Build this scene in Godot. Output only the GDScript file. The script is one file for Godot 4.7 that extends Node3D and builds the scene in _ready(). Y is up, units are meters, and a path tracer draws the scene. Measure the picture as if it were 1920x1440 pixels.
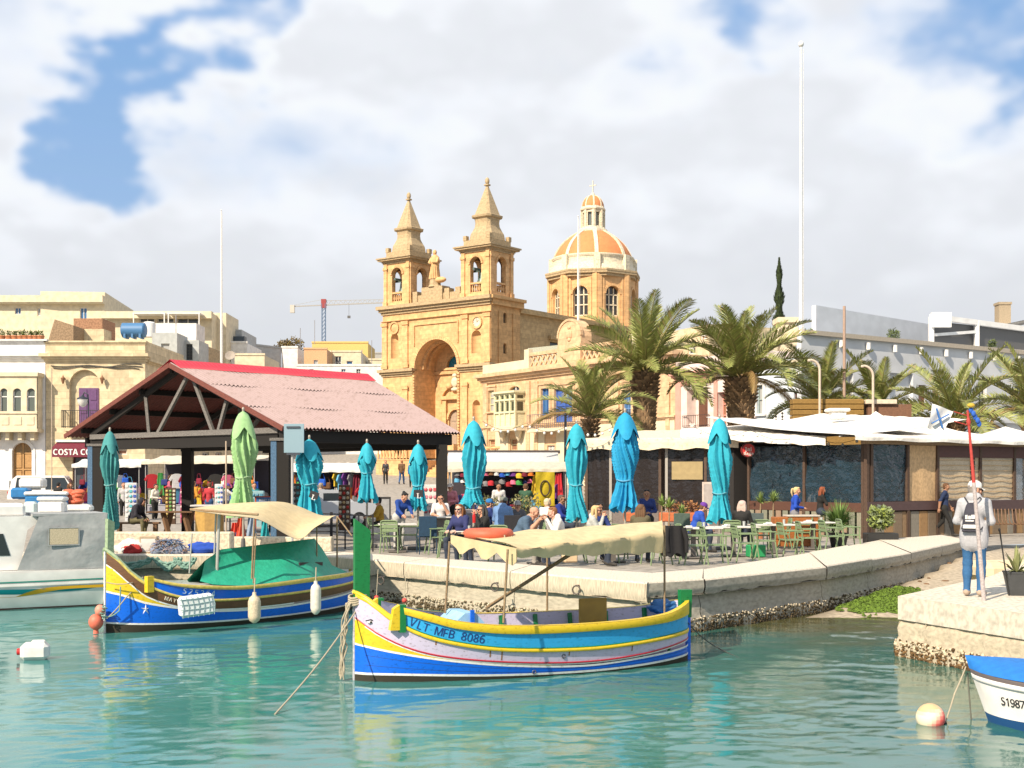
extends Node3D
const F := 2350.0
const H := 2.7
const HY := 895.0
const Q := 0.72
const COP := 0.93
var used:={}
var mats:={}
var tex:={}
var rng:=RandomNumberGenerator.new()
class Geo:
	var v:=PackedVector3Array()
	var n:=PackedVector3Array()
	var c:=PackedColorArray()
	var col:=Color(1,1,1)
	var tf:=Transform3D()
	func tri(a:Vector3,b:Vector3,d:Vector3) -> void:
		a=tf*a
		b=tf*b
		d=tf*d
		var nn:=(b-a).cross(d-a).normalized()
		v.append(a); v.append(d); v.append(b)
		for i in 3:
			n.append(nn); c.append(col)
	func quad(a:Vector3,b:Vector3,d:Vector3,e:Vector3) -> void:
		tri(a,b,d)
		tri(a,d,e)
	func smooth(a:Vector3,b:Vector3,d:Vector3,na:Vector3,nb:Vector3,nd:Vector3) -> void:
		v.append(tf*a); v.append(tf*d); v.append(tf*b)
		n.append((tf.basis*na).normalized()); n.append((tf.basis*nd).normalized()); n.append((tf.basis*nb).normalized())
		for i in 3:
			c.append(col)
	func box(p:Vector3,s:Vector3) -> void:
		var h:=s*.5
		var q:=[]
		for i in 8:
			q.append(p+Vector3(h.x if i & 1 else -h.x,h.y if i & 2 else -h.y,h.z if i & 4 else -h.z))
		quad(q[4],q[5],q[7],q[6])
		quad(q[1],q[0],q[2],q[3])
		quad(q[5],q[1],q[3],q[7])
		quad(q[0],q[4],q[6],q[2])
		quad(q[6],q[7],q[3],q[2])
		quad(q[0],q[1],q[5],q[4])
	func box2(a:Vector3,b:Vector3) -> void:
		box((a+b)*.5,(b-a).abs())
	func oquad(p: Vector3,a: Vector3,b: Vector3,d: Vector3,e: Vector3) -> void:
		if (b-a).cross(d-a).dot(a+d-p*2.0)>0:
			quad(a,b,d,e)
		else:
			quad(a,e,d,b)
	func rbox(p: Vector3,s: Vector3,r: float) -> void:
		var h:=s*.5
		r=minf(r,minf(h.x,minf(h.y,h.z))*.9)
		var g:=h-Vector3(r,r,r)
		for s1 in [-1.0,1.0]:
			oquad(p,p+Vector3(h.x*s1,-g.y,-g.z),p+Vector3(h.x*s1,g.y,-g.z),p+Vector3(h.x*s1,g.y,g.z),p+Vector3(h.x*s1,-g.y,g.z))
			oquad(p,p+Vector3(-g.x,h.y*s1,-g.z),p+Vector3(g.x,h.y*s1,-g.z),p+Vector3(g.x,h.y*s1,g.z),p+Vector3(-g.x,h.y*s1,g.z))
			oquad(p,p+Vector3(-g.x,-g.y,h.z*s1),p+Vector3(g.x,-g.y,h.z*s1),p+Vector3(g.x,g.y,h.z*s1),p+Vector3(-g.x,g.y,h.z*s1))
			for s2 in [-1.0,1.0]:
				oquad(p,p+Vector3(-g.x,h.y*s1,g.z*s2),p+Vector3(g.x,h.y*s1,g.z*s2),p+Vector3(g.x,g.y*s1,h.z*s2),p+Vector3(-g.x,g.y*s1,h.z*s2))
				oquad(p,p+Vector3(h.x*s1,-g.y,g.z*s2),p+Vector3(h.x*s1,g.y,g.z*s2),p+Vector3(g.x*s1,g.y,h.z*s2),p+Vector3(g.x*s1,-g.y,h.z*s2))
				oquad(p,p+Vector3(h.x*s1,g.y*s2,-g.z),p+Vector3(h.x*s1,g.y*s2,g.z),p+Vector3(g.x*s1,h.y*s2,g.z),p+Vector3(g.x*s1,h.y*s2,-g.z))
				for s3 in [-1.0,1.0]:
					var x:=p+Vector3(h.x*s1,g.y*s2,g.z*s3)
					var y:=p+Vector3(g.x*s1,h.y*s2,g.z*s3)
					var z:=p+Vector3(g.x*s1,g.y*s2,h.z*s3)
					if s1*s2*s3>0:
						tri(x,y,z)
					else:
						tri(x,z,y)
	func bar(a: Vector3,b: Vector3,w: float,h: float,up := Vector3.UP) -> void:
		var dd:=(b-a)
		var l:=dd.length()
		dd=dd/l
		if absf(dd.dot(up))>.98:
			up=Vector3.BACK
		var x:=up.cross(dd).normalized()
		var old:=tf
		tf=tf*Transform3D(Basis(x,dd.cross(x),dd),(a+b)*.5)
		box(Vector3.ZERO,Vector3(w,h,l))
		tf=old
	func patch(rows: Array,closed := false,flip := false) -> void:
		var nr:=rows.size()
		var nc:int=rows[0].size()
		var nn:=[]
		for i in nr:
			var ln:=PackedVector3Array()
			for j in nc:
				var a:Vector3=rows[mini(i+1,nr-1)][j]-rows[maxi(i-1,0)][j]
				var j1:=(j+1)%nc if closed else mini(j+1,nc-1)
				var j0:=(j-1+nc)%nc if closed else maxi(j-1,0)
				var b:Vector3=rows[i][j1]-rows[i][j0]
				if a.length_squared()<1e-12 or b.length_squared()<1e-12:
					var i2:=i+1 if i==0 else i-1
					i2=clampi(i2,0,nr-1)
					if b.length_squared()<1e-12:
						b=rows[i2][j1]-rows[i2][j0]
				var k:=b.cross(a)
				ln.append((-k if flip else k).normalized())
			nn.append(ln)
		for i in nr-1:
			for j in (nc if closed else nc-1):
				var j1:=(j+1)%nc
				var p0:Vector3=rows[i][j]
				var p1:Vector3=rows[i][j1]
				var p2:Vector3=rows[i+1][j1]
				var p3:Vector3=rows[i+1][j]
				if flip:
					smooth(p0,p2,p1,nn[i][j],nn[i+1][j1],nn[i][j1])
					smooth(p0,p3,p2,nn[i][j],nn[i+1][j],nn[i+1][j1])
				else:
					smooth(p0,p1,p2,nn[i][j],nn[i][j1],nn[i+1][j1])
					smooth(p0,p2,p3,nn[i][j],nn[i+1][j1],nn[i+1][j])
	func sheet(rows: Array,t := 0.01) -> void:
		patch(rows)
		var back:=[]
		for i in rows.size():
			var ln:=PackedVector3Array()
			for j in rows[i].size():
				var a:Vector3=rows[mini(i+1,rows.size()-1)][j]-rows[maxi(i-1,0)][j]
				var b:Vector3=rows[i][mini(j+1,rows[i].size()-1)]-rows[i][maxi(j-1,0)]
				ln.append(rows[i][j]-b.cross(a).normalized()*t)
			back.append(ln)
		patch(back,false,true)
	func tube(pts:Array,rad,seg:=6,caps:=true) -> void:
		var rows:=[]
		var x:=Vector3.ZERO
		for i in pts.size():
			var d:Vector3=(pts[mini(i+1,pts.size()-1)]-pts[maxi(i-1,0)]).normalized()
			if i==0:
				x=(Vector3.UP if absf(d.y)<.9 else Vector3.RIGHT).cross(d).normalized()
			else:
				x=(x-d*x.dot(d)).normalized()
			var y:=d.cross(x)
			var r:float=rad[i] if rad is Array else rad
			var ring:=PackedVector3Array()
			for s in seg:
				var a:=TAU*s/seg
				ring.append(pts[i]+(x*cos(a)+y*sin(a))*r)
			rows.append(ring)
		patch(rows,true)
		if caps:
			for s in range(1,seg-1):
				tri(rows[0][0],rows[0][s+1],rows[0][s])
				var l:PackedVector3Array=rows[rows.size()-1]
				tri(l[0],l[s],l[s+1])
	func lathe(prof:Array,seg:=12,flat:=false,ph:=.0,o:=Vector3.ZERO) -> void:
		var rows:=[]
		for p in prof:
			var ring:=PackedVector3Array()
			for s in seg:
				var a:=-TAU*(s+ph)/seg
				ring.append(o+Vector3(cos(a)*p.x,p.y,sin(a)*p.x))
			rows.append(ring)
		if flat:
			for i in rows.size()-1:
				for s in seg:
					var t:=(s+1)%seg
					quad(rows[i][s],rows[i][t],rows[i+1][t],rows[i+1][s])
		else:
			patch(rows,true)
		for s in range(1,seg-1):
			tri(rows[0][0],rows[0][s+1],rows[0][s])
			var l:PackedVector3Array=rows[rows.size()-1]
			tri(l[0],l[s],l[s+1])
	func ball(p:Vector3,r:Vector3,rings:=8,seg:=12) -> void:
		var rows:=[]
		for i in rings+1:
			var th:=PI*i/rings
			var ring:=PackedVector3Array()
			for s in seg:
				var a:=-TAU*s/seg
				ring.append(p+Vector3(cos(a)*sin(th)*r.x,-cos(th)*r.y,sin(a)*sin(th)*r.z))
			rows.append(ring)
		patch(rows,true)
	func prism(poly: PackedVector2Array,z0: float,z1: float) -> void:
		if Geometry2D.is_polygon_clockwise(poly):
			poly.reverse()
		var ix:=Geometry2D.triangulate_polygon(poly)
		for i in range(0,ix.size(),3):
			var a:=poly[ix[i]]
			var b:=poly[ix[i+1]]
			var d:=poly[ix[i+2]]
			if (b-a).cross(d-a)<0:
				var e:=b
				b=d
				d=e
			tri(Vector3(a.x,a.y,z1),Vector3(b.x,b.y,z1),Vector3(d.x,d.y,z1))
			tri(Vector3(a.x,a.y,z0),Vector3(d.x,d.y,z0),Vector3(b.x,b.y,z0))
		for i in poly.size():
			var a:=poly[i]
			var b:=poly[(i+1)%poly.size()]
			quad(Vector3(a.x,a.y,z0),Vector3(b.x,b.y,z0),Vector3(b.x,b.y,z1),Vector3(a.x,a.y,z1))
	func wall(r:Rect2,holes:Array,t:float) -> void:
		var xs:=[r.position.x,r.end.x]
		var ys:=[r.position.y,r.end.y]
		for h in holes:
			for q in [h[0].position.x,h[0].end.x]:
				if q>r.position.x and q<r.end.x and not xs.has(q):xs.append(q)
			for q in [h[0].position.y,h[0].end.y]:
				if q>r.position.y and q<r.end.y and not ys.has(q):ys.append(q)
		xs.sort()
		ys.sort()
		for j in ys.size()-1:
			for i in xs.size()-1:
				var m:=Vector2((xs[i]+xs[i+1])*.5,(ys[j]+ys[j+1])*.5)
				var open:=false
				for h in holes:
					if h[0].has_point(m):
						open=true
				if not open:
					quad(Vector3(xs[i],ys[j],0),Vector3(xs[i+1],ys[j],0),Vector3(xs[i+1],ys[j+1],0),Vector3(xs[i],ys[j+1],0))
		for h in holes:
			var a:Vector2=h[0].position
			var b:Vector2=h[0].end
			var top:=b.y
			if h[1]:
				var rad:=(b.x-a.x)*.5
				var ry:=minf(rad,(b.y-a.y)*.7)
				top=b.y-ry
				var cx:=(a.x+b.x)*.5
				for i in 12:
					var t0:=PI*i/12
					var t1:=PI*(i+1)/12
					var p0:=Vector2(cx+cos(t0)*rad,top+sin(t0)*ry)
					var p1:=Vector2(cx+cos(t1)*rad,top+sin(t1)*ry)
					quad(Vector3(p0.x,p0.y,0),Vector3(p0.x,b.y,0),Vector3(p1.x,b.y,0),Vector3(p1.x,p1.y,0))
					quad(Vector3(p0.x,p0.y,0),Vector3(p1.x,p1.y,0),Vector3(p1.x,p1.y,-t),Vector3(p0.x,p0.y,-t))
			else:
				quad(Vector3(b.x,b.y,0),Vector3(a.x,b.y,0),Vector3(a.x,b.y,-t),Vector3(b.x,b.y,-t))
			quad(Vector3(a.x,a.y,-t),Vector3(a.x,a.y,0),Vector3(a.x,top,0),Vector3(a.x,top,-t))
			quad(Vector3(b.x,a.y,0),Vector3(b.x,a.y,-t),Vector3(b.x,top,-t),Vector3(b.x,top,0))
			quad(Vector3(a.x,a.y,-t),Vector3(b.x,a.y,-t),Vector3(b.x,a.y,0),Vector3(a.x,a.y,0))
	func lump(p: Vector3,r: Vector3,seed_: int,rough := 0.35,rings := 14,seg := 20) -> void:
		var nz:=FastNoiseLite.new()
		nz.seed=seed_
		nz.frequency=.9
		var rows:=[]
		for i in rings+1:
			var th:=PI*i/rings
			var ring:=PackedVector3Array()
			for s in seg:
				var a:=-TAU*s/seg
				var d:=Vector3(cos(a)*sin(th),-cos(th),sin(a)*sin(th))
				var k:=1.0+rough*nz.get_noise_3dv(d*1.3)+rough*.5*absf(nz.get_noise_3dv(d*3.1))
				ring.append(p+d*r*k)
			rows.append(ring)
		patch(rows,true)
	func mesh() -> ArrayMesh:
		var m:=ArrayMesh.new()
		if v.is_empty():
			return m
		var a:=[]
		a.resize(Mesh.ARRAY_MAX)
		a[Mesh.ARRAY_VERTEX]=v
		a[Mesh.ARRAY_NORMAL]=n
		a[Mesh.ARRAY_COLOR]=c
		m.add_surface_from_arrays(Mesh.PRIMITIVE_TRIANGLES,a)
		return m
func P(x: float,y: float,k: float) -> Vector3:
	return Vector3((x-960.0)*k,H-(y-HY)*k,-k*F)
func L(x:float,k:float,h:=Q) -> Vector3:
	return Vector3((x-960.0)*k,h,-k*F)
func G(x: float,y: float,h := Q) -> Vector3:
	return P(x,y,(H-h)/(y-HY))
func uv(o: Node3D,x: float,y: float,z := 0.0) -> Vector2:
	var inv:=o.transform.affine_inverse()
	var a:=inv*Vector3(0,H,0)
	var d:=inv.basis*Vector3((x-960.0)/F,(HY-y)/F,-1.0)
	var p:=a+d*((z-a.z)/d.z)
	return Vector2(p.x,p.y)
func rc(o:Node3D,x0:float,y0:float,x1:float,y1:float,z:=.0) -> Rect2:
	var ym:=(y0+y1)*.5
	var xm:=(x0+x1)*.5
	var a:=uv(o,x0,ym,z).x
	var b:=uv(o,x1,ym,z).x
	var lo:=uv(o,xm,y1,z).y
	var hi:=uv(o,xm,y0,z).y
	return Rect2(a,lo,b-a,hi-lo)
func numbered(called:String) -> String:
	if not used.has(called):
		used[called]=0
		return called
	used[called]+=1
	return "%s_%03d"%[called,used[called]]
func tag(o:Node3D,label:String,cat:String,group:="") -> Node3D:
	o.set_meta("label",label)
	o.set_meta("category",cat)
	if group:
		o.set_meta("group",group)
	return o
func thing(called:String,label:String,cat:String,at:=Vector3.ZERO,turn:=.0,group:="") -> Node3D:
	var o:=Node3D.new()
	o.name=numbered(called)
	add_child(o)
	o.position=at
	o.rotation.y=turn
	return tag(o,label,cat,group)
func part(called:String,g,m:Material,parent:Node3D) -> MeshInstance3D:
	var o:=MeshInstance3D.new()
	o.name=called
	o.mesh=g.mesh() if g is Geo else g
	o.material_override=m
	parent.add_child(o,true)
	return o
func solo(called:String,label:String,cat:String,g,m:Material,at:=Vector3.ZERO,turn:=.0,group:="") -> MeshInstance3D:
	var o:=MeshInstance3D.new()
	o.name=numbered(called)
	o.mesh=g.mesh() if g is Geo else g
	o.material_override=m
	add_child(o)
	o.position=at
	o.rotation.y=turn
	tag(o,label,cat,group)
	return o
func struct(called:String,g,m:Material,kind:="structure") -> MeshInstance3D:
	var o:=MeshInstance3D.new()
	o.name=numbered(called)
	o.mesh=g.mesh() if g is Geo else g
	o.material_override=m
	add_child(o)
	o.set_meta("kind",kind)
	return o
func dup(src:Node3D,label:String,at:Vector3,turn:=.0,group:="",scl:=1.0) -> Node3D:
	var o:Node3D=src.duplicate()
	o.name=numbered(String(src.name).rstrip("_0123456789"))
	add_child(o)
	o.position=at
	o.rotation=Vector3(0,turn,0)
	o.scale=Vector3.ONE*scl
	o.set_meta("label",label)
	if group:
		o.set_meta("group",group)
	return o
func facade(called: String,label: String,cat: String,a: Vector3,b: Vector3) -> Node3D:
	var o:=thing(called,label,cat,a)
	var x:=Vector3(b.x-a.x,0,b.z-a.z).normalized()
	o.basis=Basis(x,Vector3.UP,x.cross(Vector3.UP))
	return o
func noise_tex(id:String,type:int,freq:float,oct:int,lo:float,hi:float,size:=512,normal:=false,strength:=6.0,seed_:=1) -> void:
	var nz:=FastNoiseLite.new()
	nz.seed=seed_
	nz.noise_type=type
	nz.frequency=freq
	nz.fractal_octaves=oct
	var t:=NoiseTexture2D.new()
	t.width=size
	t.height=size
	t.seamless=true
	t.noise=nz
	if normal:
		t.as_normal_map=true
		t.bump_strength=strength
	else:
		var gr:=Gradient.new()
		gr.offsets=PackedFloat32Array([.0,1.0])
		gr.colors=PackedColorArray([Color(lo,lo,lo),Color(hi,hi,hi)])
		t.color_ramp=gr
	tex[id]=t
func mat(id:String,col:=Color.WHITE,rough:=.8,t:="",sc:=Vector3.ONE,bump:="",metal:=.0,bsc:=Vector3.ZERO) -> StandardMaterial3D:
	if mats.has(id):
		return mats[id]
	var m:=StandardMaterial3D.new()
	m.resource_name=id
	m.albedo_color=col.linear_to_srgb()
	m.roughness=rough
	m.metallic=metal
	m.vertex_color_use_as_albedo=true
	if t:
		m.albedo_texture=tex[t]
	if bump:
		m.normal_enabled=true
		m.normal_texture=tex[bump]
		m.normal_scale=.12
	if t or bump:
		m.uv1_triplanar=true
		m.uv1_world_triplanar=t!="ashlar"
		m.uv1_scale=sc
	mats[id]=m
	return m
func paint(c:Color,rough:=.6) -> StandardMaterial3D:
	return mat("paint %s %.2f"%[c.to_html(false),rough],c,rough,"mottle",Vector3.ONE*.7)
func cloth(c:Color) -> StandardMaterial3D:
	var m:=mat("cloth %s"%c.to_html(false),c,.9,"mottle",Vector3.ONE*1.7)
	return m
func steel(c:=Color(.5,.5,.5)) -> StandardMaterial3D:
	return mat("metal %s"%c.to_html(false),c,.45,"",Vector3.ONE,"",.3)
func glass(c:=Color(.03,.04,.05)) -> StandardMaterial3D:
	return mat("glass %s"%c.to_html(false),c,.08)
func words(text:String,size:float,depth:float,m:Material,parent:Node3D,tf:Transform3D,font:="Droid Sans",weight:=400) -> MeshInstance3D:
	var t:=TextMesh.new()
	var f:=SystemFont.new()
	f.font_names=PackedStringArray([font])
	f.font_weight=weight
	t.font=f
	t.text=text
	t.font_size=64
	t.pixel_size=size/46.0
	t.depth=depth
	t.curve_step=2.0
	var o:=part("lettering",t,m,parent)
	o.transform=tf
	return o
func ashlar() -> ImageTexture:
	var n:=512
	var im:=Image.create(n,n,false,Image.FORMAT_RGB8)
	var nz:=FastNoiseLite.new()
	nz.seed=6
	nz.frequency=.018
	nz.fractal_octaves=5
	var rr:=RandomNumberGenerator.new()
	rr.seed=14
	var tone:=[]
	for i in 12*7:
		tone.append(rr.randf_range(.92,1.02))
	for y in n:
		var c:=y*12/n
		var fy:=fmod(y*12.0/n,1.0)
		for x in n:
			var u:=x*6.0/n+.5*(c%2)+.17*(c%3)
			var b:=int(u)%6
			var fx:=fmod(u,1.0)
			var v:float=tone[c*7+b]
			if fy<.07 or fx<.03:
				v*=.90
			var e:=absf(x*2.0/n-1.0)
			var k:=nz.get_noise_2d(x,y)*(1.0-e)+nz.get_noise_2d(x+900-(n if x>n/2 else 0),y)*e
			v*=.95+.14*k
			im.set_pixel(x,y,Color(v,v*.995,v*.985))
	return ImageTexture.create_from_image(im)
func make_textures() -> void:
	noise_tex("mottle",FastNoiseLite.TYPE_SIMPLEX_SMOOTH,.012,5,.88,1.02)
	noise_tex("stone",FastNoiseLite.TYPE_SIMPLEX,.02,6,.74,1.06,512,false,1,5)
	noise_tex("stain",FastNoiseLite.TYPE_SIMPLEX,.022,6,.78,1.10,512,false,1,9)
	noise_tex("grain",FastNoiseLite.TYPE_VALUE_CUBIC,.08,4,.65,1.1,512,false,1,3)
	noise_tex("wear",FastNoiseLite.TYPE_SIMPLEX,.02,6,.5,1.0,512,false,1,33)
	var gr:Gradient=(tex["wear"] as NoiseTexture2D).color_ramp
	gr.offsets=PackedFloat32Array([.0,.14,.26,.40,1.0])
	gr.colors=PackedColorArray([Color(.72,.70,.66),Color(.87,.86,.84),Color(.96,.96,.95),Color(1,1,1),Color(1,1,1)])
	tex["ashlar"]=ashlar()
	noise_tex("rough",FastNoiseLite.TYPE_SIMPLEX,.03,5,0,1,512,true,3.0,7)
	noise_tex("ripple",FastNoiseLite.TYPE_SIMPLEX_SMOOTH,.016,5,0,1,1024,true,6.0,21)
	noise_tex("crumple",FastNoiseLite.TYPE_SIMPLEX_SMOOTH,.014,3,0,1,512,true,12.0,17)
func cloud_sky() -> ImageTexture:
	var w:=2048
	var h:=1024
	var n1:=FastNoiseLite.new()
	n1.seed=11
	n1.noise_type=FastNoiseLite.TYPE_SIMPLEX
	n1.frequency=1.05
	n1.fractal_octaves=6
	n1.fractal_gain=.52
	var n2:=FastNoiseLite.new()
	n2.seed=4
	n2.noise_type=FastNoiseLite.TYPE_SIMPLEX
	n2.frequency=1.8
	n2.fractal_octaves=4
	var gaps:=[]
	for q in [[155,335,66,.9],[215,255,66,.85],[275,165,62,.65],[335,90,80,.75],[110,200,46,.6],[425,20,80,.75],[1900,105,76,.75],[1350,0,80,.6],[1800,10,90,.4],[700,-200,150,.7],[-150,420,120,.7]]:
		gaps.append([Vector3((q[0]-960.0)/F,(HY-q[1])/F,-1).normalized(),q[2]/F,q[3]])
	for i in 26:
		var a:=i*2.39996+.6
		var e:=.18+.9*fmod(i*.618,1.0)
		var d:=Vector3(sin(a)*cos(e),sin(e),-cos(a)*cos(e))
		if d.z>-.8:
			gaps.append([d,.07+.07*fmod(i*.37,1.0),.85])
	var data:=PackedByteArray()
	data.resize(w*h*3)
	var at:=0
	for j in h:
		var th:=PI*(j+.5)/h
		var up:=cos(th)
		var ho:=sin(th)
		for i in w:
			var c:=Color(.62,.66,.70)
			if up>-.02:
				var ph:=TAU*(i+.5)/w
				var d:=Vector3(sin(ph)*ho,up,-cos(ph)*ho)
				var p:=Vector3(d.x*2.6,d.y*5.0,d.z*2.6)
				var a:=n1.get_noise_3dv(p)
				var b:=n2.get_noise_3dv(p*1.3+Vector3(7,3,1))
				var wob:=d+Vector3(n2.get_noise_3dv(p*2.2),n2.get_noise_3dv(p*2.2+Vector3(9,0,0)),n2.get_noise_3dv(p*2.2+Vector3(0,9,0)))*.055
				var dens:=.50+a*.66
				for g in gaps:
					var q:float=1.0-wob.normalized().dot(g[0])
					var r:float=g[1]
					if q<r*r*2.0:
						dens-=g[2]*.95*exp(-q*2.0/(r*r)*.9)
				var cover:=smoothstep(-.34,.46,dens)
				var hz:=clampf(up/.35,.0,1.0)
				var blue:=Color(.55,.70,.88).lerp(Color(.25,.45,.78),pow(hz,.7))
				var thick:=smoothstep(.22,.75,dens+b*.55)
				var lit:=1.04-.21*thick+.09*b
				lit=clampf(lit+a*.10,.55,1.0)
				lit=lerpf(lit,.63,.72*(1.0-clampf(up/.22,.0,1.0)))
				var cl:=Color(lit*.955,lit*.985,lit*1.04)
				c=blue.lerp(cl,cover)
			c=c.linear_to_srgb()
			data[at]=int(clampf(c.r,0,1)*255)
			data[at+1]=int(clampf(c.g,0,1)*255)
			data[at+2]=int(clampf(c.b,0,1)*255)
			at+=3
	return ImageTexture.create_from_image(Image.create_from_data(w,h,false,Image.FORMAT_RGB8,data))
func setup() -> void:
	var cam:=Camera3D.new()
	cam.name="camera"
	add_child(cam)
	cam.position=Vector3(0,H,0)
	var near:=.1
	cam.projection=Camera3D.PROJECTION_FRUSTUM
	cam.keep_aspect=Camera3D.KEEP_HEIGHT
	cam.near=near
	cam.far=3000.0
	cam.size=near*1440.0/F
	cam.frustum_offset=Vector2(0,near*(HY-720.0)/F)
	cam.current=true
	var we:=WorldEnvironment.new()
	we.name="environment"
	var env:=Environment.new()
	env.background_mode=Environment.BG_SKY
	var sky:=Sky.new()
	var sm:=PanoramaSkyMaterial.new()
	sm.panorama=cloud_sky()
	sm.energy_multiplier=.67
	sky.sky_material=sm
	env.sky=sky
	env.tonemap_mode=Environment.TONE_MAPPER_LINEAR
	env.tonemap_exposure=1.48
	env.sdfgi_enabled=true
	env.ssao_enabled=true
	env.ssil_enabled=true
	we.environment=env
	add_child(we)
	var sun:=DirectionalLight3D.new()
	sun.name="sun"
	add_child(sun)
	sun.light_energy=1.6
	sun.light_color=Color(1.0,.93,.83)
	sun.light_angular_distance=.6
	sun.shadow_enabled=true
	sun.look_at_from_position(Vector3(-.56,.72,.72),Vector3.ZERO,Vector3.UP)
func _ready() -> void:
	rng.seed=77
	make_textures()
	setup()
	build_ground()
	build_water()
	build_quay()
	build_church()
	build_town()
	build_right_row()
	build_restaurant()
	build_shed()
	build_trees()
	build_boats()
	build_terrace()
	build_market()
	build_people()
	build_small_things()
var quay_line:=[Vector2(-60,31),Vector2(-20,29.2),Vector2(-9.3,28.7),Vector2(-4.4,28.7),Vector2(2.27,21.3),Vector2(3.3,22.0),Vector2(6.2,25.1),Vector2(9.35,29.7),Vector2(12.8,35.5),Vector2(20,40),Vector2(60,60)]
func quay_d(x:float) -> float:
	for i in quay_line.size()-1:
		if x<=quay_line[i+1].x:
			return lerpf(quay_line[i].y,quay_line[i+1].y,(x-quay_line[i].x)/(quay_line[i+1].x-quay_line[i].x))
	return 60.0
func land(x: float,d: float) -> float:
	var hs:=[[.0,.72],[50.0,.72],[80.0,1.9],[95.0,2.3],[130.0,4.8],[190.0,7.5],[420.0,24.0],[4000.0,24.0]]
	for i in hs.size()-1:
		if d<=hs[i+1][0]:
			var f:float=(d-hs[i][0])/(hs[i+1][0]-hs[i][0])
			var h:float=lerpf(hs[i][1],hs[i+1][1],f)
			return lerpf(h,minf(h,1.2),smoothstep(8.0,20.0,x) if d<200 else .0)
	return 24.0
func build_ground() -> void:
	var rows:=[]
	var xs:=[]
	for i in 61:
		xs.append(-60.0+i*2.0)
	xs=[-1500.0,-300.0,-120.0]+xs+[120.0,300.0,1500.0]
	for j in 26:
		var row:=PackedVector3Array()
		for x in xs:
			var d0:=quay_d(clampf(x,-60,60))+.25
			var d:float=d0+[.0,2,5,9,13,18,23,28,33,38,44,50,58,66,76,88,102,120,150,190,250,330,420,700,1400,2800][j]
			row.append(Vector3(x,land(x,d),-d))
		rows.append(row)
	var g:=Geo.new()
	g.patch(rows)
	struct("ground",g,mat("paving",Color(.36,.33,.29),.85,"stone",Vector3.ONE*.22,"rough"))
	rows=[]
	var arows:=[]
	var nz:=FastNoiseLite.new()
	nz.seed=5
	nz.frequency=.5
	for j in 41:
		var row:=PackedVector3Array()
		for i in 41:
			var x:=2.4+i*.45
			var d:=19.5+j*.5
			row.append(Vector3(x,(d-24.0)/13.0*.72+nz.get_noise_2d(x,d)*.035+minf(.0,quay_d(x)-.3-d)*2.0,-d))
		rows.append(row)
	g=Geo.new()
	g.patch(rows)
	struct("sand",g,mat("sand",Color(.46,.39,.29),.95,"stone",Vector3.ONE*.6,"rough"))
	g=Geo.new()
	rng.seed=31
	for i in 11000:
		var d:=23.6+5.4*pow(rng.randf(),.8)
		var x:=5.2+rng.randf()*4.4
		if d>quay_d(x)-.35:
			continue
		var e:=(d-26.3)/1.9
		var e2:=(x-7.8)/1.7
		if e*e+e2*e2+nz.get_noise_2d(x*3,d*3)*.9>1.0:
			continue
		var h:=(d-24.0)/13.0*.72+nz.get_noise_2d(x,d)*.035
		var p:=Vector3(x,maxf(h,-.005),-d)
		var r:=.03+.06*rng.randf()
		var a:=rng.randf()*TAU
		var s:=rng.randf_range(.6,1.2)
		g.col=Color(.10*s,.17*s,.018*s)
		for k in 3:
			var b:=a+TAU*k/3.0
			var q:=Vector3(cos(b),0,sin(b))*r
			var q2:=Vector3(cos(b+1.9),0,sin(b+1.9))*r
			g.tri(p+Vector3(0,.03+.03*rng.randf(),0),p+q2+Vector3(0,.006,0),p+q+Vector3(0,.006,0))
	struct("seaweed",g,mat("weed",Color.WHITE,.9),"stuff")
	g=Geo.new()
	for i in 60:
		var d:=27.5+rng.randf()*7.0
		var x:=8.0+rng.randf()*4.6
		if d>quay_d(x)-.4:
			continue
		var h:=(d-24.0)/13.0*.72+nz.get_noise_2d(x,d)*.035
		var s:=rng.randf_range(.5,1.2)
		g.col=Color(.16*s,.09*s,.045*s)
		g.ball(Vector3(x,h,-d),Vector3(.04+.12*rng.randf()*rng.randf(),.03,.08),4,6)
	struct("beach_litter",g,mat("litter",Color.WHITE,.95),"stuff")
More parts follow.
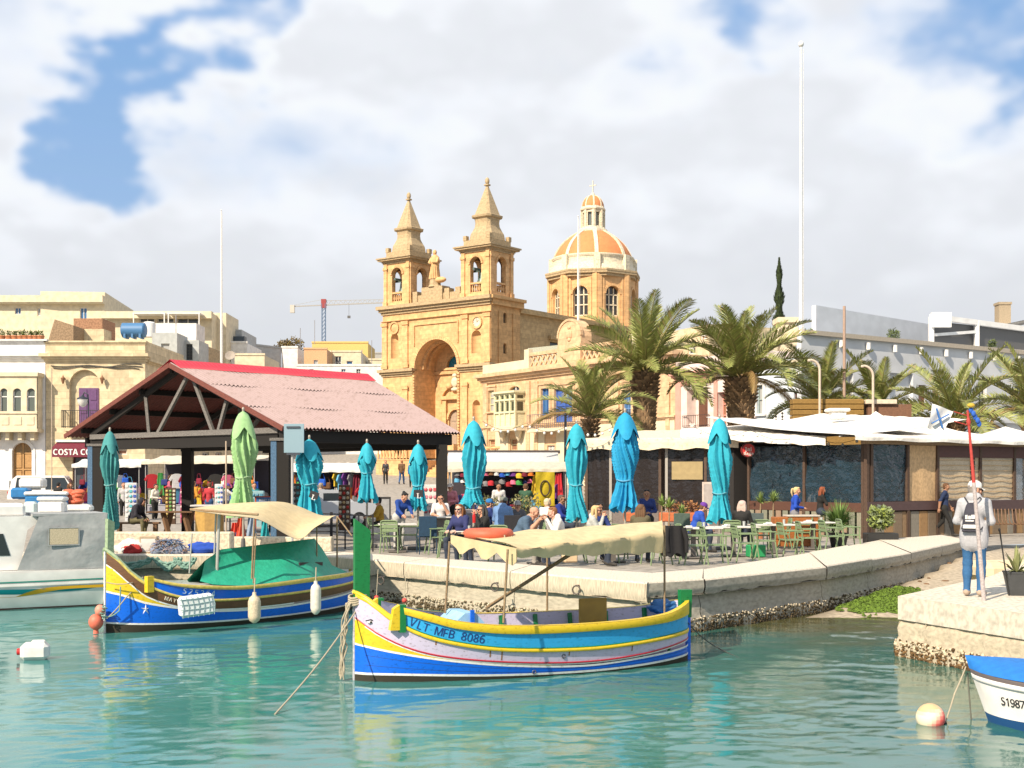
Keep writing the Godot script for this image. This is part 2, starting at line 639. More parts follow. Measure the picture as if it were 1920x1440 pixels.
func build_water() -> void:
	var n1:=FastNoiseLite.new()
	n1.seed=3
	n1.frequency=1.0
	n1.noise_type=FastNoiseLite.TYPE_SIMPLEX_SMOOTH
	n1.fractal_octaves=2
	var n2:=FastNoiseLite.new()
	n2.seed=8
	n2.frequency=1.0
	n2.fractal_octaves=3
	var nx:=430
	var ds:=PackedFloat32Array()
	var d:=9.0
	while d<50.0:
		ds.append(d)
		d+=maxf(.055,d*.0052)
	var nd:=ds.size()
	var v:=PackedVector3Array()
	var nn:=PackedVector3Array()
	var c:=PackedColorArray()
	var ix:=PackedInt32Array()
	v.resize(nx*nd)
	nn.resize(nx*nd)
	c.resize(nx*nd)
	for j in nd:
		var dd:=ds[j]
		for i in nx:
			var x:=-21.5+43.0*i/(nx-1)
			var gust:=.55+.75*smoothstep(-.35,.45,n2.get_noise_2d(x*.16+40,dd*.22))
			var y:=gust*(.0095*n1.get_noise_2d(x*.9+dd*.25,dd*1.7)+.0055*n1.get_noise_2d(x*2.6-dd*.8+9,dd*4.6)+.0022*n1.get_noise_2d(x*5.5+dd,dd*8.5+30))
			v[j*nx+i]=Vector3(x,y,-dd)
			var shoal:=clampf(1.0-Vector2((x-6.0)/4.2,(dd-24.5)/5.5).length(),.0,1.0)
			shoal=smoothstep(.0,.75,shoal+.25*n2.get_noise_2d(x*.5,dd*.5))
			var m:=.5+.5*n2.get_noise_2d(x*.12,dd*.2+90)
			var body:=Color(.030,.165,.16).lerp(Color(.055,.235,.22),m)
			body=body.lerp(Color(.028,.105,.085),smoothstep(-1.0,5.0,x)*.85)
			c[j*nx+i]=body.lerp(Color(.085,.085,.035),shoal)
	for j in nd:
		for i in nx:
			var a:=v[j*nx+mini(i+1,nx-1)]-v[j*nx+maxi(i-1,0)]
			var b:=v[mini(j+1,nd-1)*nx+i]-v[maxi(j-1,0)*nx+i]
			nn[j*nx+i]=a.cross(b).normalized()
	for j in nd-1:
		for i in nx-1:
			var p:=j*nx+i
			ix.append_array(PackedInt32Array([p,p+nx+1,p+1,p,p+nx,p+nx+1]))
	var arr:=[]
	arr.resize(Mesh.ARRAY_MAX)
	arr[Mesh.ARRAY_VERTEX]=v
	arr[Mesh.ARRAY_NORMAL]=nn
	arr[Mesh.ARRAY_COLOR]=c
	arr[Mesh.ARRAY_INDEX]=ix
	var m:=ArrayMesh.new()
	m.add_surface_from_arrays(Mesh.PRIMITIVE_TRIANGLES,arr)
	var wm:=mat("sea water",Color.WHITE,.045,"",Vector3(.8,1.0,1.7),"ripple")
	wm.normal_scale=.10
	struct("water",m,wm)
	var g:=Geo.new()
	g.col=Color(.035,.18,.17)
	for q in [[-1500,-21.5,-60,300],[21.5,1500,-60,300],[-21.5,21.5,-9,300]]:
		g.quad(Vector3(q[0],-.01,q[3]),Vector3(q[1],-.01,q[3]),Vector3(q[1],-.01,q[2]),Vector3(q[0],-.01,q[2]))
	struct("open_water",g,wm)
func build_quay() -> void:
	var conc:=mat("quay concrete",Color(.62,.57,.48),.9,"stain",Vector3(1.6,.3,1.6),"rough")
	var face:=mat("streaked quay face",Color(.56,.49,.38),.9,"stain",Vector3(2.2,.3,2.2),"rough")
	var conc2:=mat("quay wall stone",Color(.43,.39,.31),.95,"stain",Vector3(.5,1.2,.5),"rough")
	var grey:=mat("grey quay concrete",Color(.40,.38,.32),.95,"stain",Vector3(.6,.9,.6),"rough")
	var o:=thing("quay_wall","pale concrete quay wall with worn coping along the water's edge","quay wall",Vector3(2.27,0,-21.3))
	var inner:=[Vector2(-60,32),Vector2(-20,30.2),Vector2(-9.3,29.7),Vector2(-4.0,29.7),Vector2(2.6,23.2),Vector2(3.7,24.2),Vector2(7.0,29.5),Vector2(10.4,35.5),Vector2(13.2,38.5)]
	rng.seed=4
	for i in 8:
		var a:Vector2=quay_line[i]
		var b:Vector2=quay_line[i+1]
		var n:=maxi(1,int((b-a).length()/2.6))
		var right:=i>=4
		for s in n:
			var q:=[]
			for e in [[a.lerp(b,float(s)/n),0],[a.lerp(b,float(s+1)/n),0],[inner[i].lerp(inner[i+1],float(s+1)/n),1],[inner[i].lerp(inner[i+1],float(s)/n),1]]:
				q.append(Vector3(e[0].x-2.27,0,-e[0].y+21.3))
			var gap:Vector3=(q[1]-q[0]).normalized()*.008
			q[0]+=gap; q[3]+=gap; q[1]-=gap; q[2]-=gap
			if i==3 and s==n-1:
				q[1]+=gap*16.0
			if i==4 and s==0:
				q[0]-=gap*14.0
			var out_:Vector3=(q[1]-q[0]).cross(Vector3.UP).normalized()*.10
			var top:=COP+rng.randf_range(-.012,.012)
			var bot:=.60 if not right else .66
			var g:=Geo.new()
			var r:=.05
			var f0:Vector3=q[0]+out_
			var f1:Vector3=q[1]+out_
			var U:=Vector3.UP
			var rows:=[]
			var cols:=14
			for e in [[bot,-.02,.3],[bot+.08,.012,1.0],[top-.14,.015,1.0],[top-.03,.008,.6],[top-.006,-.008,.4],[top,-.03,.2]]:
				var ln:=PackedVector3Array()
				for k in cols+1:
					var p:Vector3=f0.lerp(f1,float(k)/cols)+out_.normalized()*(e[1]+rng.randf_range(-.007,.007)*e[2])+U*(e[0]+(rng.randf_range(-.03,.03) if e[0]==bot else .0))
					ln.append(p)
				rows.append(ln)
			g.patch(rows.slice(0,4))
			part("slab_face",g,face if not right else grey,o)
			g=Geo.new()
			g.patch(rows.slice(3))
			var back:=PackedVector3Array()
			for k in cols+1:
				back.append(q[3].lerp(q[2],float(k)/cols)+U*top)
			g.patch([rows[5],back])
			g.quad(q[2]+U*bot,q[3]+U*bot,q[3]+U*top,q[2]+U*top)
			g.quad(q[3]+U*bot,f0+U*bot,f0+U*(top-.05),q[3]+U*top)
			g.quad(f1+U*bot,q[2]+U*bot,q[2]+U*top,f1+U*(top-.05))
			g.quad(f1+U*bot,f0+U*bot,q[3]+U*bot,q[2]+U*bot)
			part("coping_slab",g,conc,o)
			g=Geo.new()
			rows=[]
			for e in [[-.5,.02],[.0,.05],[.12,.05],[.26,.03],[.34,.0],[.46,.01],[.56,-.02],[bot+.02,-.05]]:
				var ln:=PackedVector3Array()
				for k in cols+1:
					ln.append(q[0].lerp(q[1],float(k)/cols)+out_.normalized()*(e[1]+rng.randf_range(-.02,.02)*(.0 if k==0 or k==cols else 1.0))+U*e[0])
				rows.append(ln)
			g.patch(rows)
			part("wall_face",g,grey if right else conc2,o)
			g=Geo.new()
			var len_:float=(q[1]-q[0]).length()
			if q[0].x>14.0 or q[0].x<-16.0:
				continue
			for k in int(len_*170):
				var t:=rng.randf()
				var y:=.26*pow(rng.randf(),1.4)
				var p:Vector3=q[0].lerp(q[1],t)+out_.normalized()*.06+U*y
				var sh:=rng.randf()
				g.col=Color(.09,.065,.035) if y<.13 or sh<.4 else Color(.5,.44,.33)*(.5+.6*sh)
				var rr:=rng.randf_range(.012,.032)
				g.ball(p,Vector3(rr,rr*rng.randf_range(.5,1.2),rr*.7),3,4)
			var br:=part("barnacles",g,mat("shells",Color.WHITE,.9),o)
			br.set_meta("kind","stuff")
	for q in [[715,1088],[928,1100],[1080,1105],[1192,1120]]:
		var k:float=lerpf(.0107,.0091,(q[0]-700.0)/510.0)
		var p:Vector3=P(q[0],q[1],k)
		var g:=Geo.new()
		var pts:=[]
		for i in 13:
			pts.append(Vector3(cos(TAU*i/12)*.075,sin(TAU*i/12)*.075,0))
		g.tube(pts,.014,6,false)
		g.tube([Vector3(0,.07,-.12),Vector3(0,.075,.02)],.018,6)
		solo("mooring_ring",{715:"iron mooring ring nearest the green stem post, on the quay face",928:"iron mooring ring behind the slanting boom of the blue boat",1080:"iron mooring ring with rope end hanging on the quay wall",1192:"iron mooring ring beside the tan board at the boat's stern"}[q[0]],"mooring ring",g,steel(Color(.10,.08,.07)),p+Vector3(0,0,.12),-.5,"mooring rings on the quay")
	o=thing("jetty","pale concrete jetty with shells at its waterline under the man","jetty",Vector3(5.85,0,-19.0))
	var pl:=[Vector2(5.85,19.0),Vector2(6.78,16.6),Vector2(8.6,12.2),Vector2(20,10),Vector2(20,33),Vector2(12.4,29.5),Vector2(8.76,22.9)]
	var g:=Geo.new()
	var up:=PackedVector2Array()
	for p in pl:
		up.append(Vector2(p.x-5.85,p.y-19.0))
	var old:=g.tf
	g.tf = Transform3D(Basis(Vector3.RIGHT,Vector3.FORWARD,Vector3.UP),Vector3.ZERO)
	g.prism(up,.55,.90)
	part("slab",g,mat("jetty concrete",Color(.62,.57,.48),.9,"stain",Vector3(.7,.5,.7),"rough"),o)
	g=Geo.new()
	var g2:=Geo.new()
	for i in [0,1,6]:
		var a:=Vector3(pl[i].x-5.85,0,-pl[i].y+19.0)
		var b:=Vector3(pl[(i+1)%7].x-5.85,0,-pl[(i+1)%7].y+19.0)
		var nrm:=(b-a).cross(Vector3.UP).normalized()
		if i<0:
			nrm=-nrm
		var rows:=[]
		var cols:=26
		for e in [[-.5,.03],[.06,.05],[.2,.04],[.3,-.01],[.42,.01],[.5,-.02],[.56,-.05]]:
			var ln:=PackedVector3Array()
			for k in cols+1:
				ln.append(a.lerp(b,float(k)/cols)+nrm*(e[1]+rng.randf_range(-.02,.02)*(.0 if k==0 or k==cols else 1.0))+Vector3.UP*e[0])
			rows.append(ln)
		g.patch(rows)
		for k in int((b-a).length()*260):
			var y:=.25*pow(rng.randf(),1.2)
			var sh:=rng.randf()
			g2.col=Color(.13,.075,.03)*(.5+sh) if y<.1 or sh<.35 else Color(.55,.46,.33)*(.45+.7*sh)
			var rr:=rng.randf_range(.012,.034)
			g2.ball(a.lerp(b,rng.randf())+nrm*.045+Vector3.UP*y,Vector3(rr,rr*rng.randf_range(.5,1.2),rr),3,4)
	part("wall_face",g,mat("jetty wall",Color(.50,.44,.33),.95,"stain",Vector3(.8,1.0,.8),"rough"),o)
	var br:=part("barnacles",g2,mat("shells",Color.WHITE,.9),o)
	br.set_meta("kind","stuff")
func bld(called:String,label:String,a:Vector3,b:Vector3,top:float,deep:float,wm:Material,holes:=[],t:=.28,along:=false) -> Node3D:
	var o:=facade(called,label,"building",a,b)
	var w:=Vector2(b.x-a.x,b.z-a.z).length()
	var h:=top-a.y
	var hs:=[]
	for q in holes:
		hs.append([rc(o,q[0],q[1],q[2],q[3]),q[4]])
	var g:=Geo.new()
	g.wall(Rect2(0,0,w,h),hs,t)
	var bk:=Vector3(0,0,-deep)
	if along:
		bk=o.basis.inverse()*(Vector3(a.x,0,a.z).normalized()+Vector3(.08,0,0)).normalized()*deep
	g.box2(Vector3(.02,0,-t-.001),Vector3(w-.02,h,-t-.05))
	var U:=Vector3.UP*h
	var f0:=Vector3(0,0,-t)
	var f1:=Vector3(w,0,-t)
	g.quad(f0+bk,f0,f0+U,f0+bk+U)
	g.quad(f1,f1+bk,f1+bk+U,f1+U)
	g.quad(f1+bk,f0+bk,f0+bk+U,f1+bk+U)
	g.quad(f0+U,f1+U,f1+bk+U,f0+bk+U)
	g.quad(Vector3(0,0,-t),Vector3(0,0,0),Vector3(0,h,0),Vector3(0,h,-t))
	g.quad(Vector3(w,0,0),Vector3(w,0,-t),Vector3(w,h,-t),Vector3(w,h,0))
	g.quad(Vector3(0,h,0),Vector3(w,h,0),Vector3(w,h,-t),Vector3(0,h,-t))
	part("wall",g,wm,o)
	for i in holes.size():
		var q:Array=holes[i]
		opening(o,hs[i][0],q[4],q[5],q[6] if q.size()>6 else Color(.7,.7,.68),q[7] if q.size()>7 else 2,q[8] if q.size()>8 else 2,t)
	return o
func opening(o:Node3D,r:Rect2,arched:bool,kind:String,fc:Color,nx:int,ny:int,t:=.28) -> void:
	if kind=="none":
		return
	var g:=Geo.new()
	var z:=-t*.65
	var fw:=minf(.09,r.size.x*.09)
	var a:=r.position
	var b:=r.end
	var tops:=b.y-(r.size.x*.5 if arched else .0)
	for i in nx+1:
		var x:=lerpf(a.x+fw*.5,b.x-fw*.5,float(i)/nx)
		var yt:=b.y if not arched else tops+sqrt(maxf(.0,pow(r.size.x*.5,2)-pow(x-(a.x+b.x)*.5,2)))
		g.box2(Vector3(x-fw*.5,a.y,z),Vector3(x+fw*.5,yt,z+.06))
	for j in ny+1:
		var y:=lerpf(a.y+fw*.5,tops-fw*.5,float(j)/ny)
		g.box2(Vector3(a.x,y-fw*.5,z+.002),Vector3(b.x,y+fw*.5,z+.056))
	if kind=="door":
		for i in nx:
			for j in ny:
				var x0:=lerpf(a.x,b.x,float(i)/nx)+fw*1.1
				var x1:=lerpf(a.x,b.x,float(i+1)/nx)-fw*1.1
				var y0:=lerpf(a.y,tops,float(j)/ny)+fw*1.1
				var y1:=lerpf(a.y,tops,float(j+1)/ny)-fw*1.1
				if x1>x0 and y1>y0:
					g.rbox(Vector3((x0+x1)*.5,(y0+y1)*.5,z+.01),Vector3(x1-x0,y1-y0,.05),.02)
	var p:=part("door" if kind=="door" else "window",g,paint(fc,.55),o)
	g=Geo.new()
	var pc:=Color(.05,.06,.07)
	if kind=="door":
		pc=fc*.85
	elif kind=="blue":
		pc=Color(.05,.14,.30)
	elif kind=="curtain":
		pc=Color(.35,.36,.36)
	elif kind=="warm":
		pc=Color(.30,.15,.09)
	g.quad(Vector3(a.x,a.y,z-.01),Vector3(b.x,a.y,z-.01),Vector3(b.x,tops,z-.01),Vector3(a.x,tops,z-.01))
	if arched:
		var cx:=(a.x+b.x)*.5
		var rad:=r.size.x*.5
		for i in 12:
			g.tri(Vector3(cx,tops,z-.01),Vector3(cx+cos(PI*i/12)*rad,tops+sin(PI*i/12)*rad,z-.01),Vector3(cx+cos(PI*(i+1)/12)*rad,tops+sin(PI*(i+1)/12)*rad,z-.01))
	part("panel" if kind=="door" else "pane",g,paint(pc,.5) if kind=="door" else glass(pc),p)
func surround(o:Node3D,r:Rect2,w:float,m:Material,arched:=false,sill:=true,proud:=.06) -> void:
	var g:=Geo.new()
	var a:=r.position
	var b:=r.end
	var top:=b.y-(r.size.x*.5 if arched else .0)
	g.box2(Vector3(a.x-w,a.y,.002),Vector3(a.x,top,proud))
	g.box2(Vector3(b.x,a.y,.002),Vector3(b.x+w,top,proud))
	if arched:
		var cx:=(a.x+b.x)*.5
		var rad:=r.size.x*.5
		for i in 14:
			var q:=PackedVector2Array()
			for e in [[i,rad],[i+1,rad],[i+1,rad+w],[i,rad+w]]:
				q.append(Vector2(cx+cos(PI*e[0]/14.0)*e[1],top+sin(PI*e[0]/14.0)*e[1]))
			g.prism(q,.002,proud+(.03 if i==6 or i==7 else .0))
	else:
		g.box2(Vector3(a.x-w,b.y,.002),Vector3(b.x+w,b.y+w,proud))
		g.box2(Vector3(a.x-w*1.3,b.y+w,.002),Vector3(b.x+w*1.3,b.y+w*1.5,proud+.07))
	if sill:
		g.box2(Vector3(a.x-w*1.2,a.y-.12,.002),Vector3(b.x+w*1.2,a.y-.002,proud+.1))
	part("window_surround",g,m,o)
func cornice(o:Node3D,x0:float,x1:float,y:float,h:float,out_:float,m:Material,called:="cornice") -> void:
	var g:=Geo.new()
	var pr:=[[.0,.25],[.25,.35],[.3,.6],[.55,.7],[.6,1.0],[.85,1.0],[1.0,.9]]
	var prev:Array=[]
	for q in pr:
		if prev.size():
			g.box2(Vector3(x0-prev[1]*out_*.7,y+prev[0]*h,-.3),Vector3(x1+prev[1]*out_*.7,y+q[0]*h,prev[1]*out_))
		prev=q
	part(called,g,m,o)
func railing(a:Vector3,b:Vector3,h:float,n:int,r:=.015,g:Geo=null) -> Geo:
	if g==null:
		g=Geo.new()
	for i in n+1:
		var p:=a.lerp(b,float(i)/n)
		g.tube([p,p+Vector3.UP*h],r,4)
	g.bar(a+Vector3.UP*h,b+Vector3.UP*h,.05,.04)
	g.bar(a+Vector3.UP*.08,b+Vector3.UP*.08,.03,.03)
	return g
func balustrade(a:Vector3,b:Vector3,h:float,n:int) -> Geo:
	var g:=Geo.new()
	for i in n:
		var p:=a.lerp(b,(i+.5)/n)
		g.lathe([Vector2(.09,.05),Vector2(.05,.12*h),Vector2(.12,.4*h),Vector2(.05,.7*h),Vector2(.09,.85*h)],6,false,.0,p)
	g.bar(a+Vector3.UP*h*.92,b+Vector3.UP*h*.92,.28,h*.16)
	g.bar(a+Vector3.UP*.03,b+Vector3.UP*.03,.28,.1)
	return g
func build_town() -> void:
	var cream:=mat("cream limestone",Color(.66,.56,.38),.9,"ashlar",Vector3.ONE*.19)
	var pale:=mat("pale limestone",Color(.68,.60,.44),.9,"mottle",Vector3.ONE*.2,"rough")
	var white:=mat("white render",Color(.76,.76,.75),.9,"mottle",Vector3.ONE*.2,"rough")
	var tan:=mat("tan stone",Color(.46,.36,.22),.9,"stain",Vector3.ONE*.25,"rough")
	var greyw:=mat("grey render",Color(.42,.45,.46),.9,"mottle",Vector3.ONE*.3)
	var brown:=mat("brown rubble",Color(.30,.21,.13),.95,"stain",Vector3.ONE*.5,"rough")
	var o:=bld("corner_house","cream stone corner house with arched niche and purple balcony door",L(86,.034,1.6),L(272,.034,1.6),11.4,9.0,cream,
		[[130,693,187,803,true,"none"],[136,856,176,915,false,"dark",Color(.10,.03,.04),2,1],[200,842,238,853,false,"warm",Color(.7,.68,.62),2,1],[205,862,240,915,false,"dark",Color(.2,.05,.06),3,1]],.35)
	var r:=rc(o,145,727,182,803)
	var g:=Geo.new()
	g.box2(Vector3(r.position.x,r.position.y,-.349),Vector3(r.end.x,r.end.y,-.29))
	for i in 2:
		for j in 3:
			var x0:float=lerpf(r.position.x,r.end.x,i/2.0)+.10
			g.rbox(Vector3(x0+r.size.x*.25-.1,lerpf(r.position.y,r.end.y,(j+.5)/3.0),-.28),Vector3(r.size.x*.5-.2,r.size.y/3.0-.15,.05),.02)
	part("door",g,paint(Color(.12,.05,.16)),o)
	r=rc(o,123,770,190,803)
	g=Geo.new()
	g.box2(Vector3(r.position.x,r.position.y-.2,.002),Vector3(r.end.x,r.position.y,.8))
	part("balcony_slab",g,cream,o)
	g=railing(Vector3(r.position.x,r.position.y,.75),Vector3(r.end.x,r.position.y,.75),1.1,16)
	railing(Vector3(r.position.x,r.position.y,0),Vector3(r.position.x,r.position.y,.75),1.1,5,.015,g)
	part("balcony_railing",g,steel(Color(.04,.04,.04)),o)
	var wd:=L(272,.034,1.6).x-L(86,.034,1.6).x
	cornice(o,0,wd,uv(o,100,678).y,.5,.45,cream)
	cornice(o,0,wd,9.55,.25,.15,cream,"coping")
	for x in [121,194]:
		var q:=uv(o,x,710)
		g=Geo.new()
		g.box2(Vector3(q.x-.03,q.y,.002),Vector3(q.x+.03,q.y+.06,.25))
		g.lathe([Vector2(.05,-.35),Vector2(.13,-.05),Vector2(.15,.0),Vector2(.05,.12),Vector2(.01,.25)],6,true,0,Vector3(q.x,q.y,.28))
		part("wall_lantern",g,steel(Color(.22,.11,.06)),o)
	g=Geo.new()
	for c in [[96,686,268,688,.12],[100,690,266,683,.2],[150,687,262,692,.1]]:
		var pts:=[]
		for i in 13:
			var q:=uv(o,lerpf(c[0],c[2],i/12.0),lerpf(c[1],c[3],i/12.0))
			pts.append(Vector3(q.x,q.y-c[4]*sin(PI*i/3.0)*.4,.06))
		g.tube(pts,.03,4)
	part("cable",g,steel(Color(.05,.05,.05)),o)
	r=rc(o,107,829,214,853)
	g=Geo.new()
	g.prism(PackedVector2Array([Vector2(0,0),Vector2(.9,-.15),Vector2(.9,.45),Vector2(0,r.size.y)]),0,r.size.x)
	var fs:=part("shop_awning",g,mat("maroon awning",Color(.16,.018,.04),.8,"mottle"),o)
	fs.transform=Transform3D(Basis(Vector3(0,0,1),Vector3.UP,Vector3(-1,0,0)),Vector3(r.end.x,r.position.y,.002))
	g=Geo.new()
	g.box2(Vector3(r.position.x,r.end.y,.003),Vector3(r.end.x,r.end.y+.15,.25))
	part("awning_case",g,white,o)
	words("COSTA COFFEE",.37,.02,paint(Color(.8,.78,.75)),o,Transform3D(Basis(),Vector3(r.position.x+1.85,r.position.y+.16,.915)),"Droid Sans",800)
	o=bld("side_house","stone side wing with stained parapet running back from corner house",L(273,.03425,1.6),L(452,.047,1.6),11.2,6.0,cream,[[300,842,320,870,false,"warm",Color(.2,.04,.05),1,2],[330,842,352,866,false,"dark"],[380,848,392,866,false,"dark"],[404,848,416,866,false,"warm"]])
	cornice(o,0,19,8.3,.4,.4,cream)
	o=bld("white_house","white fronted house with stone bay of three arched windows",L(-150,.034,1.6),L(85,.034,1.6),11.4,9.0,white,
		[[23,830,60,912,true,"door",Color(.42,.24,.09),2,2],[-60,740,-30,780,true,"dark"]],.35)
	wd=(85+150)*.034
	cornice(o,0,wd,uv(o,40,677).y,.5,.4,white)
	cornice(o,0,wd,uv(o,40,641).y-.1,.25,.25,white,"coping")
	surround(o,rc(o,23,830,60,912),.22,white,true,false)
	g=Geo.new()
	r=rc(o,23,830,60,848)
	for i in 9:
		var a:=PI*i/8
		g.bar(Vector3(r.get_center().x,r.position.y,-.2),Vector3(r.get_center().x+cos(a)*.6,r.position.y+sin(a)*.6,-.2),.03,.05)
	part("fanlight_bars",g,paint(Color(.3,.2,.1)),o)
	r=rc(o,-60,708,80,805)
	g=Geo.new()
	var zb:=1.0
	var hh:=[]
	for q in [[-45,728,-30,773],[-20,728,-5,773],[0,728,14,773],[24,728,40,773],[50,728,66,773]]:
		hh.append([rc(o,q[0],q[1],q[2],q[3],zb),true])
	g.tf=Transform3D(Basis(),Vector3(0,0,zb))
	g.wall(Rect2(r.position.x,r.position.y,r.size.x,r.size.y),hh,.2)
	g.tf=Transform3D()
	g.box2(Vector3(r.position.x,r.position.y,.002),Vector3(r.end.x,r.end.y,zb-.2))
	g.box2(Vector3(r.position.x-.1,r.end.y,.002),Vector3(r.end.x+.1,r.end.y+.25,zb+.12))
	g.box2(Vector3(r.position.x-.08,r.position.y-.2,.002),Vector3(r.end.x+.08,r.position.y,zb+.1))
	g.box2(Vector3(r.position.x-.05,r.position.y+.95,zb),Vector3(r.end.x+.05,r.position.y+1.1,zb+.08))
	for i in 6:
		var x:=r.position.x+r.size.x*(i+.5)/6
		g.rbox(Vector3(x,r.position.y+.5,zb+.01),Vector3(.5,.55,.06),.025)
		g.box2(Vector3(x-.12,r.position.y-.7,.002),Vector3(x+.12,r.position.y-.2,.7))
	var bay:=part("closed_balcony",g,pale,o)
	for q in hh:
		g=Geo.new()
		var a:Vector2=q[0].position
		var b:Vector2=q[0].end
		g.quad(Vector3(a.x,a.y,zb-.15),Vector3(b.x,a.y,zb-.15),Vector3(b.x,b.y,zb-.15),Vector3(a.x,b.y,zb-.15))
		part("pane",g,glass(Color(.10,.12,.11)),bay)
		g=Geo.new()
		g.box2(Vector3(a.x,(a.y+b.y)*.5+.2,zb-.13),Vector3(b.x,(a.y+b.y)*.5+.26,zb-.1))
		g.box2(Vector3(a.x,a.y,zb-.13),Vector3(a.x+.06,b.y-.2,zb-.1))
		g.box2(Vector3(b.x-.06,a.y,zb-.13),Vector3(b.x,b.y-.2,zb-.1))
		part("sash",g,white,bay)
	rng.seed=12
	var i0:=0
	for x in [2,16,27,38,47,57,66,75]:
		var p:=P(x,641,.0345)+Vector3(0,-.05,-.1)
		var t:=thing("flower_pot",["terracotta pot at the left end of the white parapet","tallest round bush in pot on white parapet","pot with small reddish plant on white parapet","grey pot with sparse plant on white parapet","wide terracotta trough on white parapet","pot with low yellow plant on white parapet","trough with small green plant on white parapet","pot beside the stone corner on white parapet"][i0],"plant pot",p,0,"plant pots on the white parapet")
		g=Geo.new()
		g.lathe([Vector2(.17,0),Vector2(.24,.4),Vector2(.26,.4),Vector2(.26,.46),Vector2(.2,.46)],10)
		part("pot",g,mat("terracotta",Color(.42,.16,.07),.85,"mottle"),t)
		part("foliage",bush(.24+.12*rng.randf(),90,.12,Color(.10,.13,.035),i0),mat("leaf",Color.WHITE,.7),t).position=Vector3(0,.62,0)
		i0+=1
	o=bld("apartment_block","long cream flats with overhanging roof at the top left",L(-200,.062,10),L(196,.062,10),23.7,9,pale,
		[[28,577,39,589,false,"blue",Color(.7,.7,.7),2,1],[70,578,92,592,false,"curtain",Color(.75,.75,.75),2,1],[105,577,117,588,false,"blue",Color(.75,.75,.75),2,1],[150,577,163,598,false,"blue",Color(.75,.75,.75),2,1]])
	g=Geo.new()
	g.box2(Vector3(-1,22.95-10,.003),Vector3(24.6,23.75-10,.9))
	g.box2(Vector3(-1,22.8-10,.003),Vector3(24.6,22.949-10,.7))
	part("roof_edge",g,pale,o)
	o=bld("side_block","pale rendered wing stepping down beside the long cream flats",L(196.5,.0622,10),L(250,.069,10),24.3,7,pale)
	o=bld("apartment_block","cream flats with white roof terrace awning behind the water tank",L(200,.058,10),L(397,.058,10),20.6,9,pale,
		[[262,596,290,612,false,"dark"],[295,596,326,612,false,"dark"],[332,596,372,618,false,"dark"]])
	g=Geo.new()
	g.box2(Vector3(-.3,19.9-10,.003),Vector3(11.6,20.65-10,.9))
	part("roof_edge",g,pale,o)
	for x in [262,326]:
		r=rc(o,x,592,x+60,604)
		g=Geo.new()
		g.prism(PackedVector2Array([Vector2(r.position.x,r.end.y),Vector2(r.end.x,r.end.y),Vector2(r.end.x,r.end.y-.12),Vector2(r.position.x,r.end.y-.12)]),.9,2.6)
		for s in [r.position.x+.1,r.end.x-.1]:
			g.box2(Vector3(s-.05,r.end.y-2.6,2.5),Vector3(s+.05,r.end.y-.12,2.6))
		part("terrace_awning",g,white,o)
	bld("stair_block","plain cream stair block at right end of terrace flats",L(397.5,.059,10),L(424,.059,10),20.9,6,pale)
	o=bld("grey_block","grey rounded flats with dark balcony beside the left flagpole",L(420,.061,8),L(453,.061,8),19.6,8,greyw,[[380,635,408,642,false,"dark"]])
	g=Geo.new()
	g.box2(Vector3(.3,9.6,.003),Vector3(2.6,10.7,1.2))
	part("balcony",g,steel(Color(.06,.08,.1)),o)
	o=facade("roof_shed","brown rubble stone wall wedge on roof of corner house","roof shed",P(90,640,.040),P(137,640,.040))
	g=Geo.new()
	g.prism(PackedVector2Array([Vector2(0,0),Vector2(1.9,0),Vector2(1.9,1.2),Vector2(.5,1.65)]),-3,0)
	part("wall",g,brown,o)
	bld("roof_room","reddish stone roof room behind the corner house parapet",P(138,640,.043),P(192,640,.043),P(0,597,.043).y,3,mat("red stone",Color(.36,.2,.12),.95,"stain",Vector3.ONE*.4,"rough"))
	bld("roof_wall","low cream stone roof wall in front of reddish roof room",P(141,640,.041),P(195,640,.041),P(0,617,.041).y,1.5,cream)
	bld("terrace_wall","white terrace wall behind the blue water tank",P(290,640,.05),P(368,640,.05),P(0,606,.05).y,3,white)
	bld("roof_room","light grey metal clad roof room right of water tank",P(285,668,.043),P(332,668,.043),P(0,624,.043).y,3,greyw,[[302,644,318,666,false,"curtain",Color(.5,.5,.5),1,1]])
	bld("roof_block","grey plastered roof block with barred window above the shed ridge",P(333,680,.044),P(373,680,.044),P(0,638,.044).y,3,greyw,[[349,645,361,675,false,"dark",Color(.05,.05,.05),2,5]])
	bld("tan_house","tan stone block with sloping roof left of flagpole foot",L(373.5,.05,6),L(421,.054,6),15.3,6,tan)
	var t:=thing("water_tank","blue ribbed plastic water tank lying on the roof","water tank",P(251,635,.042))
	g=Geo.new()
	var prof:=[]
	for i in 23:
		prof.append(Vector2(.56+(.03 if i%2 else .0)-(.15 if i==0 or i==22 else .0),-.95+1.9*i/22))
	g.tf=Transform3D(Basis(Vector3.BACK,PI/2),Vector3(0,.66,0))
	g.lathe(prof,18)
	part("tank",g,mat("blue plastic",Color(.05,.16,.34),.5),t)
	g=Geo.new()
	for x in [-.6,.0,.6]:
		g.box2(Vector3(x-.08,0,-.5),Vector3(x+.08,.35,.5))
	part("cradle",g,mat("blue plastic",Color(.05,.16,.34),.5),t)
	t=thing("water_tank","white water tank standing behind the blue one","water tank",P(280,632,.0445))
	g=Geo.new()
	g.lathe([Vector2(.5,0),Vector2(.52,1.1),Vector2(.4,1.25),Vector2(.1,1.3)],16)
	part("tank",g,white,t)
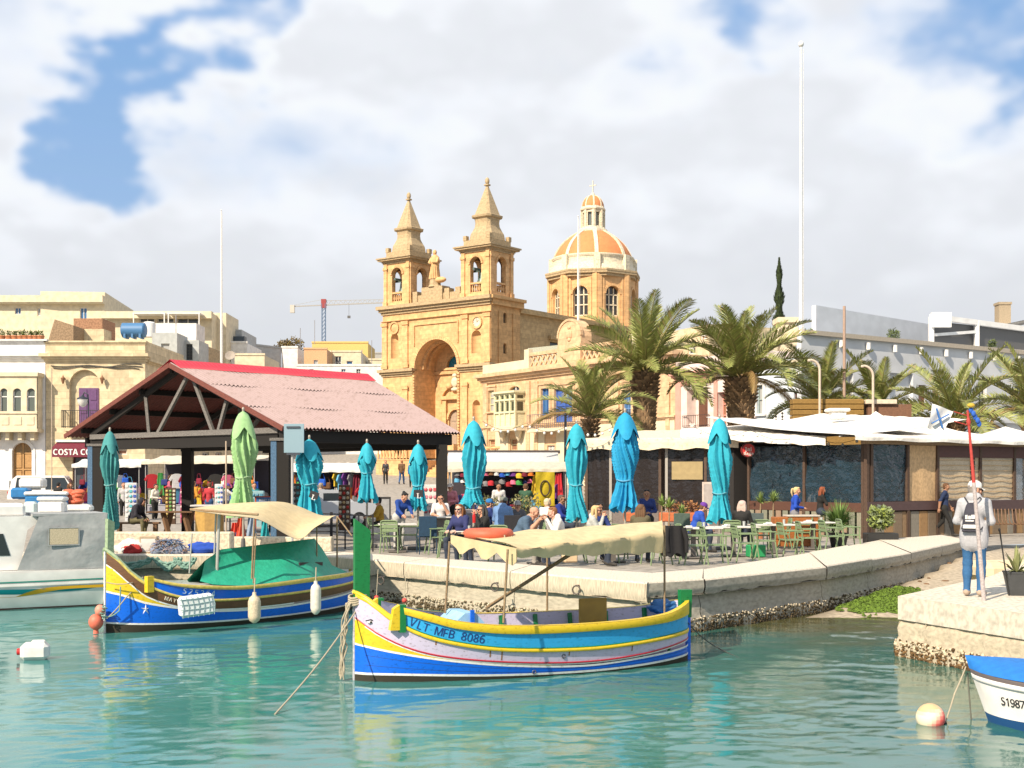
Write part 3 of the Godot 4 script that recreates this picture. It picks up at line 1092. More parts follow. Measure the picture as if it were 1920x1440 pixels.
	var hill:=[
		["white flat roofed house below the left flagpole",404,.060,463,.060,643,0,0],["grey white house with bare side wall on the hillside",464,.064,527,.066,646,1,0],
		["white house next to the hillside trees",528,.066,558,.066,652,0,0],["small yellow cream house above the red ridge",440,.056,496,.056,666,2,0],
		["peach house with small white framed window",570,.064,613,.064,655,3,1],["yellow block at the foot of the crane",585,.070,690,.070,643,4,0],
		["cream house with blue window near church tower",606,.066,677,.066,660,2,2],["greyish far house touching the church's left edge",683,.076,722,.076,663,5,1],
		["long low white wall of houses above shed ridge",556,.060,722,.060,686,0,3],["pale house at the left below the church cornice",690,.068,722,.068,675,2,0]]
	var hm:=[white,greyw,pale,mat("peach render",Color(.60,.36,.20),.9,"mottle"),mat("yellow render",Color(.66,.47,.17),.9,"mottle"),mat("far grey",Color(.42,.42,.4),.9,"stain")]
	for q in hill:
		var hs:=[]
		if q[7]==1:
			hs=[[q[1]+18,q[5]+20,q[1]+26,q[5]+32,false,"curtain",Color(.7,.7,.7),1,1]]
		elif q[7]==2:
			hs=[[650,677,661,689,false,"blue",Color(.75,.75,.75),1,1],[628,668,640,690,false,"dark"]]
		elif q[7]==3:
			hs=[[580,692,588,702,false,"dark"],[640,692,648,702,false,"blue"],[668,692,676,702,false,"dark"]]
		o=bld("hill_house",q[0],L(q[1],q[2],5),L(q[3],q[4],5),P(0,q[5],q[2]).y,8,hm[q[6]],hs)
		g=Geo.new()
		var ww:=Vector2(L(q[3],q[4]).x-L(q[1],q[2]).x,L(q[3],q[4]).z-L(q[1],q[2]).z).length()
		g.box2(Vector3(-.05,P(0,q[5],q[2]).y-5-.01,-.3),Vector3(ww+.05,P(0,q[5],q[2]).y-5+.2,.08))
		part("parapet",g,hm[q[6]],o)
	t=thing("tower_crane","tower crane with lattice mast standing far behind the houses","crane",P(607,642,.11))
	var mh:=8.0
	g=Geo.new()
	for s in [[-.35,-.35],[.35,-.35],[.35,.35],[-.35,.35]]:
		g.bar(Vector3(s[0],0,s[1]),Vector3(s[0],mh,s[1]),.12,.12)
	for i in 10:
		var y:=mh*i/10
		for s in [[-.35,.35,.35],[-.35,.35,-.35]]:
			g.bar(Vector3(s[0],y,s[2]),Vector3(s[1],y+mh/10,s[2]),.07,.07)
	part("mast",g,steel(Color(.10,.16,.26)),t)
	g=Geo.new()
	g.bar(Vector3(-6.8,mh-.6,0),Vector3(13,mh+.2,0),.22,.22)
	for i in 13:
		g.bar(Vector3(i,mh-.3+i*.04,0),Vector3(i+.5,mh+.6+i*.02,0),.08,.08)
		g.bar(Vector3(i+.5,mh+.6+i*.02,0),Vector3(i+1,mh-.26+i*.04,0),.08,.08)
	g.bar(Vector3(0,mh+.6,0),Vector3(13,mh+.85,0),.09,.09)
	g.bar(Vector3(-6.5,mh-.4,0),Vector3(0,mh+.9,0),.06,.06)
	part("jib",g,steel(Color(.35,.34,.32)),t)
	g=Geo.new()
	g.box2(Vector3(-6.9,mh-1.9,-.4),Vector3(-6.0,mh-.3,.4))
	part("counterweight",g,steel(Color(.5,.47,.42)),t)
	g=Geo.new()
	g.box2(Vector3(-.5,mh-.9,-.4),Vector3(.5,mh+.9,.4))
	part("cab",g,steel(Color(.3,.06,.06)),t)
	g=Geo.new()
	g.tube([Vector3(5.2,mh,0),Vector3(5.2,mh-2.6,0)],.03,4)
	g.box2(Vector3(4.9,mh-3.0,-.2),Vector3(5.5,mh-2.5,.2))
	part("hook",g,steel(Color(.12,.12,.12)),t)
func build_right_row() -> void:
	var peach:=mat("peach limestone",Color(.68,.47,.29),.9,"ashlar",Vector3.ONE*.2)
	var pale:Material=mats["pale limestone"]
	var white:Material=mats["white render"]
	var a:=L(905,.0422,1.0)
	var b:=L(1266,.034,1.0)
	var o:=bld("club_house","ornate peach stone club house with enclosed white balcony and carved pediment",a,b,10.6,9,peach,
		[[1015,728,1030,780,false,"blue",Color(.06,.16,.42),2,1],[1040,728,1074,800,false,"door",Color(.05,.12,.42),2,2],[1168,732,1184,800,false,"blue",Color(.12,.25,.5),2,2],
		[916,732,927,772,false,"curtain",Color(.62,.58,.36),1,3],[916,824,928,845,false,"warm",Color(.6,.5,.3),1,2],[956,822,969,845,false,"warm",Color(.6,.5,.3),1,2],[1026,835,1040,845,false,"dark"],[955,724,974,734,true,"dark"]],.3)
	var w:=Vector2(b.x-a.x,b.z-a.z).length()
	cornice(o,0,w,uv(o,1000,700).y-.35,.7,.6,peach)
	cornice(o,0,w,uv(o,1000,800).y-.1,.3,.2,peach,"string_course")
	for q in [[1015,728,1030,780],[1040,728,1074,800],[1168,732,1184,800],[916,732,927,772]]:
		surround(o,rc(o,q[0],q[1],q[2],q[3]),.25,peach)
	for x in [908,988,1003,1085,1155,1200,1250]:
		var q:=rc(o,x,712,x+7,845)
		var g:=Geo.new()
		g.box2(Vector3(q.position.x,q.position.y,.003),Vector3(q.end.x,uv(o,x,708).y-.3,.12))
		part("pilaster",g,peach,o)
	var gf:=uv(o,1000,800).y-.12
	for q in [[.02,uv(o,914,820).x],[uv(o,930,820).x,uv(o,954,820).x],[uv(o,972,820).x,uv(o,1022,820).x],[uv(o,1044,820).x,w]]:
		var gg:=Geo.new()
		gg.box2(Vector3(q[0],0,.003),Vector3(q[1],gf,.06))
		part("whitewashed_wall",gg,pale,o)
	var y0:=uv(o,1000,700).y+.35
	var xa:=uv(o,988,690).x
	var xb:=uv(o,1047,690).x
	var xc:=uv(o,1090,690).x
	var xd:=uv(o,1190,690).x
	var g:=Geo.new()
	g.box2(Vector3(0,y0,-.3),Vector3(xa-.3,y0+.75,0))
	for q in [xa,xd]:
		g.box2(Vector3(q-.3,y0,-.32),Vector3(q+.3,y0+1.5,.05))
	part("parapet",g,pale,o)
	g=Geo.new()
	for s in [[xa+.3,xb],[xc,xd-.3]]:
		g=Geo.new()
		g.box2(Vector3(s[0],y0,-.25),Vector3(s[1],y0+.18,-.02))
		g.box2(Vector3(s[0],y0+.95,-.27),Vector3(s[1],y0+1.2,.02))
		var n:=int((s[1]-s[0])/.55)
		for i in n:
			var x0:=lerpf(s[0],s[1],float(i)/n)
			var x1:=lerpf(s[0],s[1],float(i+1)/n)
			g.bar(Vector3(x0,y0+.18,-.13),Vector3(x1,y0+.95,-.13),.12,.12)
			g.bar(Vector3(x0,y0+.95,-.13),Vector3(x1,y0+.18,-.13),.11,.11)
		part("pierced_parapet",g,peach,o)
	g=Geo.new()
	g.box2(Vector3(xb,y0,-.4),Vector3(xc,y0+1.35,.1))
	var poly:=PackedVector2Array()
	for i in 13:
		poly.append(Vector2((xb+xc)*.5+cos(PI*i/12)*(xc-xb)*.5,y0+1.35+.6+sin(PI*i/12)*1.2))
	poly.append(Vector2(xb,y0+1.35))
	poly.append(Vector2(xc,y0+1.35))
	g.prism(poly,-.9,.05)
	part("pediment",g,peach,o)
	g=Geo.new()
	var cx:=(xb+xc)*.5
	for q in [[.0,.9,.28,.34],[.0,1.35,.2,.16],[.22,.85,.14,.3],[-.22,.85,.14,.3],[0,.48,.2,.14]]:
		g.ball(Vector3(cx+q[0],y0+1.35+q[1]-.1,.06),Vector3(q[2],q[3],.1),6,8)
	part("carving",g,peach,o)
	g=Geo.new()
	for i in 14:
		var an0:=PI*i/14
		var an1:=PI*(i+1)/14
		var rx:=(xc-xb)*.5
		g.bar(Vector3(cx+cos(an0)*rx,y0+1.95+sin(an0)*1.2,0),Vector3(cx+cos(an1)*rx,y0+1.95+sin(an1)*1.2,0),.16,.22,Vector3.BACK)
	part("arch_hood",g,peach,o)
	var gal:=mat("balcony paint",Color(.70,.68,.46),.6,"mottle")
	var r:=rc(o,936,738,974,802,.5)
	g=Geo.new()
	g.box2(Vector3(r.position.x,r.position.y,.002),Vector3(r.end.x,r.end.y,.85))
	for i in 5:
		var x:=lerpf(r.position.x,r.end.x,i/4.0)
		g.box2(Vector3(x-.07,r.position.y,.85),Vector3(x+.07,r.end.y,.95))
	for f in [.0,.42,.78,.96]:
		g.box2(Vector3(r.position.x-.06,r.position.y+r.size.y*f,.002),Vector3(r.end.x+.06,r.position.y+r.size.y*f+.12,.97))
	g.box2(Vector3(r.position.x-.15,r.end.y,.002),Vector3(r.end.x+.15,r.end.y+.15,1.1))
	var bal:=part("enclosed_balcony",g,gal,o)
	for i in 4:
		for f in [[.48,.74],[.84,.93]]:
			g=Geo.new()
			g.box2(Vector3(lerpf(r.position.x,r.end.x,(i+.2)/4.0),r.position.y+r.size.y*f[0],.851),Vector3(lerpf(r.position.x,r.end.x,(i+.8)/4.0),r.position.y+r.size.y*f[1],.862))
			part("pane",g,glass(Color(.05,.06,.04)),bal)
	g=Geo.new()
	for x in [r.end.x]:
		for f in [[.48,.74],[.84,.93]]:
			g.box2(Vector3(x,r.position.y+r.size.y*f[0],.2),Vector3(x+.012,r.position.y+r.size.y*f[1],.7))
	part("side_pane",g,glass(Color(.05,.05,.03)),bal)
	g=Geo.new()
	g.box2(Vector3(r.position.x-.2,r.position.y-.25,.002),Vector3(r.end.x+.2,r.position.y-.02,1.15))
	for x in [r.position.x+.3,r.end.x-.3]:
		g.lathe([Vector2(.02,-.8),Vector2(.2,-.5),Vector2(.32,0)],8,false,0,Vector3(x,r.position.y-.25,.4))
	part("balcony_base",g,pale,o)
	r=rc(o,1000,772,1090,803,.4)
	g=Geo.new()
	g.box2(Vector3(r.position.x,r.position.y-.22,.002),Vector3(r.end.x,r.position.y,1.0))
	part("balcony_slab",g,pale,o)
	g=railing(Vector3(r.position.x,r.position.y,.95),Vector3(r.end.x,r.position.y,.95),1.05,24,.02)
	railing(Vector3(r.end.x,r.position.y,.0),Vector3(r.end.x,r.position.y,.95),1.05,6,.02,g)
	part("balcony_railing",g,steel(Color(.16,.17,.2)),o)
	bld("roof_store","grey green rendered store on the club house roof",P(990,690,.0415),P(1047,690,.0405),P(0,650,.041).y,3,mat("sage render",Color(.42,.44,.36),.9,"stain"))
	bld("stone_house","plain tan stone building behind the tall palms",L(1195,.044,1),L(1330,.040,1),14.2,7,mats["cream limestone"],[[1290,640,1304,664,false,"dark"],[1313,620,1325,636,false,"warm"]])
	var pink:=mat("pink render",Color(.66,.33,.27),.85,"mottle",Vector3.ONE*.3)
	var lpink:=mat("pale pink render",Color(.74,.62,.58),.85,"mottle",Vector3.ONE*.3)
	a=L(1267,.0335,1.0)
	b=L(1418,.0305,1.0)
	w=Vector2(b.x-a.x,b.z-a.z).length()
	o=bld("pink_house","pink framed house with recessed balcony and brown door",a,b,10.0,8,lpink,[[1288,729,1327,800,false,"none"],[1345,735,1362,800,false,"warm",Color(.62,.3,.25),1,3]],.7)
	r=rc(o,1311,740,1326,800,-.65)
	g=Geo.new()
	g.box2(Vector3(r.position.x,r.position.y,-.69),Vector3(r.end.x,r.end.y,-.62))
	for i in 3:
		g.rbox(Vector3(r.get_center().x,lerpf(r.position.y,r.end.y,(i+.5)/3),-.61),Vector3(r.size.x*.7,r.size.y*.26,.05),.02)
	part("door",g,paint(Color(.14,.06,.035)),o)
	g=Geo.new()
	g.box2(Vector3(.01,0,.003),Vector3(.55,8.15,.05))
	g.box2(Vector3(w*.5,0,.003),Vector3(w*.5+.35,8.15,.05))
	g.box2(Vector3(.551,7.4,.003),Vector3(w*.5-.001,8.15,.05))
	part("pink_banding",g,pink,o)
	cornice(o,0,w,uv(o,1300,706).y-.1,.4,.4,pink)
	r=rc(o,1282,786,1332,800)
	g=railing(Vector3(r.position.x,r.position.y,.1),Vector3(r.end.x,r.position.y,.1),.7,12)
	part("balcony_railing",g,steel(Color(.1,.06,.05)),o)
	var blue:=mat("pale blue render",Color(.62,.69,.76),.85,"mottle",Vector3.ONE*.3)
	a=L(1418.5,.0304,1.0)
	b=L(1502,.0292,1.0)
	w=Vector2(b.x-a.x,b.z-a.z).length()
	o=bld("pale_blue_house","pale blue house with white framed window behind palms",a,b,9.3,8,blue,[[1419.5,722,1431,776,false,"curtain",Color(.3,.38,.36),1,2],[1488,735,1510,790,false,"dark",Color(.12,.06,.05),2,1]],.28,true)
	surround(o,rc(o,1419.5,722,1431,776),.22,white)
	cornice(o,0,w,uv(o,1450,690).y,.3,.3,pale)
	words("RESTAURANT & BAR",.13,.02,paint(Color(.05,.07,.2)),o,Transform3D(Basis(),Vector3(w*.30,uv(o,1425,796).y,.02)),"Droid Sans",700)
	for x in [1452,1464]:
		var q:=rc(o,x,771,x+8,800)
		g=Geo.new()
		g.box2(Vector3(q.position.x,q.position.y-.6,.002),Vector3(q.end.x,q.end.y,.04))
		var vs:=part("vertical_sign",g,white,o)
		g=Geo.new()
		for i in 5:
			var c:=Vector2(q.get_center().x,lerpf(q.end.y-.12,q.position.y,i/4.0))
			g.prism(PackedVector2Array([c+Vector2(0,.09),c+Vector2(.1,0),c+Vector2(0,-.09),c-Vector2(.1,0)]),.041,.05)
		part("motif",g,paint(Color(.03,.03,.03)),vs)
	o=bld("carved_gable","pale stone chimney gable with scrolled carving beside tall flagpole",L(1462,.036,4),L(1492,.036,4),13.2,1.5,pale)
	g=Geo.new()
	for s in [-1,1]:
		for i in 5:
			g.ball(Vector3(.54+s*(.55+.1*i),8.6-i*.42,.06),Vector3(.22,.3,.16),5,8)
	g.box2(Vector3(-.15,9.15,-1.6),Vector3(1.25,9.5,.15))
	part("scroll",g,pale,o)
	var grey:=mat("blue grey render",Color(.60,.63,.67),.85,"mottle",Vector3.ONE*.1)
	a=L(1502.5,.0291,1.0)
	b=L(2030,.0355,1.0)
	w=Vector2(b.x-a.x,b.z-a.z).length()
	o=bld("grey_building","long blue grey building with row of white lights under its parapet",a,b,10.5,10,grey,
		[[1508,745,1520,790,false,"dark"],[1668,700,1712,760,false,"none"],[1722,722,1736,765,false,"warm",Color(.16,.06,.04),1,1],[1748,722,1762,765,false,"warm",Color(.16,.06,.04),1,1],[1902,725,1925,780,false,"dark",Color(.3,.33,.35),2,2],[1585,700,1600,765,false,"curtain",Color(.6,.6,.6),2,3],[1835,715,1850,775,false,"dark"]],.28,true)
	g=Geo.new()
	g.box2(Vector3(0,9.5,.003),Vector3(w,9.75,.22))
	part("coping",g,mat("beige coping",Color(.45,.40,.33),.8,"mottle"),o)
	g=Geo.new()
	g.box2(Vector3(0,5.1,.003),Vector3(w,5.3,.35))
	g.box2(Vector3(0,3.4,.003),Vector3(w,3.5,.6))
	part("string_course",g,grey,o)
	for i in 9:
		var x:float=[1576,1627,1677,1726,1773,1819,1864,1908,1950][i]
		var q:=uv(o,x,630+13+(x-1576)*.055,.1)
		g=Geo.new()
		g.lathe([Vector2(.13,-.2),Vector2(.13,.2)],10,false,0,Vector3(q.x,9.15,.16))
		part("wall_light",g,white,o)
	o=bld("roof_storey","blue grey set back roof storey with small dark solar panel",L(1530,.0345,5),L(1752,.039,5),P(0,609,.0365).y+.7,7,grey,[],.28,true)
	g=Geo.new()
	var q2:=uv(o,1612,607)
	g.prism(PackedVector2Array([Vector2(0,0),Vector2(2.0,0),Vector2(2.0,.12),Vector2(0,.3)]),-2.5,-.5)
	var sp:=part("solar_panel",g,glass(Color(.02,.03,.05)),o)
	sp.position=Vector3(q2.x,q2.y,0)
	var t:=thing("roof_pergola","white framed roof pergola with grey screens on the right","pergola",L(1746,.036,11.8))
	var pb:=(L(1990,.039,0)-L(1746,.036,0))
	g=Geo.new()
	for f in [.0,.33,.9]:
		g.bar(pb*f,pb*f+Vector3.UP*1.75,.3,.3)
	g.bar(Vector3.UP*1.75,pb+Vector3.UP*1.4,.3,.35)
	g.bar(Vector3.UP*.5,pb*.33+Vector3.UP*1.0,.2,.2)
	g.box(Vector3(.6,1.5,.2),Vector3(1.3,1.0,.3))
	part("frame",g,white,t)
	g=Geo.new()
	g.bar(pb*.02+Vector3(0,.8,-.3),pb*.97+Vector3(0,.7,-.3),.04,1.4)
	part("screen",g,steel(Color(.12,.12,.12)),t)
	t=thing("tensile_canopy","white tensile roof canopy below the tan chimney","canopy",L(1826,.042,13.9))
	g=Geo.new()
	var rows:=[]
	for i in 7:
		var ln:=PackedVector3Array()
		for j in 7:
			ln.append(Vector3(i*1.3,.3+.28*i-.5*sin(PI*j/6.0)*.5,-j*.8))
		rows.append(ln)
	g.sheet(rows,.04)
	g.box2(Vector3(-.2,-3.5,-5),Vector3(8,.2,-1))
	part("cloth",g,white,t)
	t=thing("roof_chimney","square tan chimney above the white canopy","chimney",P(1880,603,.044))
	g=Geo.new()
	g.box2(Vector3(-.48,-1,-.5),Vector3(.48,1.35,.5))
	g.box2(Vector3(-.55,1.35,-.57),Vector3(.55,1.55,.57))
	part("stack",g,mat("chimney tan",Color(.36,.29,.2),.9,"stain"),t)
	for q in [[1675,632,.9,"round green bush growing on the grey roof terrace"],[1515,628,.8,"olive bush at the left end of the grey roof"],[1860,643,.6,"low green plant below the roof pergola"]]:
		t=thing("roof_bush",q[3],"bush",P(q[0],q[1],.034)+Vector3(0,-.4,0))
		part("foliage",bush(q[2]*.62,420,.13,Color(.10,.13,.05),int(q[0])),mat("leaf",Color.WHITE,.7),t).position=Vector3(0,q[2]*.6,0)
func arch_band(g:Geo,cx:float,spring:float,rad:float,w:float,z0:float,z1:float,n:=16) -> void:
	for i in n:
		var q:=PackedVector2Array()
		for e in [[i+.04,rad],[i+.96,rad],[i+.96,rad+w],[i+.04,rad+w]]:
			q.append(Vector2(cx+cos(PI*e[0]/n)*e[1],spring+sin(PI*e[0]/n)*e[1]))
		g.prism(q,z0,z1)
func shell_niche(g: Geo,r: Rect2,deep: float) -> void:
	var cx:=r.get_center().x
	var rad:=r.size.x*.5
	var top:=r.end.y-rad
	var rows:=[]
	for y in [r.position.y,top]:
		var ln:=PackedVector3Array()
		for i in 9:
			var a:=PI-PI*i/8
			ln.append(Vector3(cx+cos(a)*rad,y,-sin(a)*deep))
		rows.append(ln)
	for j in range(1,6):
		var e:=PI*.5*j/5
		var ln:=PackedVector3Array()
		for i in 9:
			var a:=PI-PI*i/8
			ln.append(Vector3(cx+cos(a)*rad*cos(e),top+sin(e)*rad,-sin(a)*deep*cos(e)))
		rows.append(ln)
	g.patch(rows)
func build_church() -> void:
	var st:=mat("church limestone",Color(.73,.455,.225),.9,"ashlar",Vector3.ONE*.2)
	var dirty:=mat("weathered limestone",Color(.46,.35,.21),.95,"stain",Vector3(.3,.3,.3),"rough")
	var creamy:=mat("church cream paint",Color(.74,.66,.50),.8,"stain",Vector3.ONE*.3)
	var orange:=mat("dome orange",Color(.62,.235,.085),.75,"mottle",Vector3.ONE*.3)
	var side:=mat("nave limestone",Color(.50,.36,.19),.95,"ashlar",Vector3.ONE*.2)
	var W:=13.9
	var base:=4.6
	var cpt:=Vector3(-2.05,base,-117.5)
	var x:=Vector3(.788,0,.616)
	var o:=facade("church","tall honey stone church with twin bell towers and orange ribbed dome","church",cpt-x*W,cpt)
	var tw:=3.7
	var A := func(v: float) -> float: return v - base
	var top:float=A.call(19.0)
	var mid:float=A.call(13.1)
	var g:=Geo.new()
	var cx:=W*.515
	var holes:=[[Rect2(cx-2.75,0,5.5,A.call(16.1)),true]]
	for q in [[733,625,747,672],[884,619,902,662],[886,750,900,795]]:
		holes.append([rc(o,q[0],q[1],q[2],q[3]),true])
	g.wall(Rect2(0,0,W,top),holes,.05)
	for i in range(1,4):
		g.tf=Transform3D(Basis(),Vector3(0,0,-.05))
		shell_niche(g,holes[i][0],.55)
		g.tf=Transform3D()
	part("front_wall",g,st,o)
	g=Geo.new()
	var dp:=3.0
	var spring:float=A.call(13.35)
	var rows:=[]
	for z in [-.05,-1.0,-dp]:
		var ln:=PackedVector3Array()
		ln.append(Vector3(cx-2.75,0,z))
		for i in 17:
			var a:=PI-PI*i/16
			ln.append(Vector3(cx+cos(a)*2.75,spring+sin(a)*2.75,z))
		ln.append(Vector3(cx+2.75,0,z))
		rows.append(ln)
	g.patch(rows,false,true)
	for z in [-.9,-1.7]:
		arch_band(g,cx,spring,2.5,.25,z-.3,z,16)
	var rl:=Rect2(cx-1.15,A.call(13.6),2.3,1.15)
	g.tf=Transform3D(Basis(),Vector3(0,0,-dp))
	g.wall(Rect2(cx-2.75,0,5.5,A.call(16.2)),[[rl,true],[Rect2(cx-.95,0,1.9,A.call(9.4)),true]],.3)
	g.tf=Transform3D()
	g.box2(Vector3(cx-2.74,spring-.4,-dp+.002),Vector3(cx+2.74,spring-.1,-dp+.25))
	part("great_niche",g,st,o)
	g=Geo.new()
	g.box2(Vector3(rl.position.x,rl.position.y,-dp-.28),Vector3(rl.end.x,rl.end.y,-dp-.24))
	var lw:=part("lunette_window",g,glass(Color(.03,.20,.30)),o)
	g=Geo.new()
	for i in 7:
		var a:=PI*i/6
		g.bar(Vector3(cx,rl.position.y+.1,-dp-.2),Vector3(cx+cos(a)*1.1,rl.position.y+.1+sin(a)*1.05,-dp-.2),.05,.05,Vector3.BACK)
	arch_band(g,cx,rl.position.y,.55,.06,-dp-.23,-dp-.18)
	part("tracery",g,paint(Color(.05,.26,.36)),lw)
	g=Geo.new()
	arch_band(g,cx,rl.position.y,1.15,.3,-dp+.002,-dp+.15)
	g.box2(Vector3(cx-1.6,rl.position.y-.25,-dp+.003),Vector3(cx+1.6,rl.position.y-.02,-dp+.22))
	for s in [-1,1]:
		g.box2(Vector3(cx+s*1.35-.25,0,-dp+.002),Vector3(cx+s*1.35+.25,A.call(10.4),-dp+.3))
		for i in 8:
			var a0:=.35+1.0*i/8
			var a1:=.35+1.0*(i+1)/8
			g.bar(Vector3(cx+s*1.9*cos(a0),A.call(10.2)+1.7*sin(a0),-dp+.2),Vector3(cx+s*1.9*cos(a1),A.call(10.2)+1.7*sin(a1),-dp+.2),.4,.22,Vector3.BACK)
		g.ball(Vector3(cx+s*.75,A.call(11.75),-dp+.25),Vector3(.32,.32,.25),8,10)
	g.box2(Vector3(cx-1.95,A.call(10.4),-dp+.002),Vector3(cx+1.95,A.call(10.75),-dp+.45))
	arch_band(g,cx,A.call(8.45),.95,.25,-dp+.002,-dp+.14)
	part("portal",g,st,o)
	g=Geo.new()
	g.ball(Vector3(cx,A.call(12.1),-dp+.25),Vector3(.42,.55,.22),8,10)
	g.ball(Vector3(cx,A.call(12.75),-dp+.25),Vector3(.3,.22,.2),6,8)
	g.ball(Vector3(cx,A.call(11.4),-dp+.25),Vector3(.5,.2,.2),6,8)
	part("coat_of_arms",g,creamy,o)
	g=Geo.new()
	g.box2(Vector3(cx-.95,0,-dp-.29),Vector3(cx+.95,A.call(9.4),-dp-.2))
	for s in [-1,1]:
		for j in 4:
			g.rbox(Vector3(cx+s*.46,.7+j*1.15,-dp-.19),Vector3(.7,.95,.08),.03)
	part("door",g,paint(Color(.40,.30,.22)),o)
	g=Geo.new()
	arch_band(g,cx,spring,2.75,.3,.002,.14,34)
	for i in 30:
		for s in [-1,1]:
			g.box2(Vector3(cx+s*2.76,.4+i*.28,.002),Vector3(cx+s*3.04,.6+i*.28,.13))
	part("arch_moulding",g,st,o)
	for px in [[718,727],[756,766],[868,878],[909,920]]:
		g=Geo.new()
		var a0:=uv(o,px[0],640).x
		var a1:=uv(o,px[1],640).x
		g.box2(Vector3(a0,mid+.5,.002),Vector3(a1,top-1.2,.16))
		g.box2(Vector3(a0-.1,top-1.2,.002),Vector3(a1+.1,top-.85,.26))
		g.box2(Vector3(a0-.08,mid+.45,.16),Vector3(a1+.08,mid+.9,.22))
		g.box2(Vector3(a0,0,.002),Vector3(a1,mid-1.4,.2))
		g.box2(Vector3(a0-.1,mid-1.7,.2),Vector3(a1+.1,mid-1.35,.28))
		part("pilaster",g,st,o)
	g=Geo.new()
	var r:=rc(o,776,604,860,640)
	for e in [[r.position.x,r.position.y-.3,r.position.x+.15,r.end.y],[r.end.x-.15,r.position.y-.3,r.end.x,r.end.y],[r.position.x+.151,r.end.y-.15,r.end.x-.151,r.end.y]]:
		g.box2(Vector3(e[0],e[1],.002),Vector3(e[2],e[3],.12))
	part("panel_frame",g,st,o)
	for q in [[740,615,0],[895,604,1]]:
		var c:=uv(o,q[0],q[1])
		g=Geo.new()
		for i in 20:
			var a0:=TAU*i/20
			var a1:=TAU*(i+1)/20
			g.bar(Vector3(c.x+cos(a0)*.55,c.y+sin(a0)*.55,.08),Vector3(c.x+cos(a1)*.55,c.y+sin(a1)*.55,.08),.16,.14,Vector3.BACK)
		var cl:=part("roundel" if q[2]==0 else "clock",g,st,o)
		if q[2]:
			g=Geo.new()
			g.tf=Transform3D(Basis(Vector3.RIGHT,PI/2),Vector3(c.x,c.y,.0))
			g.lathe([Vector2(.5,.002),Vector2(.5,.06)],24)
			part("dial",g,creamy,cl)
			g=Geo.new()
			for i in 12:
				var a:=TAU*i/12
				g.bar(Vector3(c.x+cos(a)*.38,c.y+sin(a)*.38,.064),Vector3(c.x+cos(a)*.46,c.y+sin(a)*.46,.064),.04,.01,Vector3.BACK)
			g.bar(Vector3(c.x,c.y,.066),Vector3(c.x+.2,c.y+.2,.066),.05,.01,Vector3.BACK)
			g.bar(Vector3(c.x,c.y,.068),Vector3(c.x-.05,c.y+.36,.068),.035,.01,Vector3.BACK)
			part("numerals",g,steel(Color(.03,.03,.03)),cl)
		else:
			g=Geo.new()
			g.ball(Vector3(c.x,c.y,.0),Vector3(.45,.45,.12),6,12)
			part("boss",g,st,cl)
	for e in [[top-.05,.85,.6],[mid-.35,.7,.5],[top-.8,.12,.2]]:
		if e[0]==mid-.35:
			for q in [[-.0,cx-3.1],[cx+3.1,W]]:
				cornice(o,q[0],q[1],e[0],e[1],e[2],dirty)
		else:
			cornice(o,0,W,e[0],e[1],e[2],dirty if e[1]>.5 else st)
	g=Geo.new()
	g.box2(Vector3(0,0,-.6),Vector3(.4,top,-5))
	g.box2(Vector3(.4,A.call(15.9),-3.4),Vector3(W-.4,top,-5))
	g.box2(Vector3(.4,0,-3.4),Vector3(W-.4,A.call(15.9),-5))
	part("west_block",g,st,o)
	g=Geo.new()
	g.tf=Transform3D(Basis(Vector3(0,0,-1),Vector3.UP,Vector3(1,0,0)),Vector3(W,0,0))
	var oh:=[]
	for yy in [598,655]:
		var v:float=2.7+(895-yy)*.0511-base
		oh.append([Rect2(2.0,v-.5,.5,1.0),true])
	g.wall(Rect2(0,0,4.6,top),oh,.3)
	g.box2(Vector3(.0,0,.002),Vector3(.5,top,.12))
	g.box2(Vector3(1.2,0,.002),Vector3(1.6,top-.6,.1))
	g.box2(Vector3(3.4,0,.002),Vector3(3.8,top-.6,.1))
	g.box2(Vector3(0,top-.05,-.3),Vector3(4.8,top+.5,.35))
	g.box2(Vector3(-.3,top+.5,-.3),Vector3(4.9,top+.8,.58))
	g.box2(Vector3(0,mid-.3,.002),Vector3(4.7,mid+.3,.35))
	part("tower_side_wall",g,mat("shade darkened tower stone",Color(.60,.37,.17),.9,"ashlar",Vector3.ONE*.2),o)  # darker copy of the front stone, shade on this side put into the colour
	g=Geo.new()
	for q in oh:
		g.box2(Vector3(W-.29,q[0].position.y,-2.6),Vector3(W-.25,q[0].end.y,-1.9))
	part("side_window",g,glass(),o)
	g=Geo.new()
	var nh:float=A.call(18.6)
	g.tf=Transform3D(Basis(Vector3(0,0,-1),Vector3.UP,Vector3(1,0,0)),Vector3(W-.25,0,-4.6))
	var nw:=Rect2(5.2,A.call(14.6),2.4,1.7)
	g.wall(Rect2(0,0,36,nh),[[nw,false],[Rect2(15.5,A.call(13.6),3.0,2.2),false]],.5)
	for q in [[4.9,A.call(16.5),7.9,A.call(16.85),.35],[0,nh-.02,36,nh+.28,.4],[0,nh+.28,36,nh+.5,.25],[12,0,12.8,nh-.1,.25],[24,0,24.8,nh-.1,.25]]:
		g.box2(Vector3(q[0],q[1],-.2),Vector3(q[2],q[3],q[4]))
	g.tf=Transform3D()
	g.box2(Vector3(.3,0,-4.8),Vector3(W-.80,nh,-40))
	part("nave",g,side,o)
	g=Geo.new()
	g.box2(Vector3(W-.72,A.call(13.6),-23),Vector3(W-.66,A.call(16.3),-9.5))
	part("nave_window",g,glass(),o)
	g = Geo.new()
	g.box2(Vector3(W-.24,0,-9.0),Vector3(W+4.0,A.call(12.6),-36))
	g.box2(Vector3(W-.24,A.call(12.6),-20.0),Vector3(W+2.0,A.call(15.6),-30))
	part("aisle",g,dirty,o)
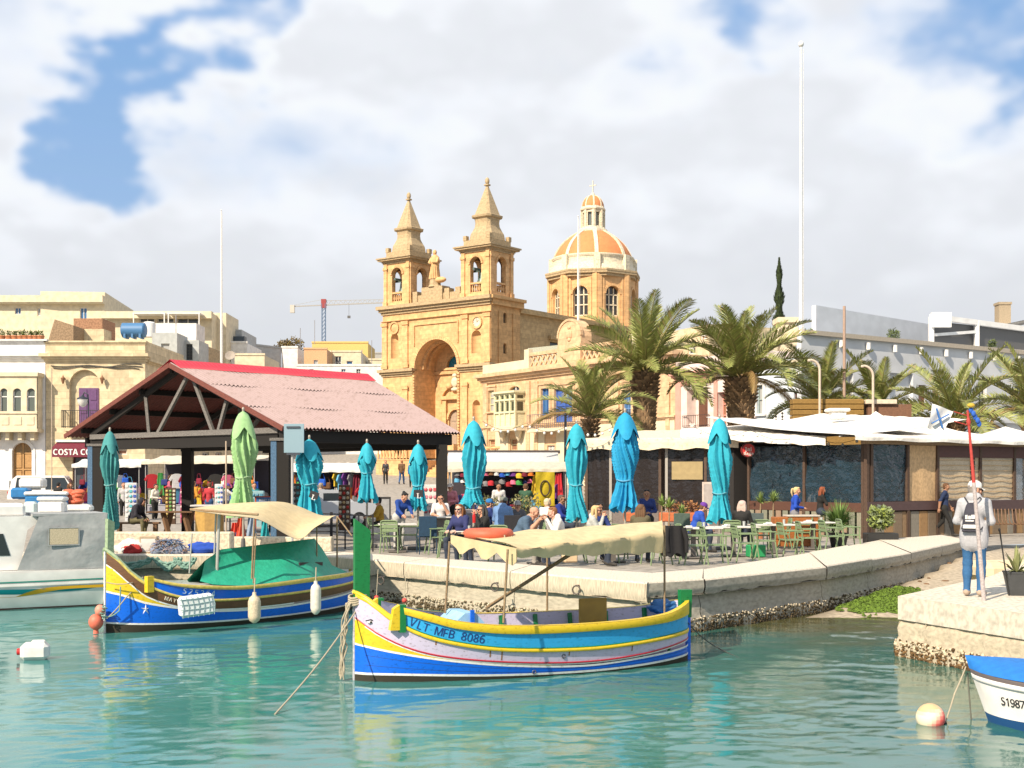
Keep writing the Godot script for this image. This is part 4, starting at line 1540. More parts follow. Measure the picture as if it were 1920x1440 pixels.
	var prof:=[[1.62,.0],[1.62,.65],[1.4,.68],[1.36,1.0],[1.30,1.35],[1.13,1.7],[.97,2.1],[.93,2.5],[.98,2.9],[1.18,3.0],[1.22,3.2],[.98,3.32],[.69,4.3],[.13,6.15],[.11,6.25],[.26,6.3],[.26,6.42],[.12,6.45]]
	for s in 2:
		var t:=Node3D.new()
		t.name="bell_tower"
		o.add_child(t,true)
		t.position=Vector3(tw*.5 if s==0 else W-tw*.5,top+.78,-tw*.5)
		var hw:=tw*.5-.12
		var hh:float=A.call(24.4)-top-.78
		var g2:=Geo.new()
		for f in 4:
			g2.tf=Transform3D(Basis(Vector3.UP,f*PI/2),Vector3.ZERO)*Transform3D(Basis(),Vector3(0,0,hw))
			g2.wall(Rect2(-hw,0,hw*2,hh),[[Rect2(-.68,.35,1.36,hh-1.15),true]],.5)
			g2.box2(Vector3(-hw,0,.002),Vector3(-hw+.42,hh-.2,.12))
			g2.box2(Vector3(hw-.42,0,.003),Vector3(hw,hh-.2,.121))
			g2.box2(Vector3(-hw-.05,hh-.95,.12),Vector3(-hw+.5,hh-.65,.2))
			g2.box2(Vector3(hw-.5,hh-.95,.12),Vector3(hw+.05,hh-.65,.2))
			g2.box2(Vector3(-hw-.05,0,.12),Vector3(-hw+.47,.5,.2))
			g2.box2(Vector3(hw-.47,0,.12),Vector3(hw+.05,.5,.2))
			arch_band(g2,0,hh-.8-.68,.7,.22,.002,.1,13)
			g2.box2(Vector3(-.68,.352,-.35),Vector3(.68,.5,-.05))
			g2.box2(Vector3(-.68,1.25,-.35),Vector3(.68,1.42,-.05))
			for i in 5:
				g2.lathe([Vector2(.06,.5),Vector2(.05,.6),Vector2(.1,.8),Vector2(.05,1.1),Vector2(.06,1.25)],6,false,0,Vector3(-.54+i*.27,0,-.2))
		g2.tf=Transform3D()
		part("bell_stage",g2,st,t)
		g2=Geo.new()
		for e in [[hh-.35,.14,.12],[hh-.2,.16,.2],[hh-.04,.16,.5],[hh+.12,.14,.62]]:
			g2.box(Vector3(0,e[0]+e[1]*.5,0),Vector3(hw*2+e[2]*2,e[1],hw*2+e[2]*2))
		part("tower_cornice",g2,dirty,t)
		g2=Geo.new()
		for i in prof.size()-1:
			for f in 8:
				var pts:=[]
				for q in [prof[i],prof[i+1]]:
					for k in [0,1]:
						var e:int=(f+k)%8
						var c:=.28 if q[1]>.66 else .02
						var hx:float=q[0]
						var cr:Array=[[hx,-hx*(1-c)],[hx,hx*(1-c)],[hx*(1-c),hx],[-hx*(1-c),hx],[-hx,hx*(1-c)],[-hx,-hx*(1-c)],[-hx*(1-c),-hx],[hx*(1-c),-hx]][e]
						pts.append(Vector3(cr[0],hh+.26+q[1]*.95,-cr[1]))
				g2.quad(pts[0],pts[1],pts[3],pts[2])
		for c in [[-1,-1],[1,-1],[1,1],[-1,1]]:
			g2.box(Vector3(c[0]*1.45,hh+.26+.85,c[1]*1.45),Vector3(.4,.45,.4))
		g2.ball(Vector3(0,hh+.26+6.42,0),Vector3(.22,.36,.22),8,10)
		part("spire",g2,dirty,t)
		g2=Geo.new()
		for e in [[0,0,.5,1.0],[.0,1.0,.3,.8]]:
			pass
		g2.lathe([Vector2(.58,1.35),Vector2(.54,1.45),Vector2(.40,1.85),Vector2(.35,2.35),Vector2(.24,2.6),Vector2(.05,2.66)],14)
		g2.bar(Vector3(-1.3,2.65,.0),Vector3(1.3,2.65,.0),.2,.2)
		g2.bar(Vector3(0,2.655,-1.3),Vector3(0,2.655,1.3),.2,.2)
		g2.ball(Vector3(0,1.4,0),Vector3(.09,.09,.09),5,6)
		var bl:=part("bell",g2,steel(Color(.10,.15,.13)),t)
		bl.position=Vector3(0,0,.75)
	g=Geo.new()
	var p0:=tw+.1
	var p1:=W-tw-.1
	g.box2(Vector3(p0,top+.79,-.9),Vector3(p1,top+1.6,-.3))
	for q in [.06,.30,.72,.94]:
		var xx:=lerpf(p0,p1,q)
		g.box2(Vector3(xx-.3,top+.79,-.95),Vector3(xx+.3,top+2.0,-.2))
	g.box2(Vector3(p0+1.3,top+.79,-1.3),Vector3(p0+4.0,top+2.3,-.15))
	g.lathe([Vector2(.75,0),Vector2(.6,.2),Vector2(.55,.7),Vector2(.62,.8)],8,true,.5,Vector3(p0+2.6,top+2.3,-.7))
	part("roof_parapet",g,dirty,o)
	g = Geo.new()
	var sx:=p0+2.6
	var sy:=top+3.1
	g.lathe([Vector2(.55,0),Vector2(.5,.5),Vector2(.42,1.1),Vector2(.44,1.6),Vector2(.46,1.9),Vector2(.36,2.2),Vector2(.16,2.38)],14,false,0,Vector3(sx,sy,-.7))
	g.ball(Vector3(sx,sy+2.6,-.66),Vector3(.2,.27,.21),8,10)
	g.tube([Vector3(sx-.42,sy+2.05,-.65),Vector3(sx-.5,sy+1.6,-.4),Vector3(sx-.15,sy+1.5,-.15)],[.16,.14,.1],8)
	g.tube([Vector3(sx+.42,sy+2.05,-.65),Vector3(sx+.48,sy+1.55,-.4),Vector3(sx+.1,sy+1.6,-.15)],[.16,.14,.1],8)
	for i in 7:
		var a:=PI*(.15+.7*i/6.0)
		g.tube([Vector3(sx+cos(a)*.4,sy+1.2,-.7+sin(a)*.4),Vector3(sx+cos(a)*.56,sy,-.7+sin(a)*.55)],[.04,.08],5)
	g.ball(Vector3(sx+.75,sy-.15,-.6),Vector3(.75,.3,.4),6,10)
	part("statue",g,st,o)
	var d:=Node3D.new()
	d.name="dome"
	o.add_child(d,true)
	d.position=Vector3(8.2,0,-25.4)
	var R:=5.0
	var d0:float=A.call(17.5)
	var d1:float=A.call(25.0)
	g=Geo.new()
	var ap:=R*cos(PI/8)
	var fl:=R*sin(PI/8)
	for f in 8:
		g.tf=Transform3D(Basis(Vector3.UP,f*PI/4+.30),Vector3.ZERO)*Transform3D(Basis(),Vector3(0,0,ap))
		g.wall(Rect2(-fl,d0,fl*2,d1-d0),[[Rect2(-.85,A.call(20.3),1.7,3.3),true]],.5)
		g.box2(Vector3(-fl,d0,-.2),Vector3(-fl+.5,d1,.16))
		g.box2(Vector3(fl-.5,d0,-.2),Vector3(fl,d1,.161))
		g.box2(Vector3(-fl+.62,d0,.002),Vector3(-fl+.85,d1-.5,.1))
		g.box2(Vector3(fl-.85,d0,.002),Vector3(fl-.62,d1-.5,.101))
		arch_band(g,0,A.call(23.6)-.85,.87,.25,.002,.12,14)
	g.tf=Transform3D()
	part("drum",g,st,d)
	for f in 8:
		g=Geo.new()
		g.tf=Transform3D(Basis(Vector3.UP,f*PI/4+.30),Vector3.ZERO)*Transform3D(Basis(),Vector3(0,0,ap-.48))
		g.box2(Vector3(-.85,A.call(20.3),-.02),Vector3(.85,A.call(23.6),.02))
		part("drum_window",g,glass(Color(.04,.04,.04)),d)
		g=Geo.new()
		g.tf=Transform3D(Basis(Vector3.UP,f*PI/4+.30),Vector3.ZERO)*Transform3D(Basis(),Vector3(0,0,ap-.42))
		for xx in [-.8,-.28,.28,.8]:
			g.box2(Vector3(xx-.06,A.call(20.3),0),Vector3(xx+.06,A.call(23.4),.08))
		for yy in [20.35,21.5,22.6]:
			g.box2(Vector3(-.85,A.call(yy),0),Vector3(.85,A.call(yy+.12),.08))
		part("window_bars",g,creamy,d)
	g=Geo.new()
	for e in [[.0,.3,.25],[.3,.25,.5],[.55,.2,.55]]:
		g.lathe([Vector2(R+e[2],d1-.35+e[0]),Vector2(R+e[2],d1-.35+e[0]+e[1])],8,true,-.3*4/PI+.5)
	part("drum_cornice",g,dirty,d)
	g=Geo.new()
	var y2:float=A.call(25.4)
	g.lathe([Vector2(R-.15,y2),Vector2(R-.25,y2+.6),Vector2(R-.45,y2+.65),Vector2(R-.5,y2+1.5),Vector2(R-.3,y2+1.6),Vector2(R-.35,y2+1.8)],32)
	part("attic_ring",g,creamy,d)
	g=Geo.new()
	var dome:=[]
	for q in [[4.42,-.2],[4.3,.3],[4.1,.75],[3.83,1.2],[3.5,1.65],[3.1,2.05],[2.62,2.45],[2.1,2.8],[1.65,3.05],[1.45,3.15]]:
		dome.append(Vector2(q[0],y2+1.75+q[1]))
	g.lathe(dome,48)
	part("cupola",g,orange,d)
	for f in 8:
		g=Geo.new()
		var a:=f*PI/4+.30+PI/8
		var pts:=[]
		for q in dome:
			pts.append(Vector3(sin(a)*(q.x+.02),q.y,cos(a)*(q.x+.02)))
		for i in pts.size()-1:
			g.bar(pts[i],pts[i+1]+(pts[i+1]-pts[i])*.05,.42,.2,Vector3(sin(a),.3,cos(a)))
		part("rib",g,creamy,d)
		g=Geo.new()
		g.tf=Transform3D(Basis(Vector3.UP,a),Vector3.ZERO)
		g.box2(Vector3(-.35,y2,R-.6),Vector3(.35,y2+1.75,R-.05))
		part("buttress",g,creamy,d)
	g=Geo.new()
	var yl:=y2+4.68
	g.lathe([Vector2(1.75,yl),Vector2(1.75,yl+.35),Vector2(1.5,yl+.4),Vector2(1.45,yl+.6)],8,true,.1)
	for f in 8:
		g.tf=Transform3D(Basis(Vector3.UP,f*PI/4+.3),Vector3.ZERO)*Transform3D(Basis(),Vector3(0,yl+.6,1.2))
		g.wall(Rect2(-.5,0,1.0,2.0),[[Rect2(-.24,.15,.48,1.55),false]],.25)
		g.box2(Vector3(-.5,0,.002),Vector3(-.36,1.95,.1))
		g.box2(Vector3(.36,0,.003),Vector3(.5,1.95,.101))
	g.tf=Transform3D()
	g.lathe([Vector2(1.45,yl+2.6),Vector2(1.5,yl+2.75),Vector2(1.35,yl+2.8),Vector2(1.3,yl+3.0)],8,true,.1)
	part("lantern",g,creamy,d)
	g=Geo.new()
	g.lathe([Vector2(1.0,yl+.62),Vector2(1.0,yl+2.55)],8,true)
	part("lantern_pane",g,glass(Color(.12,.14,.14)),d)
	g=Geo.new()
	var lp:=[]
	for i in 8:
		lp.append(Vector2(.12+1.1*cos(PI*.5*i/7),yl+2.95+1.35*sin(PI*.5*i/7)))
	g.lathe(lp,24)
	part("lantern_cap",g,orange,d)
	for f in 8:
		g=Geo.new()
		var a:=f*PI/4+.30+PI/8
		for i in lp.size()-1:
			g.bar(Vector3(sin(a)*lp[i].x,lp[i].y,cos(a)*lp[i].x),Vector3(sin(a)*lp[i+1].x,lp[i+1].y,cos(a)*lp[i+1].x),.16,.1,Vector3(sin(a),.3,cos(a)))
		part("lantern_rib",g,creamy,d)
	g=Geo.new()
	g.lathe([Vector2(.2,yl+4.25),Vector2(.25,yl+4.5),Vector2(.06,yl+4.65)],8)
	g.bar(Vector3(0,yl+4.5,0),Vector3(0,yl+6.0,0),.09,.09)
	g.bar(Vector3(-.45,yl+5.45,.002),Vector3(.45,yl+5.45,.002),.08,.08)
	part("cross",g,creamy,d)
	var f:=facade("church_steps","stone steps with balustrades in front of the church door","steps",L(600,.0455,2.2),L(905,.0415,2.2))
	var fw:=Vector2(L(905,.0415).x-L(600,.0455).x,L(905,.0415).z-L(600,.0455).z).length()
	for i in 10:
		g=Geo.new()
		var xa:=fw*.62
		g.box2(Vector3(xa,i*.19,-i*.36-8),Vector3(xa+3.2,i*.19+.185,-i*.36+.35))
		part("step",g,st,f)
	g=Geo.new()
	g.box2(Vector3(fw*.62+3.21,0,-8),Vector3(fw+2,1.9,-.3))
	g.box2(Vector3(fw*.35,0,-8),Vector3(fw*.62-.01,1.9,-.3))
	g.box2(Vector3(fw*.62+3.2,0,-.3),Vector3(fw*.62+3.8,3.1,.25))
	g.box2(Vector3(fw*.62-.6,0,-.3),Vector3(fw*.62,3.1,.25))
	part("terrace_wall",g,st,f)
	var pb:=balustrade(Vector3(fw*.62+3.8,1.9,-.4),Vector3(fw+2,1.9,-.4),1.0,12)
	part("balustrade",pb,st,f)
	part("balustrade",balustrade(Vector3(fw*.35,1.9,-.4),Vector3(fw*.62-.6,1.9,-.4),1.0,12),st,f)
func bush(r:float,n:int,leaf:float,col:Color,seed_:int,squash:=Vector3(1,.9,1)) -> Geo:
	var g:=Geo.new()
	var rr:=RandomNumberGenerator.new()
	rr.seed=900+seed_
	var nz:=FastNoiseLite.new()
	nz.seed=seed_
	nz.frequency=1.6/r
	for i in n:
		var d:=Vector3(rr.randf_range(-1,1),rr.randf_range(-1,1),rr.randf_range(-1,1)).normalized()
		var p:=d*r*(.72+.5*nz.get_noise_3dv(d*r))*pow(rr.randf(),.3)*squash
		var u:=Vector3(rr.randf_range(-1,1),rr.randf_range(-.4,1),rr.randf_range(-1,1)).normalized()+d*.6
		u=u.normalized()
		var w:=u.cross(Vector3(rr.randf_range(-1,1),rr.randf_range(-1,1),rr.randf_range(-1,1))).normalized()
		var s:=leaf*rr.randf_range(.6,1.3)
		var v:=rr.randf_range(.55,1.5)
		g.col=Color(col.r*v,col.g*v,col.b*rr.randf_range(.6,1.4))
		var a:=p-u*s*.5
		g.quad(a,p+w*s*.28,p+u*s*.6,p-w*s*.28)
	return g
var frond_meshes:=[]
func make_fronds() -> void:
	for v in 5:
		var rr:=RandomNumberGenerator.new()
		rr.seed=50+v
		var g:=Geo.new()
		var dry:bool=v==4
		var droop:float=[.7,.95,1.2,.45,1.1][v]
		var pts:=[]
		var dirs:=[]
		var p:=Vector3.ZERO
		var n:=16
		for i in n+1:
			var t:=float(i)/n
			var a:=.15-droop*pow(t,1.6)*1.25
			var d:=Vector3(cos(a),sin(a),.06*sin(t*3+v))
			pts.append(p)
			dirs.append(d)
			p+=d/n
		g.col=Color(.20,.19,.06) if not dry else Color(.22,.14,.06)
		var rad:=[]
		for i in n+1:
			rad.append(lerpf(.016,.003,float(i)/n))
		g.tube(pts,rad,4,false)
		var m:=46
		for i in m:
			var t:=.10+.90*i/m
			var f:=t*n
			var k:=mini(int(f),n-1)
			var o:Vector3=pts[k].lerp(pts[k+1],f-k)
			var d:Vector3=dirs[k]
			var up:=Vector3(0,0,1).cross(d).normalized()
			for s in [-1.0,1.0]:
				var len_:=.22*pow(sin(PI*clampf(t*.86+.12,0,1)),.7)*rr.randf_range(.85,1.1)
				var ld:=(d*.75+Vector3(0,0,s)*.8+up*rr.randf_range(.25,.6)).normalized()
				if dry:
					ld=(d*.9+Vector3(0,-.2,s*.4)).normalized()
				var e:=o+ld*len_+Vector3(0,-len_*rr.randf_range(.05,.28),0)
				var mid:=o+ld*len_*.5
				var w:=d*.0105
				var c:=rr.randf_range(.7,1.35)
				g.col=Color(.20*c,.225*c,.062*c) if not dry else Color(.27*c,.18*c,.07*c)
				if rr.randf()<.12:
					g.col=Color(.24,.20,.08)
				g.quad(o-w*.6,mid-w,mid+w,o+w*.6)
				g.tri(mid-w,e,mid+w)
		frond_meshes.append(g.mesh())
func palm(label:String,at:Vector3,trunk:float,r:float,len_:float,n:int,seed_:int,low:=-.35,spread:=1.0) -> void:
	var t:=thing("palm_tree",label,"palm tree",at,0,"palms along the promenade")
	var rr:=RandomNumberGenerator.new()
	rr.seed=seed_
	var bark:=mat("palm bark",Color(.20,.135,.075),.95,"stain",Vector3.ONE*1.2,"rough")
	var g:=Geo.new()
	g.lathe([Vector2(r*.95,0),Vector2(r*.9,trunk*.5),Vector2(r*1.05,trunk*.8),Vector2(r*1.15,trunk*.93),Vector2(r*.5,trunk+.25)],14)
	part("trunk",g,bark,t)
	g=Geo.new()
	var rows:=int(trunk/.17)
	for i in rows:
		var y:=trunk*(i+.5)/rows
		var m:=13
		var f:=float(i)/rows
		var rad:=r*(.9 if f<.5 else lerpf(.9,1.15,(f-.5)*2))
		for k in m:
			var a:=TAU*(k+.5*(i%2))/m+rr.randf()*.1
			var d:=Vector3(cos(a),0,sin(a))
			var s:=Vector3(-sin(a),0,cos(a))
			var w:=rad*.26
			var out_:=.05+.05*rr.randf()+(.14 if f>.8 else .0)
			var v:=rr.randf_range(.5,1.3)
			g.col=Color(.24*v,.16*v,.09*v)
			var b:=d*rad*.97+Vector3(0,y-.1,0)
			var tip:=d*(rad+out_)+Vector3(0,y+.13,0)
			g.quad(b-s*w,b+s*w,tip+s*w*.5,tip-s*w*.5)
			g.tri(b-s*w,tip-s*w*.5,d*rad*.9+Vector3(0,y+.1,0)-s*w)
			g.tri(b+s*w,d*rad*.9+Vector3(0,y+.1,0)+s*w,tip+s*w*.5)
			g.quad(tip-s*w*.5,tip+s*w*.5,d*rad*.9+Vector3(0,y+.12,0)+s*w,d*rad*.9+Vector3(0,y+.12,0)-s*w)
	part("leaf_stubs",g,mat("stub bark",Color.WHITE,.95),t).set_meta("kind","stuff")
	var fm:=mat("palm leaf",Color.WHITE,.5)
	fm.backlight_enabled=true
	fm.backlight=Color(.10,.13,.03)
	for i in n:
		var f:=(i+.5)/n
		var el:=lerpf(1.45,low,pow(f,.75))+rr.randf_range(-.12,.12)
		var az:=i*2.39996+rr.randf_range(-.25,.25)
		var v:=3 if f<.25 else (0 if f<.5 else (1 if f<.8 else 2))
		if f>.9 and rr.randf()<.5:
			v=4
		var o:=part("frond",frond_meshes[v],fm,t)
		var s:=len_*rr.randf_range(.82,1.1)*(.85 if f<.15 else 1.0)
		o.transform=Transform3D(Basis(Vector3.UP,az)*Basis(Vector3.BACK,el)*Basis(Vector3.RIGHT,rr.randf_range(-.5,.5))*Basis.from_scale(Vector3(s,s,s*spread)),Vector3(cos(az)*r*.35,trunk+.1+.25*(1-f),-sin(az)*r*.35))
func build_trees() -> void:
	make_fronds()
	palm("tall palm with thick trunk left of the pink house",L(1209,.0255),6.9,.50,4.2,36,1,-.32)
	palm("tall palm with pineapple shaped trunk before the pink house",L(1389,.0258),6.7,.60,4.1,38,2,-.1)
	palm("short palm low in front of the club house balcony",L(1107,.0235),4.5,.24,2.9,27,3,-.05)
	palm("palm behind the left curved lamp and wooden planter",L(1542,.0270),5.6,.35,3.6,30,4,-.4)
	palm("darker palm at the right curved lamp post",L(1645,.0275),5.3,.35,3.3,30,5,-.4)
	palm("broad palm standing above the white tents at right",L(1790,.0255),4.6,.35,3.7,27,6,-.2)
	palm("palm cut by the right edge of the frame",L(1932,.0260),5.2,.35,3.9,27,7,-.3)
	var t:=thing("cypress_tree","dark narrow cypress rising behind the palms","cypress",L(1461,.06,6))
	var g:=Geo.new()
	g.tube([Vector3(0,0,0),Vector3(0,10,0)],[.25,.05],6)
	part("trunk",g,mats["palm bark"],t)
	g=Geo.new()
	var rr:=RandomNumberGenerator.new()
	rr.seed=9
	for i in 5200:
		var y:=21.0*pow(rr.randf(),.9)
		var f:=y/21.0
		var rad:=1.45*pow(1.0-f,.6)*(.5+minf(f*6,.5))*(.8+.3*sin(y*2.3+1))
		var a:=rr.randf()*TAU
		var rad2:=rad*pow(rr.randf(),.35)
		var p:=Vector3(cos(a)*rad2,y+.3,sin(a)*rad2)
		var c:=rr.randf_range(.5,1.4)
		g.col=Color(.035*c,.055*c,.02*c)
		var u:=Vector3(cos(a)*.4,1,sin(a)*.4).normalized()*.42
		var w:=Vector3(-sin(a),rr.randf_range(-.4,.4),cos(a))*.09
		g.quad(p-u*.4,p+w,p+u*.6,p-w)
	part("foliage",g,mat("leaf",Color.WHITE,.7),t)
	for q in [[532,652,.075,1.6,"brownish round tree at left of hillside clump"],[552,650,.075,1.9,"brownish bushy tree at right of hillside clump"]]:
		t=thing("hill_tree",q[4],"tree",P(q[0],q[1]+8,q[2]),0,"trees on the hillside")
		g=Geo.new()
		g.tube([Vector3(0,-1,0),Vector3(0,1,0)],.15,6)
		part("trunk",g,mats["palm bark"],t)
		part("crown",bush(q[3],700,.3,Color(.16,.12,.05),int(q[0])),mat("leaf",Color.WHITE,.7),t).position=Vector3(0,.7,0)
func awning(g: Geo,a: Vector3,b: Vector3,back: Vector3,drop: float,sag := 0.1,n := 24) -> void:
	var rows:=[]
	for j in 7:
		var ln:=PackedVector3Array()
		var f:=float(j)/6
		for i in n+1:
			var t:=float(i)/n
			ln.append(a.lerp(b,t)+back*f+Vector3.UP*(-sag*sin(PI*f)*(.6+.4*cos(t*20))+.015*sin(t*57+j)))
		rows.append(ln)
	rows.reverse()
	var out_:=-Vector3(back.x,0,back.z).normalized()
	for e in [.15,.5,1.0]:
		var ln:=PackedVector3Array()
		for i in n+1:
			var t:=float(i)/n
			ln.append(a.lerp(b,t)+out_*(.05+.035*sin(t*43+1.7*sin(t*9))*e)-Vector3.UP*drop*e*(1.0+.10*sin(t*31)))
		rows.append(ln)
	rows.reverse()
	g.sheet(rows,.012)
func build_restaurant() -> void:
	var canvas:=mat("cream canvas",Color(.66,.58,.43),.9,"wear",Vector3.ONE*.5,"crumple")
	canvas.normal_scale=.35
	var wcan:=mat("white canvas",Color(.76,.74,.70),.9,"wear",Vector3.ONE*.4,"crumple")
	wcan.normal_scale=.35
	var post:=mat("brown post",Color(.10,.06,.04),.7,"grain",Vector3(2,.5,2))
	var dark:=mat("dark plastic",Color(.022,.018,.018),.16,"",Vector3.ONE*.5,"crumple")
	dark.normal_scale=.4
	var navy:=mat("navy plastic",Color(.02,.05,.075,.42),.10,"",Vector3.ONE*.5,"crumple")
	navy.transparency=BaseMaterial3D.TRANSPARENCY_ALPHA
	navy.normal_scale=1.0
	var wood:=mat("worn planks",Color(.27,.18,.10),.85,"grain",Vector3(4,.4,4),"rough")
	var tanb:=mat("tan board",Color(.58,.40,.22),.8,"stain",Vector3(.8,.5,.8))
	var a:=L(1098,.0200)
	var b:=L(1390,.0190)
	var o:=facade("cafe_pavilion","cafe pavilion with cream cloth roof and smoked plastic screens","pavilion",a,b)
	var w:=Vector2(b.x-a.x,b.z-a.z).length()
	var g:=Geo.new()
	awning(g,Vector3(-.2,3.42,.4),Vector3(w,3.42,.4),Vector3(0,.5,-6),.42,.1)
	part("cloth_roof",g,canvas,o)
	for i in 6:
		var x:float=[.05,1.0,2.9,3.15,4.6,5.65][i]
		g=Geo.new()
		g.box2(Vector3(x-.05,0,-.05),Vector3(x+.05,3.2,.05))
		part("post",g,steel(Color(.35,.33,.3)) if i in [1,3] else post,o)
	for q in [[.1,.95,0],[1.05,2.85,0],[3.2,4.55,0],[4.65,5.6,1]]:
		g=Geo.new()
		var rows:=[]
		for j in 5:
			var ln:=PackedVector3Array()
			for i in 9:
				ln.append(Vector3(lerpf(q[0],q[1],i/8.0),.75+2.35*j/4.0,.03*sin(i*1.9+j*.7)-.02))
			rows.append(ln)
		rows.reverse()
		g.sheet(rows,.004)
		part("plastic_screen",g,dark if q[2]==0 else navy,o)
	g=Geo.new()
	g.box2(Vector3(.1,0,-.06),Vector3(w,.75,.02))
	part("low_wall",g,mat("grey board",Color(.2,.17,.16),.8,"grain",Vector3(.5,4,.5)),o)
	g=Geo.new()
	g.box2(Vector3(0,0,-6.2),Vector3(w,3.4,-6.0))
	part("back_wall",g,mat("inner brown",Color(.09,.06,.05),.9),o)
	g=Geo.new()
	g.box2(Vector3(3.35,1.9,.03),Vector3(4.5,2.55,.045))
	part("menu_board",g,paint(Color(.35,.27,.13)),o)
	a=L(1392,.0190)
	b=L(1622,.0172)
	o=facade("restaurant","restaurant with white canvas roof and clear plastic screens","restaurant",a,b)
	w=Vector2(b.x-a.x,b.z-a.z).length()
	g=Geo.new()
	awning(g,Vector3(-2.15,3.75,.9),Vector3(w-.95,3.30,.75),Vector3(.6,.75,-7),.30,.12,30)
	part("canvas_roof",g,wcan,o)
	var rx:=[uv(o,1405,900).x,uv(o,1509,900).x,uv(o,1619,900).x]
	for x in rx:
		g=Geo.new()
		g.box2(Vector3(x-.05,0,-.05),Vector3(x+.05,3.15,.06))
		part("post",g,post,o)
	for q in [[rx[0]+.06,rx[1]-.06],[rx[1]+.06,rx[2]-.06]]:
		g=Geo.new()
		var rows:=[]
		for j in 7:
			var ln:=PackedVector3Array()
			for i in 17:
				var f:=i/16.0
				ln.append(Vector3(lerpf(q[0],q[1],f),1.15+1.9*j/6.0,.035*sin(f*9+j*1.1)+.02*sin(f*23-j*2.0)))
			rows.append(ln)
		rows.reverse()
		g.sheet(rows,.004)
		part("plastic_screen",g,navy,o)
	g=Geo.new()
	g.box2(Vector3(.3,.85,-.06),Vector3(w,1.15,.05))
	part("brown_band",g,mat("brown skirt",Color(.10,.045,.03),.5,"mottle"),o)
	for i in 16:
		g=Geo.new()
		var x0:=lerpf(.32,w,i/16.0)
		g.rbox(Vector3(x0+.12,.42,.01+.006*(i%3)),Vector3(.235,.85,.05),.012)
		part("plank",g,mat("grey green plank %d"%(i%3),[Color(.30,.29,.22),Color(.34,.24,.17),Color(.25,.26,.2)][i%3],.85,"grain",Vector3(4,.4,4)),o)
	g=Geo.new()
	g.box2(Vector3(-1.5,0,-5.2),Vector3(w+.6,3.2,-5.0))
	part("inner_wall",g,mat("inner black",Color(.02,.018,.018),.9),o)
	var t:=thing("round_sign","round red and black sign hanging at the restaurant entrance","sign",P(1403,844,.0187))
	g=Geo.new()
	g.tf=Transform3D(Basis(Vector3.RIGHT,PI/2),Vector3.ZERO)
	g.lathe([Vector2(.24,-.04),Vector2(.26,-.03),Vector2(.26,.03),Vector2(.24,.04)],28)
	part("disc",g,mat("sign red",Color(.50,.03,.03),.4),t)
	g=Geo.new()
	var ring:=[]
	for i in 25:
		ring.append(Vector3(cos(TAU*i/24)*.24,sin(TAU*i/24)*.24,.045))
	g.tube(ring,.018,6,false)
	part("rim",g,mat("sign black",Color(.02,.02,.02),.4),t)
	words("Jai",.13,.01,paint(Color(.75,.7,.66)),t,Transform3D(Basis(),Vector3(.0,.03,.05)),"Droid Serif",700)
	words("Bajja",.10,.01,paint(Color(.75,.7,.66)),t,Transform3D(Basis(),Vector3(.0,-.12,.05)),"Droid Serif",700)
	a=L(1622.5,.0171)
	b=L(2010,.0196)
	o=facade("wooden_restaurant","weathered wooden restaurant front with faded screens and plank base","restaurant",a,b)
	w=Vector2(b.x-a.x,b.z-a.z).length()
	var px:=[1632,1700,1756,1836,1900,1970]
	var xs:=[]
	for x in px:
		xs.append(uv(o,x,900).x)
	g=Geo.new()
	g.box2(Vector3(-.1,3.05,-.1),Vector3(w,3.24,.14))
	part("beam",g,mat("tan beam",Color(.36,.25,.15),.8,"grain",Vector3(.4,3,.4)),o)
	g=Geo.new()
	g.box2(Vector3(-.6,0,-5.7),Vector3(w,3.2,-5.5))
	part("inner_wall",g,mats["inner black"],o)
	for x in [.05]+xs:
		g=Geo.new()
		g.box2(Vector3(x-.055,0,-.06),Vector3(x+.055,3.05,.08))
		part("post",g,post,o)
	var sm:=[navy,tanb,mat("faded screen",Color(.54,.45,.32),.35,"stain",Vector3(.8,2.0,.8),"crumple"),mats["faded screen"],navy]
	for i in 5:
		g=Geo.new()
		var rows:=[]
		for j in 5:
			var ln:=PackedVector3Array()
			for k in 9:
				ln.append(Vector3(lerpf(xs[i]+.06,xs[i+1]-.06,k/8.0),1.2+1.84*j/4.0,.015*sin(k*1.3+j)))
			rows.append(ln)
		rows.reverse()
		g.sheet(rows,.004)
		part("screen",g,sm[i],o)
		if i in [2,3]:
			for j in 9:
				g=Geo.new()
				g.box2(Vector3(xs[i]+.08,1.3+j*.18,.02),Vector3(xs[i+1]-.08,1.32+j*.18,.035))
				part("slat",g,tanb,o)
	g=Geo.new()
	g.box2(Vector3(xs[2],2.65,.03),Vector3(w,3.049,.06))
	part("upper_band",g,mat("maroon board",Color(.09,.035,.03),.6,"mottle"),o)
	g=Geo.new()
	g.box2(Vector3(0,.9,-.05),Vector3(xs[2],1.19,.09))
	g.box2(Vector3(xs[2]+.002,.85,-.05),Vector3(w,1.19,.10))
	part("dark_band",g,mat("purple brown board",Color(.085,.05,.05),.6,"mottle"),o)
	var n:=26
	for i in n:
		g=Geo.new()
		var x0:=lerpf(.02,w,float(i)/n)
		g.rbox(Vector3(x0+w/n*.5,.43,.005*(i%4)),Vector3(w/n-.012,.86,.06),.012)
		part("plank",g,mat("worn plank %d"%(i%4),[Color(.27,.18,.10),Color(.24,.22,.18),Color(.33,.20,.09),Color(.20,.15,.10)][i%4],.85,"stain",Vector3(4,.5,4),"rough"),o)
	g=Geo.new()
	awning(g,Vector3(-.9,3.32,.35),Vector3(w,3.26,.45),Vector3(0,.85,-7),.16,.14,40)
	part("canvas_roof",g,wcan,o)
